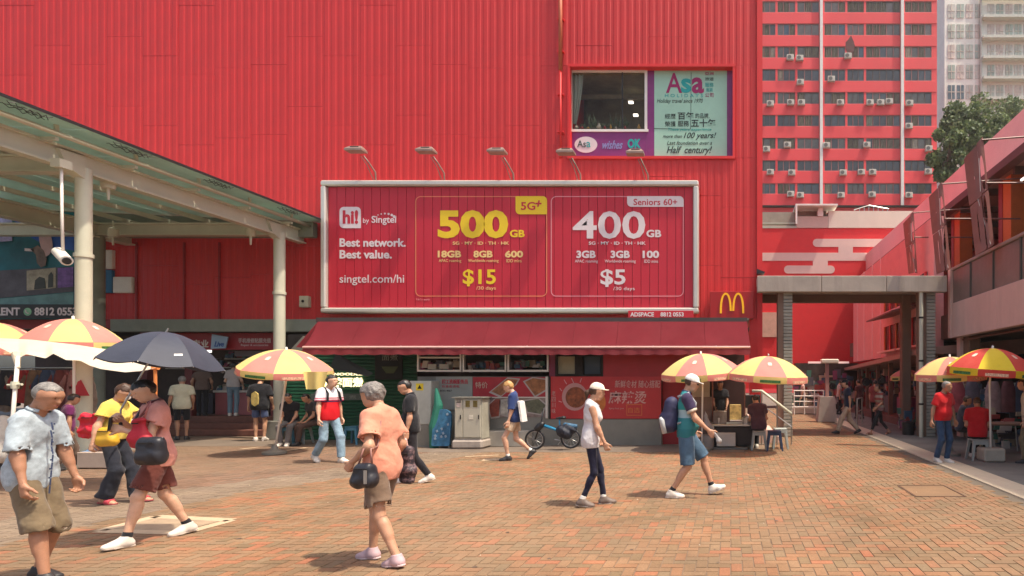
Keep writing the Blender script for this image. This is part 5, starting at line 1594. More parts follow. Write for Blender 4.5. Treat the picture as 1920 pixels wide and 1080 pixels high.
# right end of the stall row: red side with pale door curtain
q = MB(); q.box(K(1240), K(1300), DK + .25, DK + .3, 0, KZ(640)); q.build('red_side', M_dred, ki)
q = MB(); q.box(K(1298), K(1331), DK - .02, DK + .02, KZ(800), KZ(704)); q.build('pale_screen', mat('screen_pale', (.36, .31, .24), var=.1), ki)
q = MB(); q.box(K(1331), K(1398), DK + 1.2, DK + 1.25, 0, KZ(640)); q.build('brown_screen', mat('screen_brown', (.055, .022, .018)), ki)
# awning
aw = empty('awning', (PX(985, 14.3), 14.3, 2.4), 'long maroon canvas awning over the food stalls', 'awning')
dr, df = 14.45, 13.72
zr, zf_ = PZ(603, dr), PZ(651, df)
xr0, xr1, xf0, xf1 = PX(596, dr), PX(1401, dr), PX(568, df), PX(1407, df)
nb_ = 26
def awp(u, v):
    return (xr0 + (xr1 - xr0) * u + ((xf0 - xr0) * (1 - u) + (xf1 - xr1) * u) * v, dr + (df - dr) * v, zr + (zf_ - zr) * v - .05 * math.sin(v * math.pi) - .012 * math.sin(u * 90) * math.sin(v * math.pi) - .02 * math.sin(u * 11 + 1) * math.sin(v * math.pi))
q = MB(); q.grid(awp, 130, 8); q.build('canvas', M_awn, aw, smooth=True)
q = MB(); q.tube([awp(0, 1), awp(1, 1)], .028, 8); q.build('front_bar', mat('pink_bar', (.62, .38, .34), rough=.4), aw)
for k in range(1, 10):
    q = MB(); q.tube([tuple(Vector(awp(k / 10, v)) + Vector((0, 0, .004))) for v in (0, .25, .5, .75, 1)], .007, 5); q.build('canvas_seam', M_awn, aw)
def val(u, v):
    p = awp(u, 1); return (p[0], p[1] - .01 - .02 * v + .012 * math.sin(u * 170) * v, p[2] - .02 - v * (.145 + .02 * abs(math.sin(u * 3.14 * 28))))
q = MB(); q.grid(val, 420, 2); q.build('valance', M_awn2, aw, smooth=True)
q = MB(); q.prismx([(dr, zr), (df, zf_), (dr, zf_)], xr0 - .0, xr0 + .01); q.build('side_flap', M_awn, aw)
q = MB(); q.box(xr0 - .05, xr1, dr, dr + .18, zr - .02, zr + .1); q.build('cassette', mat('cassette_dark', (.06, .045, .045)), aw)
for k in range(7):
    x_ = xf0 + .8 + k * (xf1 - xf0 - 1.6) / 6
    q = MB(); q.tube([(x_, dr, zf_ - .1), (x_, df + .02, zf_ + .02)], .02, 6); q.build('awning_arm', M_steel, aw)
q = MB(); q.box(xr0 - .1, xr1 + .05, dr + .19, DW - .04, zr + .06, zr + .1); q.build('top_cover', M_grey, aw)
# grey and pale box above pillar 2: shade sheet between canopy and awning
q = MB(); q.prism([(PX(545, 15), PZ(655, 15)), (PX(568, 15), PZ(630, 15)), (PX(600, 15), PZ(645, 15)), (PX(600, 15), PZ(662, 15))], 15, 15.03); tag(q.build('grey_sheet', M_grey), 'grey sheet tied beside the awning corner', 'sheet')

# green shutter shop
gs = empty('green_shutter_shop', (PX(680, 15.6), 15.6, 0), 'closed dark green shutter stall with glowing characters left of the kiosk', 'stall')
DS = 15.6
n_ = 26; zt_ = PZ(655, DS)
sl = MB(); sl.prismx([(0, 0), (-.02, .02), (-.02, zt_ / n_ - .03), (0, zt_ / n_ - .006), (.02, zt_ / n_ - .006), (.02, 0)], PX(538, DS), PX(782, DS))
slm = sl.mesh('shutter_slat'); slm.materials.append(M_green)
for k in range(n_):
    o = bpy.data.objects.new('shutter_slat', slm); COL.objects.link(o); o.location = (0, DS, k * zt_ / n_); adopt_copy(o, gs)
q = MB(); q.box(PX(538, DS), PX(782, DS), DS + .03, DS + .06, 0, zt_ + .4); q.build('shutter_backing', M_dark, gs)
glow = mat('warm_sign_glow', (1.0, .86, .5), emit=1.1, var=0)
text_px('lettering', '招牌面煮', 602, 681, 707, 726, DS - .05, glow, gs, bold=.04)
text_px('lettering', 'NOODLE', 626, 680, 699, 704, DS - .05, glow, gs, bold=.04)
q = MB(); q.box(PX(585, DS), PX(700, DS), DS - .05, DS - .03, PZ(750, DS), PZ(738, DS)); q.build('price_strip', mat('strip_grey', (.12, .15, .13)), gs)
text_px('lettering', '面 · 饭 · 煮 · 炒', 600, 700 - 4, 741, 748, DS - .055, mat('dim_print', (.3, .33, .28), var=0), gs)
q = MB(); q.box(PX(705, DS), PX(757, DS), DS - .06, DS - .03, PZ(712, DS), PZ(660, DS), .01); q.build('menu_board', mat('menu_black', (.02, .02, .018)), gs)
q = MB(); c_ = PT(731, 700, DS - .07); q.lathe([(.10, 0), (.2, .14), (.22, .18)], (0, 0, 0), 16)
o = q.build('bowl_picture', mat('bowl_green', (.10, .13, .05)), gs, wc=True); 
for v in o.data.vertices: v.co = (v.co.x + c_.x, v.co.y * .1 + c_.y, v.co.z + c_.z)
text_px('lettering', '面煮', 716, 746, 665, 676, DS - .065, mat('dim_print', (.3, .33, .28), var=0), gs)
# dark slanting shade cloth in front of the shutter
q = MB(); q.add([PT(630, 662, 14.6), PT(700, 700, 13.9), PT(690, 706, 13.9), PT(618, 690, 14.6)], [(0, 1, 2, 3)]); q.add([PT(630, 662, 14.62), PT(700, 700, 13.92), PT(690, 706, 13.92), PT(618, 690, 14.62)], [(3, 2, 1, 0)])
tag(q.build('shade_cloth', mat('shade_dark', (.03, .035, .03))), 'dark sagging shade cloth behind the middle parasol', 'cloth')
# ------------------------------------------------------------------ gateway over the passage
gw = empty('concrete_gateway', (PX(1600, 16.4), 16.4, 0), 'low concrete beam gateway spanning the passage on ribbed columns', 'gateway')
D1 = 16.2
x0, x1 = PX(1420, D1), PX(1776, D1)
zt, zb = PZ(517, D1), PZ(547, D1)
xs = [x0, PX(1540, D1), PX(1662, D1), x1]
for k in range(3):
    q = MB(); q.box(xs[k] + (.0 if k == 0 else .012), xs[k + 1], D1, D1 + .25, zb, zt, .012); q.build('fascia_panel', M_conc, gw)
q = MB(); q.box(x0, x1, D1 + .252, D1 + 2.3, zb + .22, zt - .02); q.build('slab', M_conc, gw)
q = MB(); q.box(x0, x1, D1 + 2.05, D1 + 2.3, zb - .02, zb + .22); q.build('rear_beam', M_brownp, gw)
for px, d in ((1475, D1 + .35), (1741, D1 + .35)):
    X_ = PX(px, d); c_ = empty('column', (X_, d, 0)); adopt(c_, gw)
    q = MB(); q.box(X_ - .1 - .16, X_ - .1, d - .12, d + .3, 0, zb + .2); q.build('column_core', M_brownp, c_)
    q = MB(); n_ = 44; hh_ = (zb + .2) / n_
    for k in range(n_): q.box(X_ - .1, X_ + .15, d - .15, d + .2, k * hh_ + .012, (k + 1) * hh_, .01)
    o = q.build('rib_blocks', mat('column_grey', (.33, .31, .26), rough=.8, dirt=.4), c_); o['kind'] = 'stuff'
for px, d in ((1468, D1 + 2.1), (1699, D1 + 2.1)):
    q = MB(); q.box(PX(px, d) - .16, PX(px, d) + .12, d - .15, d + .15, 0, zb + .2, .02); q.build('rear_column', M_brownp, gw)
pp_ = empty('drain_pipe', (PX(1727, D1 + .1), D1 + .1, 0), 'cream drain pipe beside the right gateway column', 'pipe')
q = MB(); q.tube([(PX(1727, D1 + .1), D1 + .1, 0), (PX(1727, D1 + .1), D1 + .1, zb)], .06, 12); q.build('pipe', M_cream, pp_, smooth=True, sharp=40)
for z in (.9, 2.1, 3.3):
    q = MB(); q.lathe([(.068, z), (.068, z + .05)], (PX(1727, D1 + .1), D1 + .1, 0), 12); q.build('pipe_clip', M_dark, pp_)

# ------------------------------------------------------------------ right arcade building
ra = empty('pink_arcade_building', (8, 18, 0), 'pale pink two storey arcade building along the right side', 'building')
XA, XRf = 6.2, 7.6
YN, YE = 2.0, 16.6
zb_, zm, ztp = 1.6 + XA * .19, 1.6 + XA * .345, 1.6 + XA * .507
yy_ = YN
while yy_ < YE - .1:
    y2_ = min(yy_ + 2.92, YE)
    q = MB(); q.box(XA + rg.uniform(0, .006), XA + .22, yy_, y2_ - .014, zb_, zm, .012); q.build('parapet_panel_lower', M_palepink, ra); yy_ = y2_
q = MB(); q.tube([(XA + .3, YN, zb_ - .06), (XA + .3, YE, zb_ - .06)], .03, 6); q.build('service_pipe', M_brown, ra)
y = YE - .05; pp2 = MB()
pm = MB(); pm.box(0, .06, 0, 1.25, 0, ztp - zm - .1, .01); pme = pm.mesh('parapet_panel'); pme.materials.append(mat('panel_taupe', (.21, .16, .14), rough=.4, var=.12, dirt=.3))
while y > YN + 1.3:
    o = bpy.data.objects.new('parapet_panel', pme); COL.objects.link(o); o.location = (XA + .05, y - 1.25, zm + .01); adopt_copy(o, ra)
    q = MB(); q.box(XA + .02, XA + .14, y, y + .05, zm, ztp - .06); q.build('parapet_post', mat('post_dark', (.07, .085, .075)), ra)
    y -= 1.32
q = MB(); q.box(XA, XA + .16, YN, YE, ztp - .08, ztp, .015); q.build('handrail', mat('rail_taupe', (.30, .22, .19)), ra)
q = MB(); q.box(XA - .03, XA + .22, YE - .12, YE + .06, zb_, ztp); q.build('end_post', M_palepink, ra)
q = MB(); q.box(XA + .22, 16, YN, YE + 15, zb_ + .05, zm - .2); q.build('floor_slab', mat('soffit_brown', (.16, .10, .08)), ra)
q = MB(); q.box(XA + .22, XA + .5, YE - .2, YE + .06, 0, zb_ + .04); q.build('end_wall', M_palepink, ra)
# arcade columns + back wall + shop goods
for y in (16.2, 12.6, 9.2, 5.8):
    q = MB(); q.box(XA + .3, XA + .62, y - .2, y + .2, 0, zb_ + .06, .02); q.build('arcade_column', M_brownp, ra)
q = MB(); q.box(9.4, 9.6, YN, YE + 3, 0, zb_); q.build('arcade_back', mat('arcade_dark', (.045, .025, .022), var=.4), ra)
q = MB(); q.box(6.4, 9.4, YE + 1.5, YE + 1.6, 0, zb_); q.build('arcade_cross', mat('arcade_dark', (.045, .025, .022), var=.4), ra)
# roof with pink fascia
zr1, zr0 = 1.6 + XRf * .925, 1.6 + XRf * .795
YR = XRf * F / (1600 - HX)
q = MB(); q.box(XRf, XRf + .3, YN, YR, zr0 + .1, zr1); q.build('roof_fascia', M_pink, ra)
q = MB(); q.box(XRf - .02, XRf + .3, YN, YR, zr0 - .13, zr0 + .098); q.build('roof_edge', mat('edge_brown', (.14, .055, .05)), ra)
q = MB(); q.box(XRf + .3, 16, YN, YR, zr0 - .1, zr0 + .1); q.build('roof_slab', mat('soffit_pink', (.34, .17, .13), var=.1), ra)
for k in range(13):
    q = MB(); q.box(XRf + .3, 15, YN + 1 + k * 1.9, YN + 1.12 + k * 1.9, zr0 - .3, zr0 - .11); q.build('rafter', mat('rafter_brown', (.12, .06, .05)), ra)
q = MB(); q.box(11.2, 11.4, YN, YR, zm, zr0); q.build('upper_back_wall', mat('upper_wall_red', (.24, .09, .07), var=.2), ra)
for y in (13.5, 17.2, 21.0, 25.5):
    q = MB(); q.box(8.1, 8.55, y - .25, y + .25, zm - .1, zr0 - .1); q.build('upper_column', M_orange, ra)
    q = MB(); q.box(8.08, 8.57, y + .252, y + .5, zm - .1, zr0 - .1); q.build('upper_column', M_dred, ra)
for y in (9.4, 12.4, 15.6):
    q = MB(); q.obox((8.0, y, zr0 - .55), (0, .55, .0), (.03, 0, 0), (0, 0, .025)); q.build('tube_lamp', mat('tube_white', (1, .95, .9), emit=1.0, var=0), ra)
# far wing: pink facade behind the gateway
fw = empty('pink_far_wing', (6.6, 24, 0), 'pink wing with dark window bands seen under the gateway', 'building')
XF = 6.2; YF0, YF1 = 17.9, XF * F / (1600 - HX)
q = MB(); q.box(XF, XF + .3, YF0, YF1, 2.5, 6.6); q.build('wing_wall', mat('wing_pink', (.78, .33, .32), var=.06), fw)
for (ya, yb, za, zb2) in ((18.5, 20.6, 2.75, 3.7), (21.0, 23.4, 2.75, 3.7), (18.5, 20.6, 4.2, 5.0), (21.0, 23.4, 4.2, 5.0)):
    w__ = empty('window', (XF, ya, za)); adopt(w__, fw)
    q = MB(); q.box(XF - .03, XF + .02, ya, yb, za, zb2); q.build('window_pane', mat('dark_pane', (.05, .03, .03), rough=.2), w__)
    for t in range(4):
        yy = ya + (yb - ya) * t / 3
        q = MB(); q.box(XF - .08, XF - .032, yy - .06, yy + .06, za, zb2); q.build('window_bar', M_orange if t % 2 else M_redp, w__)
    q = MB(); q.box(XF - .35, XF - .03, ya - .1, yb + .1, za - .1, za - .04); q.build('sill', M_pink, w__)
q = MB(); q.prism([(XF - 1.0, 2.9 + .9), (XF, 3.1 + .9), (XF, 3.18 + .9), (XF - 1.0, 2.95 + .9)], 19.0, 22.5); q.build('sun_shade', M_brown, fw)
for y in (24.2, 25.6, 27.2, 28.6):
    q = MB(); q.box(XF - .03, XF, y, y + .05, 2.5, 6.6); q.build('wall_joint', M_pink, fw)
# long low roof of the market row
mr_ = empty('market_row', (6, 26, 0), 'low market row with a long sloping pale roof edge running into the distance', 'market')
A0, A1 = Vector((5.55, 17.0, 2.45)), Vector((6.4, 38, 2.05))
def lr(y, o=0): return A0.x + (A1.x - A0.x) * (y - 17) / 21 + o
q = MB(); q.add([(A0.x, 17, 2.36), (A1.x, 38, 1.98), (A1.x, 38, 2.12), (A0.x, 17, 2.52), (A0.x + 3, 17, 2.36), (A1.x + 3, 38, 1.98), (A1.x + 3, 38, 2.3), (A0.x + 3, 17, 2.8)],
      [(0, 1, 2, 3), (0, 4, 5, 1), (3, 2, 6, 7), (0, 3, 7, 4), (1, 5, 6, 2)]); q.build('long_roof', mat('roof_dusty_pink', (.42, .24, .19), var=.1), mr_)
for k in range(9):
    y = 18.2 + k * 2.3
    q = MB(); q.box(lr(y, .35), lr(y, .5), y - .07, y + .07, 0, 2.4); q.build('row_post', M_brownp, mr_)
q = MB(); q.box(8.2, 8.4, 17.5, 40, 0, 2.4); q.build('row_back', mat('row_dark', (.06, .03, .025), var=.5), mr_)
q = MB(); q.box(lr(18, .3), 8.2, 18, 40, 0, .25); q.build('row_platform', M_tile, mr_)
for k in range(6):
    y = 18.6 + k * 3.0; c0 = (lr(y, 1.1), y, 0)
    t = empty('market_stall', c0, 'small dim goods stall number %s along the market row behind the gateway' % ORD[k], 'stall', 'goods stalls in the market row')
    q = MB(); q.box(c0[0] - .5, c0[0] + .6, y - .8, y + .8, .25, .95, .02); q.build('stall_table', GC[(k * 3 + 2) % 7], t)
    q = MB()
    for j in range(30):
        q.cm = j % 7
        q.obox((c0[0] + rg.uniform(-.5, .6), y + rg.uniform(-.8, .8), rg.uniform(1.0, 2.0)), (rg.uniform(.04, .12), 0, 0), (0, rg.uniform(.04, .1), 0), (0, 0, rg.uniform(.04, .16)))
    o = q.build('hanging_goods', GC, t); o['kind'] = 'stuff'
# round hats hanging in the row
for k, (px, py, d) in enumerate(((1624, 716, 22), (1653, 714, 20), (1580, 722, 27), (1561, 724, 29))):
    q = MB(); c_ = PT(px, py, d); r_ = 8 * d / F if k < 2 else 6 * d / F
    q.tube([c_, c_ + Vector((0, .04, 0))], r_, 14); q.tube([c_ - Vector((0, .1, 0)), c_], r_ * .5, 12)
    tag(q.build('hanging_hat', M_black), 'round black hat hanging in the market row, %s from the right' % ORD[[1, 0, 2, 3][k]], 'hat', 'black hats hanging in the market row')

# ------------------------------------------------------------------ metal banner fins
def fin(pa, pb, pc, pd, d, label):
    """quad of pixels: left-top, right-top, right-bottom, left-bottom"""
    t = empty('metal_banner', PT((pa[0] + pc[0]) / 2, pc[1], d), label, 'banner', 'brown metal banner fins on the arcade')
    A_, B_, C_, D_ = PT(*pa, d + .35), PT(*pb, d), PT(*pc, d), PT(*pd, d + .25)
    m1 = A_.lerp(B_, .62); m2 = D_.lerp(C_, .55)
    th = Vector((.02, .05, 0))
    def bil(u, v): return A_.lerp(B_, u).lerp(D_.lerp(C_, u), v) + Vector((0, -.12 * math.sin(u * math.pi), 0))
    # leaf with an oval hole, as a ring of quads
    def leaf(u0, u1, v0, v1, hole, nm):
        n = 28; O, I = [], []
        for k in range(n):
            a_ = 2 * math.pi * k / n + .1
            ca, sa = math.cos(a_), math.sin(a_)
            mm = max(abs(ca), abs(sa))
            O.append(bil(u0 + (u1 - u0) * (.5 + .5 * ca / mm), v0 + (v1 - v0) * (.5 + .5 * sa / mm)))
            hu, hv, ru, rv = hole
            I.append(bil(u0 + (u1 - u0) * (hu + ru * ca), v0 + (v1 - v0) * (hv + rv * sa)))
        q = MB(); vs = O + I + [p + th for p in O] + [p + th for p in I]; fs_ = []
        for k in range(n):
            j = (k + 1) % n
            fs_ += [(k, j, j + n, k + n), (k + 2 * n, k + 3 * n, j + 3 * n, j + 2 * n), (k, k + 2 * n, j + 2 * n, j), (k + n, j + n, j + 3 * n, k + 3 * n)]
        q.add(vs, fs_); q.build(nm, mat('fin_brown', (.27, .10, .085), rough=.5, var=.12, dirt=.2), t)
    leaf(0, .56, 0.02, .5, (.55, .55, .02, .04), 'fin_leaf'); leaf(.57, 1, 0, .48, (.38, .62, .30, .34), 'fin_leaf')
    leaf(0.02, .5, .51, 1, (.5, .5, .05, .3), 'fin_leaf'); leaf(.56, 1, .49, 1, (.25, .30, .22, .26), 'fin_leaf')
    for v in (.02, .42):
        p = bil(.9, v); q = MB(); q.tube([p, Vector((XRf + .1, p.y, p.z + (.15 if v < .1 else .0)))], .02, 6); q.build('support_rod', M_brown, t)
    q = MB(); q.tube([bil(.35, .5), bil(.75, .98)], .008, 5); q.tube([bil(.6, .15), bil(.5, .45)], .008, 5); q.build('bright_wire', M_white, t)
fin((1807, 293), (1843, 256), (1864, 458), (1828, 480), 13.4, 'largest brown metal banner fin above the arcade balcony')
fin((1741, 366), (1767, 340), (1783, 504), (1755, 514), 15.6, 'middle one of the three brown metal banner fins')
fin((1693, 417), (1713, 395), (1720, 512), (1703, 513), 18.4, 'smallest and farthest brown metal banner fin, over the gateway')

# ------------------------------------------------------------------ cloud wall and things above it
cw = empty('cloud_mural_building', (6, 33, 0), 'red wall with white cloud mural at the end of the passage', 'building')
DC = 33.0
def C(px): return PX(px, DC)
def CZ(py): return PZ(py, DC)
q = MB(); q.box(C(1380), C(1760), DC, DC + 3, CZ(712) - .5, CZ(428)); q.build('mural_wall', mat('mural_red', (.68, .028, .032), var=.05, dirt=.2, dirtcol=(.42, .02, .025)), cw)
q = MB()
mcl = mat('cloud_cream', (.70, .52, .45), var=.03)
q = MB(); r_ = (CZ(448) - CZ(463)) / 2
q.prism(rrect(C(1524), C(1720), CZ(463), CZ(448), [r_, 0, 0, r_], 8), DC - .02, DC)
q.build('cloud_bar', mcl, cw)
for a, b, c, d, rr_ in ((1380, 1631, 474, 489, 'r'), (1470, 1565, 498, 513, 'b')):
    q = MB(); rv = [r_ if rr_ == 'b' else 0, r_, r_, r_ if rr_ == 'b' else 0]
    q.prism(rrect(C(a), C(b), CZ(d), CZ(c), rv, 8), DC - .02, DC); q.build('cloud_bar', mcl, cw)
for a, b, c, d in ((1572, 1599, 463, 474), (1524, 1552, 489, 498)):
    q = MB(); q.box(C(a), C(b), DC - .02, DC, CZ(d), CZ(c)); q.build('cloud_neck', mcl, cw)
q = MB(); q.box(C(1553), C(1760), DC - .05, DC + 3, CZ(427.5), CZ(396)); q.build('white_upper_wall', M_offw, cw)
q = MB(); q.box(C(1494), C(1552.5), DC - .04, DC + 3, CZ(427.5), CZ(406)); q.build('beige_upper_wall', mat('beige_pinkish', (.60, .45, .37), var=.05), cw)
q = MB(); q.box(C(1380), C(1493.5), DC + .6, DC + 3, CZ(427.5), CZ(392)); q.build('grey_recess', mat('recess_grey', (.30, .28, .22)), cw)
q = MB(); q.box(C(1380), C(1493.5), DC - .03, DC + .3, CZ(428), CZ(424)); q.box(C(1380), C(1491), DC - .0, DC + .2, CZ(420), CZ(417)); q.build('recess_ledge', mat('ledge_green', (.42, .46, .36)), cw)
q = MB(); q.box(C(1490), C(1568), DC - .5, DC + 1, CZ(390), CZ(387)); q.box(C(1490), C(1493), DC - .5, DC - .45, CZ(424), CZ(390)); q.box(C(1533), C(1543), DC - .1, DC + .3, CZ(406), CZ(391)); q.build('porch_frame', M_white, cw)
q = MB(); q.box(C(1494), C(1552), DC + .5, DC + .6, CZ(406), CZ(391)); q.build('porch_shadow_wall', mat('recess_brown', (.25, .19, .15)), cw)
for k in range(8):
    q = MB(); x_ = C(1610 + k * 9); q.tube([(x_, DC + 1, CZ(396)), (x_, DC + 1, CZ(376 + abs(k - 3) * 2))], .02, 5); q.build('rail_post', M_steel, cw)
q = MB(); q.tube([(C(1608), DC + 1, CZ(384)), (C(1637), DC + 1, CZ(375)), (C(1675), DC + 1, CZ(382))], .025, 5); q.build('roof_rail', M_steel, cw)
# lower left bits under the gateway: cream opening, pipe
q = MB(); q.box(C(1424), C(1456), DC - .08, DC, CZ(632), CZ(586)); q.build('pale_door_panel', mat('pale_orange', (.58, .38, .28)), cw)
q = MB(); q.box(C(1424), C(1427), DC - .1, DC - .05, CZ(660), CZ(570)); q.build('white_post', M_white, cw)
# gable lamp at the red wall end
q = MB(); q.prism([(PX(1419, 16.5), PZ(505, 16.5)), (PX(1434, 16.5), PZ(511, 16.5)), (PX(1432, 16.5), PZ(514, 16.5)), (PX(1419, 16.5), PZ(514, 16.5))], 16.4, 16.7); tag(q.build('corner_lamp', M_black), 'small black hooded lamp on the red wall corner', 'lamp')
# low dark row and rails beyond the passage
q = MB(); q.box(C(1488), C(1600), DC - 1.2, DC - .3, 0, CZ(712) + .9); tag(q.build('dark_booth_row', mat('booth_dark', (.07, .05, .04), var=.5, vscale=2)), 'dark booth fronts below the red mural wall', 'booth')
goods('booth_goods', 'pale and red goods heaped before the dark booths', 'goods', 1492, 1596, 700, 760, DC - 2.2, 110, GC, sz=(.1, .5))
q = MB()
for z in (.35, .6, .85, 1.1): q.tube([(PX(1488, 27), 27, z), (PX(1545, 27), 27, z)], .03, 6)
for px in (1489, 1508, 1527, 1544): q.tube([(PX(px, 27), 27, 0), (PX(px, 27), 27, 1.1)], .03, 6)
q.cm = 0
r1_ = empty('white_railing', (PX(1516, 27), 27, 0), 'white horizontal railing left of the grey booth in the passage', 'railing'); q.build('rails', M_white, r1_)
q = MB(); q.box(PX(1488, 27), PX(1540, 27), 27.1, 28, 0, .34, .05); q.build('kerb_block', M_offw, r1_)
r2_ = empty('small_railing', (PX(1612, 21), 21, 0), 'thin metal hoop railing behind the walking man', 'railing')
q = MB(); q.tube([(PX(1596, 21), 20, 0), (PX(1596, 21), 20, .95), (PX(1622, 21), 21.5, .95), (PX(1622, 21), 21.5, 0)], .028, 6); q.tube([(PX(1596, 21), 20, .5), (PX(1622, 21), 21.5, .5)], .02, 6); q.build('rails', M_steel, r2_)
# grey booth with winged lamp post
bo = empty('grey_booth', (PX(1551, 22), 22, 0), 'grey box booth carrying a tall post with winged tube lamps', 'booth')
DBo = 22.0
q = MB(); q.prism([(PX(1534, DBo), .02), (PX(1569, DBo), .02), (PX(1566, DBo), PZ(744, DBo)), (PX(1538, DBo), PZ(744, DBo))], DBo, DBo + .6); q.build('booth_box', mat('booth_grey', (.44, .38, .34), dirt=.3), bo)
q = MB(); q.box(PX(1550, DBo), PX(1556, DBo), DBo + .2, DBo + .32, PZ(744, DBo), PZ(678, DBo)); q.build('post', mat('post_pink', (.40, .22, .2)), bo)
q = MB(); q.box(PX(1541, DBo), PX(1574, DBo), DBo + .1, DBo + .42, PZ(681, DBo), PZ(673, DBo), .03); q.build('lamp_housing', M_offw, bo)
for a_, b_ in ((1517, 1541), (1574, 1594)):
    q = MB(); q.box(PX(a_, DBo), PX(b_, DBo), DBo + .2, DBo + .3, PZ(681, DBo), PZ(677.5, DBo)); q.build('tube_lamp', mat('tube_pinkish', (.9, .6, .55), emit=.3, var=0), bo)

# ------------------------------------------------------------------ tower block
DT = 71.0
tw_ = empty('red_tower_block', (PX(1590, DT), DT, 0), 'tall red apartment slab with window bands and two white pipes', 'tower')
def T(px): return PX(px, DT)
def TZ(py): return PZ(py, DT)
XT0, XT1 = T(1340), T(1757)
rows = [(2, 23), (44, 66), (86.5, 108), (129.5, 151.5), (172.5, 194.5), (215.5, 236.5), (258.5, 279), (300.5, 320.5), (343.5, 363.5)]
rows = [(-84, -63), (-41, -20)] + rows
q = MB(); q.box(XT0, XT1, DT + .9, DT + 14, 0, TZ(-140)); q.build('tower_core', M_tower, tw_)
# spandrel bands
edges = [TZ(386)]
for k in range(len(rows) - 1, -1, -1):
    zt1 = TZ(rows[k][1]); q = MB(); q.box(XT0, XT1, DT, DT + .9, edges[-1], zt1, .03); q.build('spandrel', M_tower, tw_)
    edges.append(TZ(rows[k][0]))
q = MB(); q.box(XT0, XT1, DT, DT + .9, edges[-1], TZ(-140)); q.build('spandrel', M_tower, tw_)
q = MB(); q.box(XT0, XT1, DT + .2, DT + .9, 0, TZ(386) - .02); q.build('podium_wall', M_tower, tw_)
q = MB(); q.box(XT0, XT1, DT - .3, DT + .2, TZ(388.5), TZ(386)); q.build('podium_edge', M_dark, tw_)
cells = [(1390, 1420), (1422, 1454), (1458, 1491), (1495, 1536), (1546, 1585), (1589, 1620), (1624, 1688), (1697, 1747)]
glass = [mat('pane_%d' % i, c, rough=.18, var=.35, vscale=1.3, spec=.7) for i, c in enumerate(((.10, .09, .07), (.045, .045, .045), (.19, .17, .13), (.40, .35, .28), (.065, .075, .08), (.14, .11, .09), (.26, .28, .21), (.05, .09, .12)))]
pane_cache = {}
for ri, (ya, yb) in enumerate(rows):
    if yb < 0: continue
    z0_, z1_ = TZ(yb), TZ(ya)
    # side piers between cells
    for ci, (a, b) in enumerate(cells):
        n_ = max(2, round((b - a) / 12))
        w_ = empty('window', (T(a), DT, z0_)); adopt(w_, tw_)
        q = MB(); q.box(T(a), T(b), DT + .06, DT + .16, z1_ - .08, z1_); q.box(T(a), T(b), DT + .06, DT + .16, z0_, z0_ + .07)
        for j in range(n_ + 1):
            x_ = T(a) + (T(b) - T(a)) * j / n_; q.box(x_ - .04, x_ + .04, DT + .06, DT + .16, z0_ + .07, z1_ - .08)
        q.build('window_frame', mat('tower_frame', (.30, .12, .11)) if rg.rand() < .6 else mat('tower_frame_dark', (.10, .07, .065)), w_)
        base = {3: (1, 4), 4: (0, 2), 0: (2, 0), 1: (2, 5), 2: (2, 0), 5: (1, 2), 6: (2, 0), 7: (1, 1), 8: (0, 4)}[ri - 2]
        for j in range(n_):
            g_ = base[0] if rg.rand() < .5 else (base[1] if rg.rand() < .6 else rg.randint(0, 8))
            wv = (T(b) - T(a)) / n_ - .08
            key = (round(wv, 3), round(z1_ - z0_, 2), g_)
            if key not in pane_cache:
                q = MB(); HH = z1_ - z0_ - .15
                if g_ in (2, 3, 6):
                    q.grid(lambda u, v: (u * wv, .06 * math.sin(u * 22), v * HH), 14, 1)
                else: q.box(0, wv, 0, .02, 0, HH)
                pane_cache[key] = q.mesh('window_pane'); pane_cache[key].materials.append(glass[g_])
            o = bpy.data.objects.new('window_pane', pane_cache[key]); COL.objects.link(o)
            o.location = (T(a) + (T(b) - T(a)) * j / n_ + .04, DT + .14, z0_ + .07); adopt_copy(o, w_)
    for (a, b) in ((1340, 1390), (1420, 1422), (1454, 1458), (1491, 1495), (1536, 1546), (1585, 1589), (1620, 1624), (1688, 1697), (1747, 1757)):
        q = MB(); q.box(T(a), T(b), DT + .05, DT + .9, z0_ + .002, z1_ - .002); q.build('pier', M_tower, tw_)
for px, lab in ((1539.5, 'left'), (1691, 'right')):
    q = MB(); q.box(T(px) - .17, T(px) + .17, DT - .3, DT - .02, TZ(386), TZ(-130)); q.build('white_pipe', M_white, tw_)
q = MB(); q.prism([(T(1594 + 9 * math.cos(k * .7)), TZ(86 + 16 * math.sin(k * .7) * (1 + .3 * math.sin(k * 3)))) for k in range(9)], DT - .004, DT + .01); q.build('soot_stain', mat('soot', (.10, .02, .02), var=.4), tw_)
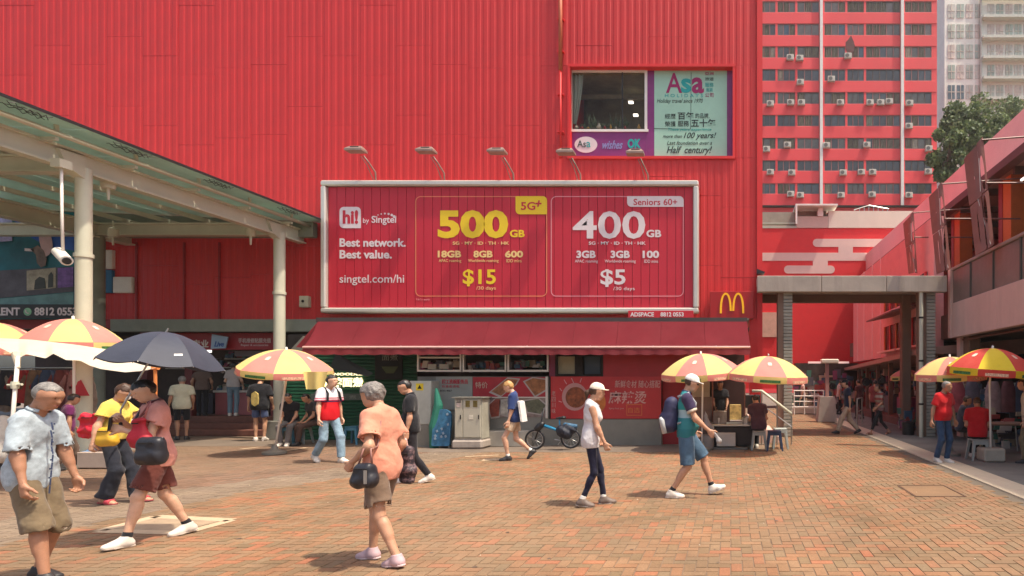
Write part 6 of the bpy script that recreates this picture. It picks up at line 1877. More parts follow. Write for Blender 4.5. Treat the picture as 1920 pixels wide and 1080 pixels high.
# air conditioners
acs = [(1481, 110, 0), (1499, 111, 0), (1589, 107, 0), (1500, 156, 1), (1558, 150, 1), (1444, 196, 2), (1482, 194, 2), (1502, 194, 2), (1575, 194, 2), (1630, 194, 2), (1650, 194, 2), (1666, 192, 2), (1704, 195, 2), (1703, 238, 3),
       (1437, 281, 4), (1476, 273, 4), (1549, 274, 4), (1624, 273, 4), (1740, 280, 4), (1444, 324, 5), (1484, 325, 5), (1580, 325, 5), (1614, 324, 5), (1635, 324, 5), (1739, 323, 5),
       (1482, 365, 6), (1500, 367, 6), (1576, 367, 6), (1634, 366, 6), (1703, 367, 6)]
rowname = ['third', 'fourth', 'fifth', 'sixth', 'seventh', 'eighth', 'ninth']
cnt = {}
tot = {r: len([1 for a in acs if a[2] == r]) for r in range(7)}
proto = None
for px, py, r_ in acs:
    cnt[r_] = cnt.get(r_, 0) + 1
    lab = ('white air conditioner box, %s from the left under the %s window row of the tower' % (ORD[cnt[r_] - 1], rowname[r_])) if tot[r_] > 1 else 'only white air conditioner box under the %s window row of the tower' % rowname[r_]
    if proto is None:
        proto = empty('air_conditioner', (0, 0, 0), lab, 'air conditioner', 'air conditioners on the red tower')
        q = MB(); q.box(-.42, .42, -.42, -.05, -.31, .31, .03); q.build('casing', mat('ac_casing', (.58, .54, .47), dirt=.3), proto, wc=False)
        q = MB(); q.tube([(-.1, -.422, 0), (-.1, -.44, 0)], .23, 14); q.build('fan_grille', mat('fan_dark', (.12, .11, .10)), proto, wc=False)
        for sx_ in (-.42, .36):
            q = MB(); q.box(sx_, sx_ + .06, -.5, 0, -.38, -.33); q.build('bracket', M_steel, proto, wc=False)
        o = proto
    else: o = copy_tree(proto)
    o['label'] = lab
    o.location = (T(px), DT, TZ(py))

# ------------------------------------------------------------------ pale block and trees far right
DP = 96.0
pb = empty('pale_glass_block', (PX(1850, DP), DP, 0), 'tall pale block with weathered glass front behind the tree', 'building')
def Q(px): return PX(px, DP)
def QZ(py): return PZ(py, DP)
q = MB(); q.box(Q(1771), Q(2100), DP, DP + 12, 0, QZ(-60)); q.build('block_core', mat('block_mint', (.80, .80, .70), rough=.6, var=.10, vscale=.12, dirt=.3, dirtcol=(.46, .48, .40), dirtscale=.3), pb)
for r_ in range(-1, 7):
    for c_ in range(9):
        a = 1776 + c_ * 17 + (6 if c_ > 3 else 0); y_ = 8 + r_ * 38
        if y_ < -20: continue
        w_ = empty('window', (Q(a), DP, QZ(y_ + 22))); adopt(w_, pb)
        vivid = (r_ in (4,) and c_ < 2) or (r_ == 5 and c_ < 2)
        m_ = mat('far_pane_dark', (.10, .15, .17), rough=.2) if vivid else [mat('far_pane_a', (.52, .52, .44), rough=.3, var=.25, vscale=.8), mat('far_pane_b', (.43, .47, .38), rough=.3, var=.3, vscale=.8), mat('far_pane_c', (.58, .50, .42), rough=.3, var=.3, vscale=.8), mat('far_pane_d', (.36, .44, .36), rough=.3, var=.3, vscale=.8)][(r_ * 5 + c_ * 3 + (r_ * c_) % 3) % 4]
        q = MB(); q.box(Q(a + 1), Q(a + 14), DP - .08, DP - .02, QZ(y_ + 26), QZ(y_)); q.build('window_pane', m_, w_)
        q = MB(); q.box(Q(a + 7), Q(a + 8), DP - .14, DP - .085, QZ(y_ + 26), QZ(y_)); q.box(Q(a + 1), Q(a + 14), DP - .14, DP - .085, QZ(y_ + 13.5), QZ(y_ + 12.5)); q.build('window_bar', M_offw, w_)
for px in (1836,):
    q = MB(); q.box(Q(px), Q(px + 3), DP - .5, DP - .15, 0, QZ(-60)); q.build('vertical_fin', mat('fin_grey', (.5, .5, .43)), pb)
for r_ in range(0, 6):
    q = MB(); q.box(Q(1838), Q(2100), DP - 1.2, DP - .15, QZ(r_ * 38 + 2), QZ(r_ * 38 - 3)); q.build('balcony_slab', mat('slab_mint', (.55, .57, .48)), pb)

def leaf_mat(name, c):
    return mat(name, c, rough=.6, var=.35, vscale=1.2, trans=.3)
def tree(px, py_top, py_bot, d, wpx, label, seed, nl=5200):
    rt = np.random.RandomState(seed)
    c_ = PT(px, (py_top + py_bot) / 2, d); Hc = (py_bot - py_top) * d / F / 2; Wc = wpx * d / F / 2
    t = empty('tree', (c_.x, c_.y, 0), label, 'tree', 'trees beyond the pink roof')
    q = MB(); q.tube([(c_.x, c_.y, 0), (c_.x + .2, c_.y, c_.z * .5), (c_.x, c_.y, c_.z)], [.4, .3, .18], 8)
    for k in range(7):
        a_ = rt.uniform(0, 6.28); q.tube([(c_.x, c_.y, c_.z - Hc * .5), (c_.x + math.cos(a_) * Wc * .5, c_.y + math.sin(a_) * Wc * .4, c_.z + rt.uniform(-.2, .6) * Hc)], [.15, .04], 6)
    q.build('trunk', mat('bark', (.10, .07, .05), bump=.5), t)
    clumps = [(c_ + Vector((rt.uniform(-1, 1) * Wc * .85, rt.uniform(-1, 1) * Wc * .6, rt.uniform(-1, 1) * Hc * .85)), rt.uniform(.18, .4) * min(Wc, Hc)) for _ in range(26)]
    q = MB(); cl = [leaf_mat('leaf_a', (.12, .17, .065)), leaf_mat('leaf_b', (.20, .24, .10)), leaf_mat('leaf_c', (.08, .12, .05))]
    P_ = []
    for k in range(nl):
        cc_, rr_ = clumps[rt.randint(len(clumps))]
        v = rt.normal(size=3); v /= np.linalg.norm(v); v *= rr_ * rt.uniform(.6, 1.1)
        p = cc_ + Vector(v); s_ = rt.uniform(.10, .24)
        a_ = Vector(rt.normal(size=3)).normalized() * s_; b_ = Vector(rt.normal(size=3)).cross(a_).normalized() * s_ * .6
        q.cm = int(rt.choice([0, 0, 1, 2])); q.add([p - a_, p + b_, p + a_, p - b_], [(0, 1, 2, 3)])
    q.build('crown', cl, t)
tree(1822, 206, 330, 48, 118, 'dense green tree between the red tower and the pink roof', 5, 9000)
tree(1890, 178, 300, 60, 150, 'paler tree rising behind the pink roof near the picture edge', 6, 5000)
tree(1775, 240, 350, 42, 60, 'lower bushy tree right against the tower edge', 8, 3500)

# ------------------------------------------------------------------ warm haze of the day
q = MB(); q.box(-125, 145, -65, 225, -1.1, 74)
hz_ = q.build('haze', None); tag(hz_, 'thin warm haze in the air over the plaza', kind='stuff')
hm_ = bpy.data.materials.new('haze_air'); hm_.use_nodes = True
ht = hm_.node_tree; ht.nodes.remove(ht.nodes['Principled BSDF'])
pv = ht.nodes.new('ShaderNodeVolumePrincipled')
pv.inputs['Color'].default_value = (.97, .95, .9, 1); pv.inputs['Density'].default_value = .0006; pv.inputs['Anisotropy'].default_value = .3
ht.links.new(pv.outputs[0], ht.nodes['Material Output'].inputs['Volume'])
hz_.data.materials.append(hm_)
# ------------------------------------------------------------------ parasols
def fab(n, c): return mat('canopy_' + n, c, rough=.75, var=.08, vscale=3, trans=.32, bump=.2, bscale=40, sheen=.1, dirt=.15, dirtcol=(.4, .3, .2), dirtscale=3)
F_PINK, F_YEL = fab('faded_red', (.80, .29, .25)), fab('faded_yellow', (.88, .72, .26))
F_RED, F_VY = fab('vivid_red', (.72, .07, .05)), fab('vivid_yellow', (.88, .66, .03))
M_logo = mat('logo_cream', (.85, .58, .45), var=.05)
def parasol(px0, px1, py_top, py_edge, d, label, m0=F_PINK, m1=F_YEL, rot=0.0, tilt=(0, 0), pole=True, base=None, pole_dx=0.0, logo=True, n=8, group='red and yellow market parasols', text=True):
    Rr = (px1 - px0) / 2 * d / F * (1 + (((px0 + px1) / 2 - HX) / F) ** 2) ** -.4; c = PT((px0 + px1) / 2, py_edge, d); H_ = (py_edge - py_top) * d / F
    t = empty('parasol', (c.x + pole_dx, c.y, 0), label, 'parasol', group)
    rotm = Matrix.Rotation(R(tilt[0]), 4, 'X') @ Matrix.Rotation(R(tilt[1]), 4, 'Y')
    ctr = Vector((c.x, c.y, c.z))
    def P(a_, r_, dz=0.0):
        seg = (a_ - R(rot)) % (2 * math.pi / n) / (2 * math.pi / n)
        sag = math.sin(seg * math.pi)
        rr = r_ * (1 - .035 * sag * r_)
        z = H_ * (1 - r_ ** 2.1) - .05 * Rr * sag * r_ * (1 - r_) * 2 + dz
        return ctr + rotm @ Vector((Rr * rr * math.cos(a_), Rr * rr * math.sin(a_), z))
    for k in range(n):
        a0 = R(rot) + 2 * math.pi * k / n; a1 = a0 + 2 * math.pi / n
        m_ = m0 if k % 2 == 0 else m1; mo = m1 if k % 2 == 0 else m0
        q = MB(); q.grid(lambda u, v: P(a0 + (a1 - a0) * min(max(u, .0001), .9999), max(v, .02)), 6, 9)
        cp_ = q.build('canopy_panel', m_, t, smooth=True)
        q = MB()
        q.grid(lambda u, v: P(a0 + (a1 - a0) * min(max(u, .0001), .9999), 1.0 + .012 * math.sin(v * 3), -.002 - v * (.125 + .02 * math.sin(u * math.pi))), 6, 2)
        q.build('valance', m_ if text is None else mo, t, smooth=True)
        # printed strip on the valance
        q = MB(); q.grid(lambda u, v: P(a0 + (a1 - a0) * (.2 + .6 * u), 1.022 + .012 * math.sin((.3 + v * .4) * 3), -.002 - (.3 + v * .42) * .13), 6, 1)
        pr = q.build('valance_print', mat('valance_print_g', (.05, .16, .04), var=.6, vscale=30) if k % 2 == 0 else mat('valance_print_w', (.75, .45, .3), var=.5, vscale=30), t)
        if k % 2 == 0 and logo:
            q = MB(); am = (a0 + a1) / 2
            pts = []
            for j in range(12):
                th = 2 * math.pi * j / 12
                rx_ = .12 * (1 + .35 * math.cos(2 * th)); 
                pts.append(P(am + math.cos(th) * .085, .60 + math.sin(th) * rx_ * .8, .012))
            q.add(pts, [tuple(range(12))]); q.build('heart_logo', M_logo, t)
    for k in range(n):
        a0 = R(rot) + 2 * math.pi * k / n + .0005
        q = MB(); q.tube([P(a0, v, -.012) for v in (.03, .35, .7, 1.0)], .006, 5); q.build('rib', M_steel, t)
        q = MB(); q.tube([P(a0, .52, -.02), ctr + rotm @ Vector((0, 0, H_ - .42))], .005, 5); q.build('strut', M_steel, t)
    if pole:
        top = ctr + rotm @ Vector((0, 0, H_ + .05)); low = ctr + rotm @ Vector((0, 0, -.3)); foot = Vector((c.x + pole_dx, c.y, .05))
        q = MB(); q.tube([foot, low, top], .02, 10); q.build('pole', M_white, t, smooth=True)
        if base == 'block':
            q = MB(); q.box(foot.x - .21, foot.x + .21, foot.y - .2, foot.y + .2, .01, .27, .03); q.build('base', mat('base_concrete', (.40, .34, .27), bump=.4, dirt=.3), t)
        else:
            q = MB(); q.lathe([(.22, .01), (.22, .06), (.08, .1), (.04, .2)], (foot.x, foot.y, 0), 16); q.build('base', M_grey, t, smooth=True, sharp=40)
    q = MB(); q.lathe([(.015, 0), (.02, .03), (.004, .06)], tuple(P(0, 0)), 8); q.build('finial', M_steel, t)
    return t
parasol(447, 626, 655, 690, 12.6, 'faded pink and yellow parasol standing by the thin canopy column', rot=-22, tilt=(7, 6), pole_dx=-.25)
fm_ = MB(); fm_.grid(lambda u, v: PT(568 + 46 * u + (6 - 12 * u) * v, 697 + 33 * v, 12.0 + .04 * math.sin(u * 9)), 10, 3); tag(fm_.build('cream_flap', F_YEL, smooth=True), 'cream cloth flap hanging below the middle parasol', 'cloth')
parasol(40, 236, 598, 640, 10.6, 'faded yellow parasol with a pink wedge over the left stall, beside the thick column', rot=-112, tilt=(3, 2))
parasol(-130, 90, 603, 648, 10.3, 'pale yellow parasol cut by the left picture edge', rot=-80, tilt=(2, 3))
parasol(1240, 1392, 663, 697, 13.2, 'faded parasol over the snack cart, left one of the pair', rot=-35, tilt=(6, -3))
parasol(1362, 1516, 668, 702, 12.7, 'faded yellow parasol with pink front wedge, right one at the snack cart', rot=-112, tilt=(4, 3), pole=False)
parasol(1712, 1850, 669, 700, 12.4, 'paler red and yellow parasol behind the vivid one at the right', m0=fab('mid_red', (.80, .30, .24)), m1=F_YEL, rot=-40, tilt=(3, -2))
parasol(1772, 1944, 653, 691, 11.5, 'vivid red and yellow parasol on a white pole in a concrete block at the right', m0=F_RED, m1=F_VY, rot=-84, tilt=(4, 3), base='block', pole_dx=-.0)
parasol(1668, 1730, 692, 706, 19, 'small yellow edged parasol seen behind the brown gateway column', rot=10)
# ------------------------------------------------------------------ plastic stools
def stool(px, d, Hs, col, label, w=.30, group='plastic stools'):
    x_ = PX(px, d)
    t = empty('stool', (x_, d, 0), label, 'stool', group)
    q = MB(); q.box(x_ - w / 2, x_ + w / 2, d - w / 2, d + w / 2, Hs - .03, Hs, .012); q.build('seat', col, t)
    for sx in (-1, 1):
        for sy in (-1, 1):
            q = MB(); a_ = Vector((x_ + sx * (w / 2 - .035), d + sy * (w / 2 - .035), Hs - .03)); b_ = Vector((x_ + sx * (w / 2 + .02), d + sy * (w / 2 + .02), 0))
            q.add([a_ + Vector((-.028, -.028, 0)), a_ + Vector((.028, -.028, 0)), a_ + Vector((.028, .028, 0)), a_ + Vector((-.028, .028, 0)), b_ + Vector((-.018, -.018, 0)), b_ + Vector((.018, -.018, 0)), b_ + Vector((.018, .018, 0)), b_ + Vector((-.018, .018, 0))],
                  [(0, 1, 2, 3), (4, 7, 6, 5), (0, 4, 5, 1), (1, 5, 6, 2), (2, 6, 7, 3), (3, 7, 4, 0)]); q.build('leg', col, t)
    for ya_ in (d - w / 2, d + w / 2 - .012):
        q = MB(); q.box(x_ - w / 2 + .02, x_ + w / 2 - .02, ya_, ya_ + .012, Hs - .1, Hs - .03); q.build('apron', col, t)
    return t
P_blue = mat('blue_plastic', (.06, .20, .30), rough=.35, spec=.5); P_grey = mat('grey_plastic', (.28, .29, .27), rough=.4, spec=.5); P_pale = mat('pale_plastic', (.36, .40, .38), rough=.4)
stool(547, 14.4, .46, P_blue, 'blue stool under the man in black sitting by the thin column')
stool(566, 14.7, .45, P_pale, 'pale stool right of the seated man in black')
stool(664, 14.6, .45, P_blue, 'blue stool before the green shutters, right of the walking boy')
stool(1423, 13.4, .44, P_grey, 'grey stool under the vendor in dark shirt at the snack cart')
stool(1452, 13.3, .45, mat('navy_plastic', (.02, .035, .08), rough=.4), 'navy stool right of the seated vendor')
stool(1463, 13.7, .47, P_pale, 'pale stool near the stair rail')
stool(1833, 11.7, .42, P_grey, 'grey stool under the seated man in red')
# ------------------------------------------------------------------ street cabinet, side box, board
cb = empty('utility_cabinet', (PX(876, 13.6), 13.6, 0), 'pale grey double door electrical cabinet on a stone foot before the menus', 'cabinet')
DCb = 13.5
q = MB(); q.box(PX(846, DCb), PX(905, DCb), DCb - .02, DCb + .5, 0, PZ(824, DCb), .05); q.build('stone_foot', M_conc, cb)
q = MB(); q.box(PX(851, DCb), PX(903, DCb), DCb + .03, DCb + .45, PZ(824, DCb) + .002, PZ(747, DCb), .01); q.build('cabinet_body', mat('cabinet_grey', (.40, .38, .31), dirt=.45, dirtscale=2, dirtcol=(.2, .18, .14)), cb)
for a, b in ((853, 867), (868.2, 901)):
    q = MB(); q.box(PX(a, DCb), PX(b, DCb), DCb, DCb + .028, PZ(820, DCb), PZ(749, DCb), .006); dr_ = q.build('door', mat('cabinet_door', (.46, .43, .34), dirt=.35, dirtscale=3), cb)
    q = MB(); q.box(PX(b - 4, DCb), PX(b - 2.5, DCb), DCb - .02, DCb - .001, PZ(786, DCb), PZ(778, DCb)); q.build('handle', M_dark, dr_)
for (px, py, c_) in ((877, 757, (.16, .12, .03)), (891, 757, (.16, .12, .03)), (860, 759, (.55, .45, .4)), (883, 782, (.6, .56, .46)), (860, 752, (.2, .18, .15))):
    q = MB(); q.box(PX(px - 4, DCb), PX(px + 4, DCb), DCb - .006, DCb - .001, PZ(py + (6 if py == 757 else 4), DCb), PZ(py - (6 if py == 757 else 4), DCb)); q.build('sticker', mat('stick_%d_%d' % (px, py), c_, var=.3, vscale=20), cb)
q = MB(); q.box(PX(850, DCb) - .03, PX(904, DCb) + .03, DCb - .03, DCb + .5, PZ(747, DCb) + .002, PZ(744.5, DCb)); q.build('cabinet_lid', M_grey, cb)
sbx = empty('side_unit', (PX(796, 14), 14, 0), 'white freezer like unit with a yellow warning label left of the menus', 'unit')
D3 = 13.9
q = MB(); q.box(PX(768, D3), PX(808, D3), D3, D3 + .5, PZ(796, D3), PZ(714, D3), .015); q.build('unit_door', mat('unit_white', (.42, .43, .38), dirt=.2), sbx)
q = MB(); q.box(PX(768, D3), PX(810, D3), D3 + .01, D3 + .5, 0, PZ(796, D3) - .004); q.build('unit_base', M_grey, sbx)
q = MB(); q.prism([(PX(786 - 6, D3), PZ(732, D3)), (PX(794, D3), PZ(732, D3)), (PX(794, D3), PZ(719, D3)), (PX(780, D3), PZ(719, D3))], D3 - .006, D3 - .001); q.build('warning_label', mat('warn_yellow', (.65, .50, .03)), sbx)
q = MB(); q.prism([(PX(783, D3), PZ(729, D3)), (PX(791, D3), PZ(729, D3)), (PX(787, D3), PZ(721.5, D3))], D3 - .01, D3 - .007); q.build('warning_mark', M_dark, sbx)
ft = empty('folded_table', (PX(828, 13.9), 13.9, 0), 'blue patterned folded table leaning beside the cabinet', 'table')
q = MB(); q.prism(rrect(PX(808, 13.6), PX(842, 13.6), .06, PZ(768, 13.6), [.04, .04, .2, .12], 6), 13.6, 13.66, lambda v: (v[0], v[1] + v[2] * .15, v[2])); q.build('table_top', mat('table_blue', (.03, .12, .22), var=.5, vscale=7), ft)
for k in range(9):
    q = MB(); c_ = Vector((PX(rg.uniform(813, 838), 13.6), 13.59, rg.uniform(.2, .8))); c_.y += c_.z * .15
    q.obox(c_, (.02, 0, .01), (0, .004, 0), (-.01, 0, .025)); q.build('print_spot', mat('spot_pale', (.25, .32, .4)), ft)
q = MB(); q.tube([(PX(812, 13.7), 13.75, .0), (PX(812, 13.7), 13.8, .85)], .015, 6); q.tube([(PX(840, 13.7), 13.75, 0), (PX(840, 13.7), 13.8, .85)], .015, 6); q.build('folded_legs', M_steel, ft)
q = MB(); q.tube([(PX(814, 13.8), 13.8, 0.0), (PX(816, 13.8), 13.8, .5), (PX(822, 13.8), 13.8, 1.0), (PX(818, 13.8), 13.8, 1.4)], [.1, .14, .1, .03], 10); tag(q.build('green_sheet', mat('sheet_green', (.02, .16, .11))), 'rolled dark green sheet behind the blue folded table', 'sheet')
# ------------------------------------------------------------------ blue folding bicycle
bi = empty('folding_bicycle', (PX(1040, 13.4), 13.4, 0), 'small blue folding bicycle with black bags parked along the grey plinth', 'bicycle')
DBk = 13.3
def bk(px, py, y=0): return PT(px, py, DBk + y)
mbl = mat('bike_blue', (.02, .20, .36), rough=.3, spec=.6)
for (cx, cy) in ((1003, 824), (1070, 822)):
    w_ = empty('wheel', bk(cx, cy)); adopt(w_, bi)
    c_ = bk(cx, cy); rr_ = .21
    q = MB(); pts = [(c_.x + rr_ * math.cos(a), c_.y, c_.z + rr_ * math.sin(a)) for a in np.linspace(0, 2 * math.pi, 25)]
    q.tube(pts, .024, 8, cap=False); q.build('tyre', M_black, w_, smooth=True)
    q = MB(); pts = [(c_.x + (rr_ - .03) * math.cos(a), c_.y, c_.z + (rr_ - .03) * math.sin(a)) for a in np.linspace(0, 2 * math.pi, 25)]
    q.tube(pts, .01, 6, cap=False); q.build('rim', M_steel, w_, smooth=True)
    q = MB()
    for a in np.linspace(0, math.pi, 7)[:-1]: q.tube([(c_.x - .18 * math.cos(a), c_.y, c_.z - .18 * math.sin(a)), (c_.x + .18 * math.cos(a), c_.y, c_.z + .18 * math.sin(a))], .003, 4)
    o = q.build('spokes', M_steel, w_); o['kind'] = 'stuff'
q = MB(); q.tube([bk(1014, 796), bk(1044, 806), bk(1058, 812)], .035, 8); q.tube([bk(1058, 812), bk(1070, 822)], .016, 6); q.tube([bk(1050, 812), bk(1049, 785)], .018, 6); q.build('frame', mbl, bi, smooth=True)
q = MB(); q.tube([bk(1003, 824), bk(1014, 796), bk(1019, 768)], .018, 8); q.build('fork', M_black, bi, smooth=True)
q = MB(); q.tube([bk(1019, 768, -.25), bk(1019, 766), bk(1019, 768, .25)], .014, 8); q.build('handlebar', M_black, bi, smooth=True)
blob('saddle', [(bk(1044, 784), bk(1056, 783), .03, .07, .03, ((0, 0, 1), 1.8))], M_black, bi, .012)
blob('front_bag', [(bk(1008, 803), bk(1016, 796), .09, .08)], M_black, bi, .016, folds=.006, seed=3)
blob('rear_bag', [(bk(1054, 808), bk(1062, 812), .15, .15), (bk(1063, 800), bk(1074, 806), .09, .1)], mat('bag_navy_black', (.015, .018, .03), bump=.3), bi, .018, folds=.01, seed=4)
blob('blue_cloth', [(bk(1060, 796), bk(1078, 800), .06, .07)], mat('cloth_steel_blue', (.05, .13, .22)), bi, .016, folds=.008, seed=5)
q = MB(); q.tube([bk(1040, 824), bk(1052, 826), bk(1046, 834)], .012, 6); q.build('pedal_crank', M_steel, bi)
# ------------------------------------------------------------------ snack cart at the right end
sc = empty('snack_cart', (PX(1370, 13.6), 13.6, 0), 'dark snack cart with poster, pots and white box under the parasols', 'cart')
DSc = 13.5
def S(px, py, y=0): return PT(px, py, DSc + y)
def sbox(name, a, b, c, d, m_, y0=0, y1=.5, bev=.01, par=None):
    q = MB(); q.box(PX(a, DSc), PX(b, DSc), DSc + y0, DSc + y1, PZ(d, DSc), PZ(c, DSc), bev); return q.build(name, m_, par or sc)
sbox('cart_body', 1334, 1412, 800, 836, mat('cart_dark', (.03, .022, .02)), 0.05, .7)
sbox('cart_base', 1325, 1402, 838, 843, mat('cart_grey', (.14, .13, .11)), -.1, .7)
sbox('white_box', 1344, 1379, 811, 836, mat('box_offwhite', (.46, .42, .36), dirt=.2), -.12, .03)
sbox('cart_top', 1330, 1415, 796, 799.5, M_steel, -.02, .75)
sbox('poster', 1368, 1390, 759, 788, mat('poster_food', (.55, .42, .16), var=.6, vscale=7), .2, .22)
sbox('poster_edge', 1368, 1396, 788.5, 791, M_white, .15, .25)
sbox('cart_post', 1333, 1336, 700, 796, M_brown, .6, .64); sbox('cart_post', 1396, 1399, 720, 796, M_brown, .5, .54)
sbox('side_panel', 1300, 1334, 745, 838, mat('panel_brownish', (.13, .09, .075), var=.3), .35, .42)
sbox('glass_case', 1337, 1362, 772, 796, mat('case_grey', (.16, .13, .11), var=.4, vscale=8), .1, .5)
for k, (px, py, r_) in enumerate(((1330, 800, .12), (1348, 790, .1), (1400, 790, .11))):
    q = MB(); c_ = S(px, py + 6, .2); q.lathe([(r_, 0), (r_ * 1.05, .16), (r_ * .9, .17), (.02, .21)], tuple(c_), 16); q.build('pot', M_steel, sc, smooth=True, sharp=40)
q = MB(); q.lathe([(.14, 0), (.15, .3), (.16, .31)], (PX(1327, DSc), DSc - .05, .03), 16); tag(q.build('bucket', mat('bucket_grey', (.25, .22, .2)), smooth=True, sharp=40), 'grey round bucket at the left foot of the snack cart', 'bucket')
sbox('black_screen', 1398, 1427, 741, 766, M_black, .3, .36)
pts = [S(1325 + i * 1.2, 800 - i * 0, -.2) for i in range(2)]
blob('plastic_bags', [(S(1322, 770, -.1), S(1326, 798, -.1), .015, .09), (S(1328, 798, -.1), S(1336, 804, -.1), .07, .06)], mat('clear_plastic', (.45, .43, .42), rough=.3, trans=.3), sc, .014, folds=.01, seed=8)
# staircase with handrail behind the cart
stc = empty('stair_rail', (PX(1450, 14.6), 14.6, 0), 'sloping cream handrail beside the steps at the red wall corner', 'handrail')
q = MB(); q.tube([PT(1410, 733, 14.6), PT(1428, 733, 14.6), PT(1484, 776, 14.2)], .035, 8); q.build('top_rail', M_cream, stc, smooth=True)
for (a, b) in ((1484, 776), (1428, 735), (1457, 756)):
    q = MB(); q.tube([PT(a, b, 14.4), Vector((PX(a, 14.4), 14.4, 0))], .02, 6); q.build('rail_post', M_steel, stc)
q = MB()
q.tube([PT(1430, 760, 14.5), PT(1484, 800, 14.3)], .015, 6); q.build('lower_rail', M_steel, stc)
for k in range(4):
    q = MB(); q.box(PX(1402, 15), PX(1460, 15) - k * .16, 14.8, 16.2, k * .17, (k + 1) * .17, .01); tag(q.build('stair_step', M_palepink), '%s pale step of the short stair at the red wall corner, counting up' % ORD[k], 'step', 'steps at the wall corner')
# ------------------------------------------------------------------ left stall: tarpaulin, rack, clothes, goods
tp_ = empty('stall_tarpaulin', (PX(30, 11), 11, 0), 'cream tarpaulin awning over the clothes stall at the left', 'awning')
top = [(-60, 628), (0, 634), (60, 637), (140, 646), (200, 655), (250, 668), (291, 686)]
bot = [(-60, 645), (0, 652), (28, 666), (33, 672), (50, 664), (72, 669), (86, 672), (100, 663), (124, 675), (150, 676), (170, 686), (190, 692), (235, 698), (270, 695), (292, 690)]
def ipl(L, x): return float(np.interp(x, [a for a, b in L], [b for a, b in L]))
def tarp(u, v):
    px = -60 + 352 * u
    yt, yb = ipl(top, px), ipl(bot, px)
    d = 9.3 - 1.1 * v + .2 * math.sin(u * 9) * v * (1 - v)
    return PT(px, yt + (yb - yt) * v + 1.2 * math.sin(u * 30) * v * (1 - v), d)
m_tarp = mat('tarp_cream', (.80, .72, .58), rough=.7, var=.06, trans=.35, bump=.3, bscale=8)
q = MB(); q.grid(tarp, 90, 10); q.build('sheet', m_tarp, tp_, smooth=True)
q = MB(); q.tube([PT(34, 668, 8.2), PT(13, 905, 8.2)], .022, 8); q.build('pole', M_white, tp_, smooth=True)
q = MB(); c_ = PT(28, 722, 8.2); q.lathe([(.04, -.05), (.045, 0), (.04, .05)], tuple(c_), 10); q.tube([c_ - Vector((.1, 0, 0)), c_ + Vector((.1, 0, .01))], .018, 6); q.build('clamp', M_cream, tp_)
q = MB(); q.tube([PT(30, 662, 8.25), PT(34, 690, 8.2)], [.05, .02], 8); q.build('wrapped_corner', m_tarp, tp_)
q = MB(); q.tube([PT(291, 688, 8.3), PT(292, 780, 8.3)], .02, 8); q.tube([PT(286, 690, 8.3), PT(297, 690, 8.3)], .03, 6); q.build('orange_pole', mat('pole_orange', (.65, .22, .06)), tp_)
rk = empty('clothes_rail', (PX(90, 11.4), 11.4, 0), 'metal clothes rail under the cream tarpaulin', 'rail')
q = MB(); q.tube([PT(-60, 690, 11.4), PT(175, 690, 11.4)], .018, 6); q.build('top_bar', M_steel, rk)
for px in (-55, 60, 172):
    q = MB(); q.tube([PT(px, 690, 11.4), Vector((PX(px, 11.4), 11.4, 0))], .018, 6); q.build('rail_leg', M_steel, rk)
gcols = [('olive camouflage', (.13, .12, .06), .6), ('dark maroon', (.12, .03, .03), .1), ('brown', (.13, .08, .05), .2), ('black', (.02, .02, .025), .1), ('grey green', (.15, .15, .12), .3), ('dusty rose', (.28, .13, .12), .2), ('navy', (.03, .05, .1), .2), ('dark red', (.25, .02, .02), .1), ('taupe', (.18, .14, .11), .3)]
for k, px in enumerate((-40, -20, 0, 14, 42, 66, 90, 116, 142)):
    nm, c_, vr = gcols[(k * 4) % 9]
    q = MB(); x_ = PX(px, 11.4); ww = .2; zt_ = PZ(694, 11.4); L__ = [.75, .6, .8, .7, .65, .8, .6, .75, .9][k]
    def gar(u, v):
        a_ = u * 2 * math.pi; wv = ww * (.75 + .35 * v if v > .15 else .45 + 2.2 * v)
        return (x_ + wv * math.cos(a_), 11.4 + (.05 + .04 * v) * math.sin(a_) + .02 * math.sin(a_ * 4), zt_ - v * L__ + .02 * math.sin(a_ * 3) * v)
    q.grid(gar, 22, 8)
    for sg_ in (-1, 1):
        q.tube([(x_ + sg_ * .14, 11.4, zt_ - .1), (x_ + sg_ * .25, 11.38, zt_ - .36)], [.05, .065], 8)
    o = q.build('hanging_garment', mat('garm_%d' % k, c_, rough=.85, var=.12 + vr, vscale=9, bump=.4, bscale=15), smooth=True)
    tag(o, '%s garment hanging on the left stall rail, %s from the left' % (nm, ORD[k]), 'garment', 'garments on the clothes rail')
q = MB(); q.add([PT(152, 712, 10.9), PT(168, 742, 10.8), PT(140, 742, 10.9), PT(133, 722, 11)] + [PT(152, 712, 11.0), PT(168, 742, 10.9), PT(140, 742, 11.0), PT(133, 722, 11.1)], [(0, 1, 2, 3), (7, 6, 5, 4), (0, 4, 5, 1), (1, 5, 6, 2), (2, 6, 7, 3), (3, 7, 4, 0)])
tag(q.build('red_pennant', mat('pennant_red', (.5, .01, .015))), 'bright red triangular cloth behind the grey haired man', 'cloth')
blob_ = blob('grey_sheet', [(PT(165, 715, 11.3), PT(150, 790, 11.3), .12, .26, .05), (PT(150, 790, 11.3), PT(152, 850, 11.3), .24, .2, .05)], mat('sheet_taupe', (.20, .16, .13), bump=.3), None, .03, folds=.02, seed=12)
tag(blob_, 'draped taupe sheet beside the thick canopy column', 'sheet')
tb_ = empty('stall_table', (PX(80, 11.2), 11.2, 0), 'low cloth covered table at the foot of the clothes stall', 'table')
q = MB(); q.box(PX(-60, 11), PX(125, 11), 10.8, 11.9, .42, .5, .015); q.build('table_top', mat('table_brown', (.22, .13, .09)), tb_)
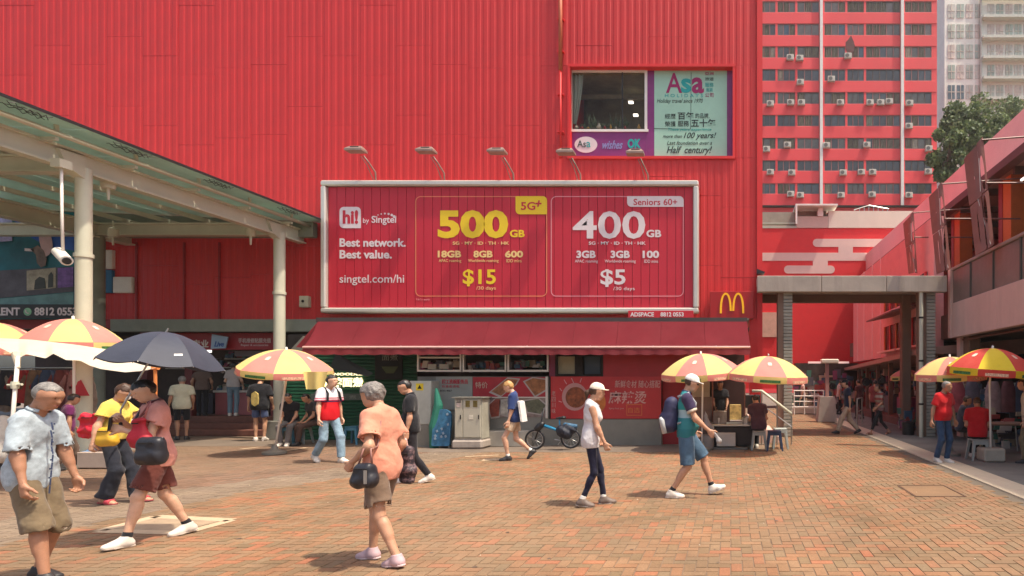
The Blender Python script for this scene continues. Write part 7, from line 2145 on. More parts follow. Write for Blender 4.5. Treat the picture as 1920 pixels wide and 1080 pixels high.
q = MB(); q.box(PX(-60, 11), PX(122, 11), 10.85, 11.85, 0, .418); q.build('table_skirt', mat('skirt_dark', (.08, .045, .04), var=.4), tb_)
o = goods('stall_goods', 'folded clothes and packs piled on the left stall table', 'goods', -50, 120, 800, 822, 10.95, 70, GC, None, .7, (.1, .3))
sw_ = blob('white_bundle', [(PT(8, 790, 10.3), PT(12, 850, 10.3), .13, .2), (PT(-20, 800, 10.3), PT(-20, 850, 10.3), .15, .2)], mat('bundle_white', (.55, .52, .48), bump=.3), None, .03, folds=.015, seed=3)
tag(sw_, 'white wrapped bundle at the left edge behind the tarpaulin pole', 'bundle')
q = blob('blue_bundle', [(PT(160, 855, 10.9), PT(178, 858, 10.9), .10, .11), (PT(170, 846, 11), PT(185, 856, 11), .07, .07)], mat('bundle_blue', (.10, .20, .36), var=.4, vscale=12), None, .02, folds=.015, seed=6)
tag(q, 'blue and white plastic bundle on the ground behind the woman in yellow', 'bundle')
q = MB(); q.box(PX(155, 10.6), PX(262, 10.6), 10.5, 10.62, .02, .3, .01); tag(q.build('low_board', mat('board_pale', (.42, .34, .29))), 'low pale board lying behind the legs of the woman in yellow', 'board')
q = MB(); q.box(PX(236, 10.4), PX(262, 10.4), 10.35, 10.8, .35, .9, .02); tag(q.build('pale_carton', M_offw), 'pale carton seen between the two people with bags', 'carton')
# right arcade goods
for k, (px0, px1, py0, py1, d_) in enumerate(((1790, 1935, 725, 770, 14.5), (1850, 1935, 770, 850, 13.6), (1688, 1722, 770, 800, 18.0), (1760, 1830, 735, 800, 15.5))):
    goods('arcade_goods', 'goods crowded in the shade of the right arcade, %s heap' % ('upper', 'lower right', 'far left', 'middle')[k], 'goods', px0, px1, py0, py1, d_, 60, GC, None, 1.0, (.08, .28))
for k, px in enumerate((1795, 1822, 1862, 1890, 1915)):
    q = MB(); x_ = PX(px, 14.2)
    def gar2(u, v):
        a_ = u * 2 * math.pi; wv = .2 * (.6 + .4 * min(1, v * 3))
        return (x_ + wv * math.cos(a_), 14.2 + .07 * math.sin(a_), PZ(715, 14.2) - v * .75)
    q.grid(gar2, 18, 6)
    tag(q.build('hanging_garment', mat('garm_r%d' % k, ((.3, .06, .07), (.10, .08, .1), (.35, .22, .2), (.16, .05, .05), (.05, .06, .09))[k], var=.3, vscale=6), smooth=True), '%s hanging garment from the left in the right arcade shade' % ORD[k], 'garment', 'garments hanging in the arcade')
tb3 = empty('folding_table', (PX(1885, 12.6), 12.6, 0), 'low folding table beside the seated man in red', 'table')
q = MB(); q.box(PX(1850, 12.6), PX(1935, 12.6), 12.5, 13.2, .62, .66, .01); q.build('table_top', mat('table_brown', (.22, .13, .09)), tb3)
for px in (1856, 1925):
    for y in (12.55, 13.1):
        q = MB(); q.tube([(PX(px, 12.6), y, .62), (PX(px, 12.6) + .05, y, 0)], .015, 6); q.build('leg', M_steel, tb3)
q = MB(); q.lathe([(.17, 0), (.19, .35), (.2, .36), (.05, .4)], (PX(1703, 17.0), 17.0, .01), 14); tag(q.build('rubbish_bin', M_black, smooth=True, sharp=40), 'black round bin at the foot of the brown gateway column', 'bin')

# ------------------------------------------------------------------ the people
K_ = cloth
c_black = K_('black', (.018, .018, .022)); c_white = K_('white', (.72, .70, .66)); c_navy = K_('navy', (.03, .04, .11)); c_denim = K_('denim', (.10, .17, .25), rough=.9, var=.25, vscale=5)
c_jeans2 = K_('dark_denim', (.03, .06, .12), var=.25); c_khaki = K_('olive_brown', (.17, .125, .075), var=.12); c_red = K_('red', (.55, .015, .02)); c_dnavy = K_('ink', (.02, .025, .05))
h_grey = mat('hair_grey', (.20, .18, .165), rough=.5, var=.45, vscale=28, bump=.8, bscale=70); h_black = mat('hair_black', (.02, .016, .014), rough=.35, var=.3, bump=.6, bscale=80, spec=.6)
h_silver = mat('hair_silver', (.20, .185, .17), rough=.5, var=.4, vscale=35, bump=.5, bscale=90); h_blond = mat('hair_blond', (.48, .27, .10), rough=.5, var=.3, bump=.5); h_brown = mat('hair_brown', (.07, .035, .02), rough=.4, var=.3, bump=.6, bscale=80)
s_white = mat('shoe_white', (.66, .60, .53), rough=.5, var=.08, bump=.2); s_black = mat('shoe_black', (.03, .028, .03), rough=.5); s_sole = mat('sole_cream', (.60, .52, .44), rough=.7)

# 1 old man in pale blue shirt, nearest on the left
m_pale = K_('pale_blue', (.36, .42, .46), var=.22, vscale=26, bump=.5, bscale=7)
p1 = person('grey haired man in pale blue short sleeved shirt and olive shorts, nearest at the left', PX(60, 4.62), 4.62, -2, H=1.61, w=.74, belly=.0, lean=.10,
       legs=((-.05, .1, .05), (.22, -.1, .0)), arms=((.15, .20, .84), (.16, -.18, .80)), curls=(.55, .5), head=(8, 17), sk=1,
       top=dict(m=m_pale, sleeve=.92, hem=.80, loose=.015, fold=.0075, sflare=.02, vee=1.34, collar=m_pale, placket=mat('button_navy', (.03, .05, .12), var=0)),
       bottom=dict(m=c_khaki, kind='shorts', end=1.10, loose=.02, flare=.022, fold=.007), shoes=dict(m=s_black, kind='shoe'), hair=dict(m=h_silver, kind='crop', fringe=.062))
q = MB()
up_, s_ = p1['up'], p1['s']
for k in range(9):
    z = 1.37 - k * .066; p = up_(0.142 + .02 * (1 if z < 1.15 else 0) - (.02 if z > 1.3 else 0), 0, z); p2 = up_(0.142 + .02 * (1 if z < 1.15 + .066 else 0) - (.02 if z > 1.37 else 0), 0, z - .06)
    q.tube([p, p2], .005, 5)
q.build('placket_trim', mat('trim_navy', (.04, .06, .13), var=0), p1['root'], wc=False)

# 2 woman in yellow
p2 = person('woman in yellow top and black trousers with face mask, looking down', PX(212, 7.6), 7.6, 6, H=1.58, w=.92, lean=.10, female=True,
       legs=((.26, .0, .0), (-.04, -.1, .1)), arms=((.42, .16, 1.02), (.02, -.33, .86)), elbow=(-1, -1), curls=(.7, .8), head=(0, 28), mask=True, sk=0,
       top=dict(m=K_('yellow', (.66, .52, .12), fold=0) if False else K_('yellow', (.66, .50, .10)), sleeve=.55, hem=.92, loose=.018, sflare=.02),
       bottom=dict(m=K_('charcoal', (.022, .024, .034)), kind='trousers', knee=.075, cuff=.10, end=.99, fold=.006), shoes=dict(m=mat('sandal_red', (.45, .05, .07)), kind='sandal', sole=mat('sandal_sole', (.3, .05, .06))), hair=dict(m=h_brown, kind='full'))
def bag(name, label, cones, m_, strap=None, h=.014, folds=.004, seed=1, strap_r=.010, strap_m=None, cat='bag', clips=()):
    t = empty(name, tuple(cones[0][0]), label, cat)
    blob('bag_body', cones, m_, t, h, folds=folds, seed=seed, clips=clips)
    for st in (strap or []):
        q = MB(); q.tube([tuple(p) for p in st], strap_r, 8); q.build('strap', strap_m or m_, t, smooth=True)
    return t
def pillow(name, label, c, w, h_, t, m_, strap=None, strap_r=.009, strap_m=None, folds=.005, seed=1, taper=.85, res=.011):
    c = Vector(c); root = empty(name, tuple(c), label, 'bag')
    r_ = min(.05, h_ * .3, w * .3); fl = r_ / (t / 2)
    cones = []
    for k in range(7):
        z = -h_ / 2 + r_ + (h_ - 2 * r_) * k / 6; ww = (w / 2 - r_) * (1 - (1 - taper) * k / 6)
        cones.append((c + Vector((-ww, 0, z)), c + Vector((ww, 0, z)), r_, r_, .02, ((0, 1, 0), fl)))
    cones.append((c + Vector((-w * .25, 0, -h_ * .15)), c + Vector((w * .25, 0, -h_ * .15)), r_ * 1.25, r_ * 1.25, .03, ((0, 1, 0), fl)))
    blob('bag_body', cones, m_, root, res, folds=folds, seed=seed)
    for st in (strap or []):
        q = MB(); q.tube([tuple(p) for p in st], strap_r, 8); q.build('strap', strap_m or m_, root, smooth=True)
    q = MB(); q.box(c.x - w * .32 * taper, c.x + w * .32 * taper, c.y - t / 2 - .006, c.y - t / 2 + .01, c.z + h_ * .28, c.z + h_ * .31); q.build('zip', M_dark, root)
    return root
def WP(p, v): return Vector(p['W'](v))
m_mustard = mat('leather_mustard', (.62, .36, .03), rough=.45, bump=.3, var=.12)
u2 = p2['up']
f2 = PT(201, 819, 7.32)
pillow('yellow_waist_bag', 'mustard yellow crossbody bag at the waist of the woman in yellow', f2, .24, .25, .11, m_mustard,
    [[f2 + Vector((.09, 0, .10)), WP(p2, u2(.15, .03, 1.1)), WP(p2, u2(.155, .07, 1.25)), WP(p2, u2(.06, .11, 1.43)), WP(p2, u2(-.08, .06, 1.42))]], seed=4)
hR = WP(p2, p2['hands'][1]); eR = WP(p2, p2['elbows'][1])
c2 = PT(176, 798, 7.62)
pillow('red_shoulder_bag', 'bright red soft bag hanging behind the arm of the woman in yellow', c2, .40, .36, .16, mat('bag_red', (.55, .012, .03), rough=.4, bump=.3), [[c2 + Vector((.05, 0, .15)), WP(p2, u2(-.05, -.13, 1.2)), WP(p2, u2(-.02, -.13, 1.44))]], folds=.014, seed=8, taper=.6, res=.015)

# 3 man with umbrella
m_peach = K_('peach', (.62, .27, .22))
p3 = person('person in peach polo and brown shorts walking under a dark umbrella', PX(296, 5.85), 5.85, 240, H=1.64, w=.86, lean=.06, sk=2,
       legs=((.26, .15, -.06), (-.27, .1, .10)), arms=((.26, -.02, 1.19), (.24, -.14, 1.28)), elbow=(-.2, -.2), curls=(.9, 1.0), head=(10, 22),
       top=dict(m=m_peach, sleeve=.6, hem=.80, loose=.018, fold=.006, sflare=.022, collar=K_('maroon_trim', (.12, .03, .035))),
       bottom=dict(m=K_('maroon_brown', (.15, .045, .035)), kind='shorts', end=.86, loose=.014, flare=.03), shoes=dict(m=s_white, kind='shoe', sole=s_sole), socks=c_black, hair=dict(m=h_black, kind='short'))
hU = WP(p3, p3['hands'][1])
um = empty('umbrella', tuple(hU), 'dark navy umbrella held open over the person in peach', 'umbrella')
UC = PT(304, 683, 5.82); UR = 94 * 5.82 / F; UH = 61 * 5.82 / F
mum = mat('umbrella_navy', (.045, .05, .072), rough=.6, var=.12, vscale=4, spec=.3, bump=.25, bscale=20, trans=.05)
urot = Matrix.Rotation(R(5), 4, 'Y') @ Matrix.Rotation(R(-5), 4, 'X')
def UP(a_, r_, dz=0, n=8):
    sg_ = math.sin(((a_ + .35) % (2 * math.pi / n)) / (2 * math.pi / n) * math.pi)
    return UC + urot @ Vector((UR * r_ * (1 - .07 * sg_ * r_) * math.cos(a_), UR * r_ * (1 - .07 * sg_ * r_) * math.sin(a_), UH * (1 - r_ ** 2.0) - .03 * sg_ * r_ + dz))
for k in range(8):
    a0 = 2 * math.pi * k / 8 - .35
    q = MB(); q.grid(lambda u, v: UP(a0 + math.pi / 4 * min(max(u, .001), .999), max(v, .02)), 8, 8); q.build('canopy_panel', mum, um, smooth=True)
    q = MB(); q.tube([UP(a0 + .0005, v, -.008) for v in (.04, .4, .7, 1.0)], .004, 5); q.build('rib', M_steel, um)
q = MB(); q.tube([hU + Vector((0, 0, -.05)), hU + Vector((0, 0, .1)), UC + urot @ Vector((0, 0, UH + .04))], .008, 8); q.build('shaft', M_steel, um)
q = MB(); q.tube([hU + Vector((0, 0, -.11)), hU + Vector((0, 0, .03))], .014, 8); q.build('handle', M_black, um)
pp_ = [UP(-.62 + .05 * j, .80, .008) for j in range(4)]; qq_ = [UP(-.62 + .05 * j, .83, .006) for j in range(4)]
q = MB(); q.add(pp_ + qq_, [(0, 1, 5, 4), (1, 2, 6, 5), (2, 3, 7, 6)]); q.build('brand_print', M_white, um)
hL3 = WP(p3, p3['hands'][0])
q = MB(); q.obox(hL3 + Vector((-.06, -.05, .06)), (.006, .004, .002), (-.02, .03, .0), (.01, 0, .065)); tag(q.build('phone', M_black), 'mobile phone held up by the person under the dark umbrella', 'phone')
u3 = p3['up']
b3 = PT(284, 846, 5.58)
pillow('black_crossbody_bag', 'black crossbody bag at the hip of the person in peach', b3, .26, .28, .12, mat('bag_black_leather', (.022, .022, .028), rough=.4, bump=.3),
    [[b3 + Vector((.11, 0, .12)), WP(p3, u3(.13, .05, 1.12)), WP(p3, u3(.13, -.06, 1.30)), WP(p3, u3(.03, -.12, 1.455)), WP(p3, u3(-.1, -.1, 1.42))]], seed=3, strap_r=.013)
r3 = PT(262, 812, 5.62)
pillow('red_tote_bag', 'red cloth bag beside the black bag of the person in peach', r3, .2, .32, .1, mat('bag_dark_red', (.42, .015, .03), bump=.3, rough=.6), [[r3 + Vector((.04, 0, .14)), r3 + Vector((.10, .0, .3)), WP(p3, u3(.14, .06, 1.3)), WP(p3, u3(.04, .12, 1.45))]], folds=.012, seed=5, taper=.45, strap_m=mat('strap_pinkish', (.5, .2, .2)))

# 4 orange shirt woman, back view
m_or = K_('coral', (.66, .27, .18), var=.07, vscale=4)
p4 = person('grey haired woman in coral T shirt and brown shorts seen from behind, walking left', PX(718, 5.12), 5.12, 166, H=1.60, w=.92, lean=.07, female=True, sk=0,
       legs=((-.24, -.15, .12), (.20, .0, .05)), arms=((.12, .22, .98), (.10, -.22, .90)), elbow=(-1, -1), curls=(.9, .9), head=(12, 4),
       top=dict(m=m_or, sleeve=.72, hem=.80, loose=.019, fold=.0065, sflare=.024),
       bottom=dict(m=K_('taupe_brown', (.20, .135, .095), var=.12), kind='shorts', end=.82, loose=.018, flare=.04, fold=.006), shoes=dict(m=mat('slip_on_lilac', (.50, .34, .36), rough=.7), kind='shoe', sole=mat('sole_lilac', (.55, .42, .42))), hair=dict(m=h_grey, kind='bob', fringe=.03))
h4 = WP(p4, p4['hands'][0])
b4 = PT(684, 892, 4.86)
pillow('black_handbag', 'black leather handbag hanging at the left hip of the woman in coral', b4, .20, .22, .12, MATS['bag_black_leather'],
    [[b4 + Vector((-.05, 0, .10)), b4 + Vector((-.01, 0, .22)), WP(p4, p4['up'](-.06, .17, 1.12)), WP(p4, p4['up'](-.08, .13, 1.34)), WP(p4, p4['up'](-.0, .115, 1.455)), WP(p4, p4['up'](.10, .12, 1.36))],
     [b4 + Vector((.06, .0, .10)), b4 + Vector((.05, .0, .22)), WP(p4, p4['up'](-.085, .15, 1.12)), WP(p4, p4['up'](-.10, .11, 1.34)), WP(p4, p4['up'](-.0, .10, 1.46)), WP(p4, p4['up'](.10, .10, 1.36))]], strap_m=mat('strap_taupe', (.35, .17, .14)), strap_r=.008, taper=.75)
q = MB(); q.obox(b4 + Vector((.05, -.075, .0)), (.012, 0, 0), (0, .004, 0), (0, 0, .055)); tag(q.build('key_fob', M_steel), 'silver tag hanging on the black handbag', 'tag')
h4r = WP(p4, p4['hands'][1]); c4 = PT(763, 872, 5.35)
pillow('dotted_bag', 'black bag with white dots on the right arm of the woman in coral', c4, .15, .36, .1, mat('bag_dotted', (.03, .022, .03), var=.2, dirt=.9, dirtcol=(.55, .35, .35), dirtscale=22, streak=0), [[c4 + Vector((0, 0, .17)), h4r]], taper=.7)

# 5 man in black polo
p5 = person('man in black polo and black trousers walking left behind the woman in coral', PX(772, 9.1), 9.1, 205, H=1.63, w=1.0, lean=.05, det=1, sk=0, belly=.01,
       legs=((-.02, 0, .0), (-.30, 0, .35)) if False else ((-.26, 0, .25), (.10, 0, .0)), arms=((.06, .24, .80), (.2, -.2, .9)), curls=(.6, .6), head=(8, 14),
       top=dict(m=c_black, sleeve=.75, hem=.84, loose=.016, collar=c_black), bottom=dict(m=K_('black_trouser', (.022, .02, .024)), kind='trousers', knee=.058, cuff=.045, end=.94), shoes=dict(m=s_white, kind='shoe', sole=s_sole), hair=dict(m=h_black, kind='short'))
hl5 = WP(p5, p5['hands'][0])
bag('white_plastic_bag', 'pinkish white plastic bag in the hand of the man in black polo', [(hl5 + Vector((.0, -.03, -.1)), hl5 + Vector((-.05, -.03, -.26)), .025, .10, .05)], mat('plastic_pinkish', (.75, .50, .46), rough=.4, trans=.3), folds=.012, seed=6, h=.015)

# 6 boy in white, red, navy shirt
m_band = striped('band_red', [(0.0, (.60, .012, .02)), (1.165, (.03, .02, .08)), (1.19, (.55, .03, .08)), (1.205, (.70, .45, .5)), (1.235, (.50, .02, .06)), (1.255, (.70, .68, .70))], (.6, .012, .02))
p6 = person('young man in white and red banded shirt and pale jeans with a backpack', PX(617, 11.35), 11.35, -22, H=1.72, w=.98, lean=.02, det=1, sk=2,
       legs=((.22, .1, .0), (-.28, -.1, .45)), arms=((-.02, .26, .84), (.10, -.26, .86)), curls=(.5, .5), head=(12, -4),
       top=dict(m=m_band, sleeve=.68, hem=.84, loose=.022, sflare=.016, vee=1.33), bottom=dict(m=K_('pale_denim', (.22, .32, .40), var=.3, vscale=6), kind='trousers', knee=.07, cuff=.062, end=.96, fold=.006), shoes=dict(m=s_white, kind='shoe', sole=s_sole), hair=dict(m=h_black, kind='full'))
u6 = p6['up']; b6 = WP(p6, u6(-.2, 0, 1.2))
bag('backpack', 'black backpack on the young man in banded shirt', [(b6 + Vector((0, 0, .12)), b6 + Vector((0, 0, -.14)), .13, .14, .05)], c_black, [[WP(p6, u6(-.10, q_ * .11, 1.42)), WP(p6, u6(.02, q_ * .105, 1.462)), WP(p6, u6(.125, q_ * .11, 1.36)), WP(p6, u6(.145, q_ * .13, 1.22))] for q_ in (-1, 1)], strap_r=.018, h=.02)

# 7 blond person in navy with tote
p7 = person('blond person in navy shirt and beige shorts walking left by the cabinet', PX(965, 11.7), 11.7, 198, H=1.62, w=.9, lean=.08, det=1, sk=2,
       legs=((.12, .0, .0), (-.34, .0, .75)), arms=((.12, .2, .84), (.02, -.2, .86)), curls=(.5, .5), head=(6, 14),
       top=dict(m=K_('royal_navy', (.028, .05, .15)), sleeve=.98, hem=.84, loose=.024, sflare=.012, fold=.006), bottom=dict(m=K_('beige', (.50, .38, .27)), kind='shorts', end=.62, loose=.01, flare=.03), shoes=dict(m=s_black, kind='shoe'), socks=c_white, hair=dict(m=h_blond, kind='full', fringe=.03))
u7 = p7['up']; b7 = WP(p7, u7(-.17, .12, 1.06))
q = MB(); q.obox(b7 + Vector((.0, 0, 0)), (.02, 0, -.006), (0, .14, 0), (-.03, 0, .2)); t7 = q.build('tote_body', c_white); 
t7.name = 'tote_bag'; tag(t7, 'flat white tote bag on the back of the blond person', 'bag')

# 8 woman in white cap
p8 = person('woman in white cap, white sleeveless blouse and black leggings walking right', PX(1108, 7.46), 7.46, 12, H=1.56, w=.97, lean=.03, female=True, sk=0,
       legs=((.17, .1, .0), (-.12, -.1, .12)), arms=((.10, .18, .92), (.20, -.18, .86)), curls=(.6, .6), head=(0, 2),
       top=dict(m=K_('pearl', (.62, .60, .61), var=.06), sleeve=0, hem=.82, loose=.018, flare=.01, fold=.006), bottom=dict(m=K_('legging', (.016, .016, .035)), kind='trousers', knee=.045, cuff=.038, end=.88, loose=-.006), shoes=dict(m=mat('trainer_taupe', (.16, .12, .10)), kind='shoe', sole=mat('trainer_sole', (.5, .45, .4))), socks=c_white, hair=dict(m=h_brown, kind='tail'), cap=K_('cap_white', (.78, .68, .56)))
u8 = p8['up']
blob('collar', [(u8(.045, .05, 1.425), u8(.075, 0, 1.395), .018, .016), (u8(.045, -.05, 1.425), u8(.075, 0, 1.395), .018, .016), (u8(-.05, .04, 1.45), u8(-.05, -.04, 1.45), .018, .018)], MATS['cloth_pearl'], p8['root'], .009, False)

# 9 man in white cap with rucksack
m9 = striped('teal_panel', [(0.0, (.03, .17, .20)), (.93, (.04, .20, .22)), (1.08, (.33, .48, .52)), (1.19, (.04, .27, .26)), (1.30, (.03, .20, .22))], (.03, .17, .20))
p9 = person('man in white cap, teal shirt and denim shorts striding right with a rucksack', PX(1286, 8.05), 8.05, 6, H=1.72, w=1.1, belly=.035, lean=.02, sk=0,
       legs=((.36, .0, -.35, .03), (-.20, -.1, .02)), arms=((.12, .2, .92), (.30, -.22, .96)), curls=(.9, .9), head=(0, 12),
       top=dict(m=m9, sleeve=.66, hem=.86, loose=.012, collar=K_('navy_trim', (.03, .04, .1)), vee=1.36), bottom=dict(m=K_('denim_short', (.07, .125, .19), var=.2), kind='shorts', end=.98, loose=.014, flare=.018), shoes=dict(m=s_white, kind='shoe', sole=s_white), socks=c_black, hair=dict(m=h_brown, kind='crop'), cap=c_white)
for i, (sh_, el_) in enumerate(zip(p9['sh'], p9['elbows'])):
    d_ = nrm(el_ - sh_)
    blob('sleeve', [(sh_ + d_ * .0, sh_ + d_ * .155, .083, .078)], K_('dark_plum', (.05, .035, .08)), p9['root'], .013, False, folds=.003, seed=i, clips=((sh_ + d_ * .165, d_),))
    blob('sleeve_cuff', [(sh_ + d_ * .165, sh_ + d_ * .185, .074, .074, .01)], K_('cuff_cream', (.6, .5, .4)), p9['root'], .011, False, clips=((sh_ + d_ * .195, d_), (sh_ + d_ * .155, -d_)))
u9 = p9['up']; b9 = WP(p9, u9(-.22, 0, 1.15))
bag('rucksack', 'navy and grey rucksack on the back of the man in white cap', [(b9 + Vector((.02, 0, .16)), b9 + Vector((-.01, 0, -.12)), .10, .13, .05), (b9 + Vector((-.08, 0, -.02)), b9 + Vector((-.06, 0, -.16)), .07, .08, .04)], mat('pack_navy', (.03, .03, .075), bump=.3), [[WP(p9, u9(-.12, q_ * .12, 1.40)), WP(p9, u9(.02, q_ * .11, 1.462)), WP(p9, u9(.12, q_ * .12, 1.33)), WP(p9, u9(.10, q_ * .16, 1.13)), WP(p9, u9(-.12, q_ * .14, 1.05))] for q_ in (-1, 1)], strap_r=.013, strap_m=mat('strap_grey', (.35, .36, .38)))
q = MB(); b_ = b9 + Vector((-.10, -.11, -.12)); q.tube([b_ + Vector((-.02, 0, .10)), b_ + Vector((0, 0, .06)), b_ + Vector((.04, 0, -.12))], [.018, .035, .035], 12)
tag(q.build('water_bottle', mat('bottle_clear', (.45, .46, .46), rough=.2), smooth=True), 'clear water bottle in the side pocket of the rucksack', 'bottle')
h9 = WP(p9, p9['hands'][1])
bag('clear_plastic_bag', 'clear plastic bag swinging from the hand of the man in white cap', [(h9 + Vector((.09, -.02, -.05)), h9 + Vector((.13, -.02, -.13)), .02, .05, .04), (h9 + Vector((.09, -.02, -.06)), h9 + Vector((.06, -.02, .05)), .02, .02, .03)], MATS['clear_plastic'], folds=.01, seed=5)
blob('sunglasses', [(p9['hd'](.096, .02, .012), p9['hd'](.085, .055, .012), .014, .012, .01), (p9['hd'](.096, -.02, .012), p9['hd'](.085, -.055, .012), .014, .012, .01)], M_black, p9['root'], .005, False)

# 10 man in red at the right, walking
person('man in red polo and dark jeans walking beside the right parasols', PX(1768, 11.3), 11.3, -62, H=1.58, w=1.1, belly=.02, det=1, sk=1,
       legs=((.02, .1, .0), (-.10, -.1, .15)), arms=((.02, .34, .86), (-.02, -.32, .84)), curls=(.5, .5), head=(30, -8),
       top=dict(m=c_red, sleeve=.7, hem=.88, loose=.016, sflare=.02), bottom=dict(m=c_jeans2, kind='trousers', knee=.065, cuff=.055), shoes=dict(m=s_white, kind='shoe', sole=s_sole), hair=dict(m=h_silver, kind='crop'))
# 11 seated man in red
person('man in red shirt sitting on a grey stool with his back turned, at the right', PX(1833, 11.72), 11.72, 70, H=1.62, w=1.1, det=1, sk=1, seat=.42,
       legs=((.42, .2, .0), (.30, -.3, .0)), arms=((.25, .16, 1.02), (.25, -.16, 1.02)), curls=(.7, .7), head=(0, 15), lean=.15,
       top=dict(m=K_('deep_red', (.42, .012, .018)), sleeve=.7, hem=.86, loose=.02), bottom=dict(m=c_black, kind='trousers', knee=.065), shoes=dict(m=s_white, kind='shoe', sole=s_sole), hair=dict(m=h_brown, kind='crop'))
# 12 person cut by right edge
person('person in beige clothes cut by the right picture edge', PX(1928, 11.2), 11.2, 150, H=1.62, w=1.0, det=1, sk=0,
       legs=((.05, 0, 0), (-.1, 0, .1)), arms=((.05, .22, .8), (.0, -.22, .8)), top=dict(m=K_('beige_light', (.45, .38, .3)), sleeve=1.6, hem=.8, loose=.02), bottom=dict(m=c_khaki, kind='trousers'), shoes=dict(m=s_black), hair=dict(m=h_black, kind='short'))
# 13, 14 passage walkers
person('man in dark shirt and beige trousers walking left through the gateway', PX(1590, 17.3), 17.3, 180, H=1.64, w=1.0, det=0, sk=0,
       legs=((.34, 0, -.1), (-.34, 0, .4)), arms=((-.02, .2, .84), (.1, -.2, .84)), top=dict(m=c_dnavy, sleeve=.6, hem=.84, loose=.014), bottom=dict(m=K_('beige_trouser', (.40, .30, .22)), kind='trousers', knee=.075, cuff=.07), shoes=dict(m=s_black), hair=dict(m=h_black, kind='short'), cap=c_black)
person('person in striped top and black cropped trousers walking left past the gateway', PX(1650, 17.0), 17.0, 185, H=1.50, w=1.0, det=0, sk=1, female=True,
       legs=((.34, 0, -.1), (-.34, 0, .35)), arms=((.2, .2, .95), (.1, -.2, .9)), top=dict(m=striped('stripes_mix', [(.8 + .07 * i, ((.25, .06, .05) if i % 2 else (.3, .25, .2))) for i in range(9)], (.2, .1, .1)), sleeve=.8, hem=.84, loose=.02), bottom=dict(m=c_black, kind='trousers', end=.78, cuff=.045, knee=.05), shoes=dict(m=mat('sandal_brown', (.2, .08, .05)), kind='sandal'), hair=dict(m=h_brown, kind='short'))
# 15 man in cream shirt from behind
person('man in cream shirt with his back turned before the shop steps', PX(341, 15.6), 15.6, 130, H=1.70, w=1.0, det=0, sk=1,
       legs=((.02, .2, 0), (.0, -.2, 0)), arms=((-.02, .26, .84), (.05, -.22, .9)), top=dict(m=K_('cream_shirt', (.55, .52, .38)), sleeve=.75, hem=.82, loose=.022), bottom=dict(m=c_black, kind='shorts', end=.9), shoes=dict(m=s_black), hair=dict(m=h_silver, kind='short', fringe=.02))
# 16 person in black T shirt with yellow print
p16 = person('person in black T shirt with yellow back print and denim shorts at the steps', PX(487, 15.3), 15.3, 118, H=1.72, w=1.0, det=0, sk=0,
       legs=((.02, .3, 0), (.03, -.3, 0)), arms=((.12, .26, .86), (.10, -.26, .9)), top=dict(m=c_black, sleeve=.85, hem=.80, loose=.03), bottom=dict(m=K_('denim_blue', (.08, .11, .22)), kind='shorts', end=.7, flare=.03), shoes=dict(m=s_white, kind='shoe'), hair=dict(m=h_black, kind='full'))
u_ = p16['up']; q = MB(); q.prism([(p16['W'](u_(-.175, 0, 1.2)).x - .02 + .11 * math.cos(k * .785) * (1 if k % 2 else .8), PZ(748, 15.05) + .19 * math.sin(k * .785)) for k in range(8)], 15.06, 15.1); o = q.build('back_print', mat('print_mustard', (.5, .38, .12), var=.3, vscale=10), p16['root'])
# 17, 18 inside the shop on the platform
person('woman in white top and jeans standing at the pink shop counter', PX(437, 17.5), 17.5, 118, H=1.60, w=.95, det=0, sk=2, Z=FL, female=True,
       legs=((.02, .1, 0), (-.08, -.1, 0)), arms=((.25, .15, 1.05), (.1, -.24, .95)), top=dict(m=K_('off_white', (.46, .42, .4)), sleeve=.7, hem=.92, loose=.012), bottom=dict(m=K_('soft_denim', (.16, .24, .30)), kind='trousers', knee=.06, cuff=.055), shoes=dict(m=s_white), hair=dict(m=h_black, kind='bob'))
person('dark clothed person with crossed straps at the shop front', PX(379, 17.6), 17.6, 125, H=1.55, w=1.0, det=0, sk=0, Z=FL,
       legs=((.02, .1, 0), (-.08, -.1, 0)), arms=((.1, .24, .95), (.1, -.24, .95)), top=dict(m=K_('brown_grey', (.16, .11, .09)), sleeve=.6, hem=.85), bottom=dict(m=c_black, kind='trousers'), shoes=dict(m=s_black), hair=dict(m=h_black, kind='short'))
# 19, 20 seated by the shutters
person('person in black shirt sitting on the blue stool by the thin column', PX(547, 14.45), 14.45, -75, H=1.62, w=1.0, det=0, sk=0, seat=.46,
       legs=((.45, .2, 0), (.38, -.2, 0)), arms=((.3, .10, .92), (.3, -.12, .92)), lean=.2, head=(0, 20), top=dict(m=c_black, sleeve=.6, hem=.86), bottom=dict(m=K_('grey_trouser', (.16, .15, .15)), kind='trousers'), shoes=dict(m=s_white), hair=dict(m=h_black, kind='short'))
person('person in dark clothes sitting close behind the walking young man', PX(592, 14.6), 14.6, -120, H=1.6, w=1.0, det=0, sk=0, seat=.46,
       legs=((.45, .2, 0), (.38, -.2, 0)), arms=((.3, .10, .92), (.3, -.12, .92)), lean=.25, head=(0, 20), top=dict(m=K_('dark_grey', (.05, .045, .045)), sleeve=.6, hem=.86), bottom=dict(m=K_('brown_trouser', (.10, .06, .05)), kind='trousers'), shoes=dict(m=s_black), hair=dict(m=h_black, kind='short'))
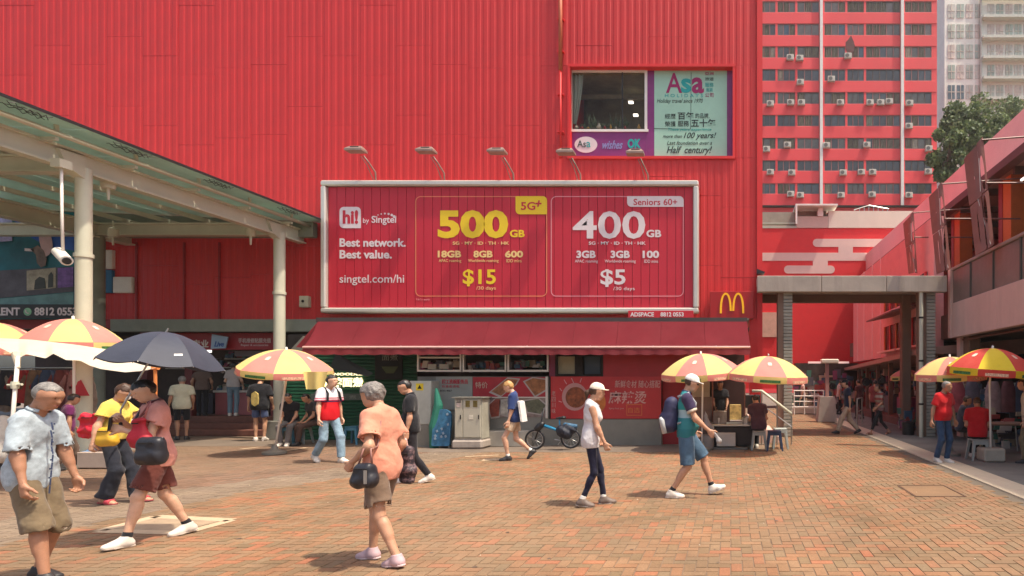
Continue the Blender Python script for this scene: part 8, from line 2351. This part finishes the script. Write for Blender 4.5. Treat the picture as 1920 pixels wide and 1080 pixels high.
# 21 vendor sitting at the cart, 22 vendor standing in the shade
person('vendor in dark shirt sitting on a grey stool at the snack cart, back turned', PX(1423, 13.42), 13.42, 110, H=1.62, w=1.08, det=0, sk=0, seat=.44,
       legs=((.45, .3, 0), (.35, -.2, 0)), arms=((.32, .12, 1.0), (.25, -.16, .98)), lean=.22, head=(0, 12), top=dict(m=K_('plum_dark', (.07, .035, .05)), sleeve=.6, hem=.84, loose=.02), bottom=dict(m=c_black, kind='trousers'), shoes=dict(m=s_white), hair=dict(m=h_black, kind='short'))
person('dim figure standing in the shade behind the snack cart', PX(1350, 14.5), 14.5, -85, H=1.6, w=1.0, det=0, sk=3,
       legs=((.02, .1, 0), (-.02, -.1, 0)), arms=((.3, .15, .98), (.3, -.15, .98)), head=(0, 15), top=dict(m=c_black, sleeve=.6, hem=.86), bottom=dict(m=c_black, kind='trousers'), shoes=dict(m=s_black), hair=dict(m=h_black, kind='short'))
# 23 person in purple behind the old man
person('person in purple top half hidden behind the nearest man', PX(126, 10.4), 10.4, 60, H=1.36, w=1.0, det=0, sk=1,
       legs=((.2, .1, 0), (-.2, -.1, .2)), arms=((.2, .18, .9), (.0, -.22, .85)), head=(0, 15), top=dict(m=K_('purple', (.13, .02, .09)), sleeve=.6, hem=.86), bottom=dict(m=K_('brown_pants', (.12, .08, .06)), kind='trousers'), shoes=dict(m=s_black), hair=dict(m=h_black, kind='full'))
# far passage figures
for k, (px, d_, c_, lab) in enumerate(((1506, 28, (.55, .35, .3), 'pale pink top near the white railing'), (1612, 24, (.12, .04, .04), 'dark red top among the market row stalls'), (1640, 20.5, (.25, .06, .06), 'brick red top behind the striped walker'), (1573, 27, (.5, .4, .36), 'white top far down the passage'))):
    person('small far person in ' + lab, PX(px, d_), d_, 180 - 60 * k, H=1.6, w=1.0, det=0, sk=k % 3, facekit=False,
       legs=((.1, 0, 0), (-.1, 0, .1)), arms=((.1, .2, .85), (.0, -.2, .85)), top=dict(m=K_('far%d' % k, c_), sleeve=.6, hem=.86), bottom=dict(m=c_black, kind='trousers'), shoes=dict(m=s_black), hair=dict(m=h_black, kind='short'))
person('person in grey sitting low in the dark arcade beside the seated man', PX(1800, 13.2), 13.2, -20, H=1.6, w=1.0, det=0, sk=1, seat=.42,
       legs=((.4, .2, 0), (.35, -.2, 0)), arms=((.3, .10, .95), (.3, -.12, .95)), lean=.15, top=dict(m=K_('dim_blue', (.05, .06, .1)), sleeve=.6, hem=.86), bottom=dict(m=c_black, kind='trousers'), shoes=dict(m=s_black), hair=dict(m=h_black, kind='short'))
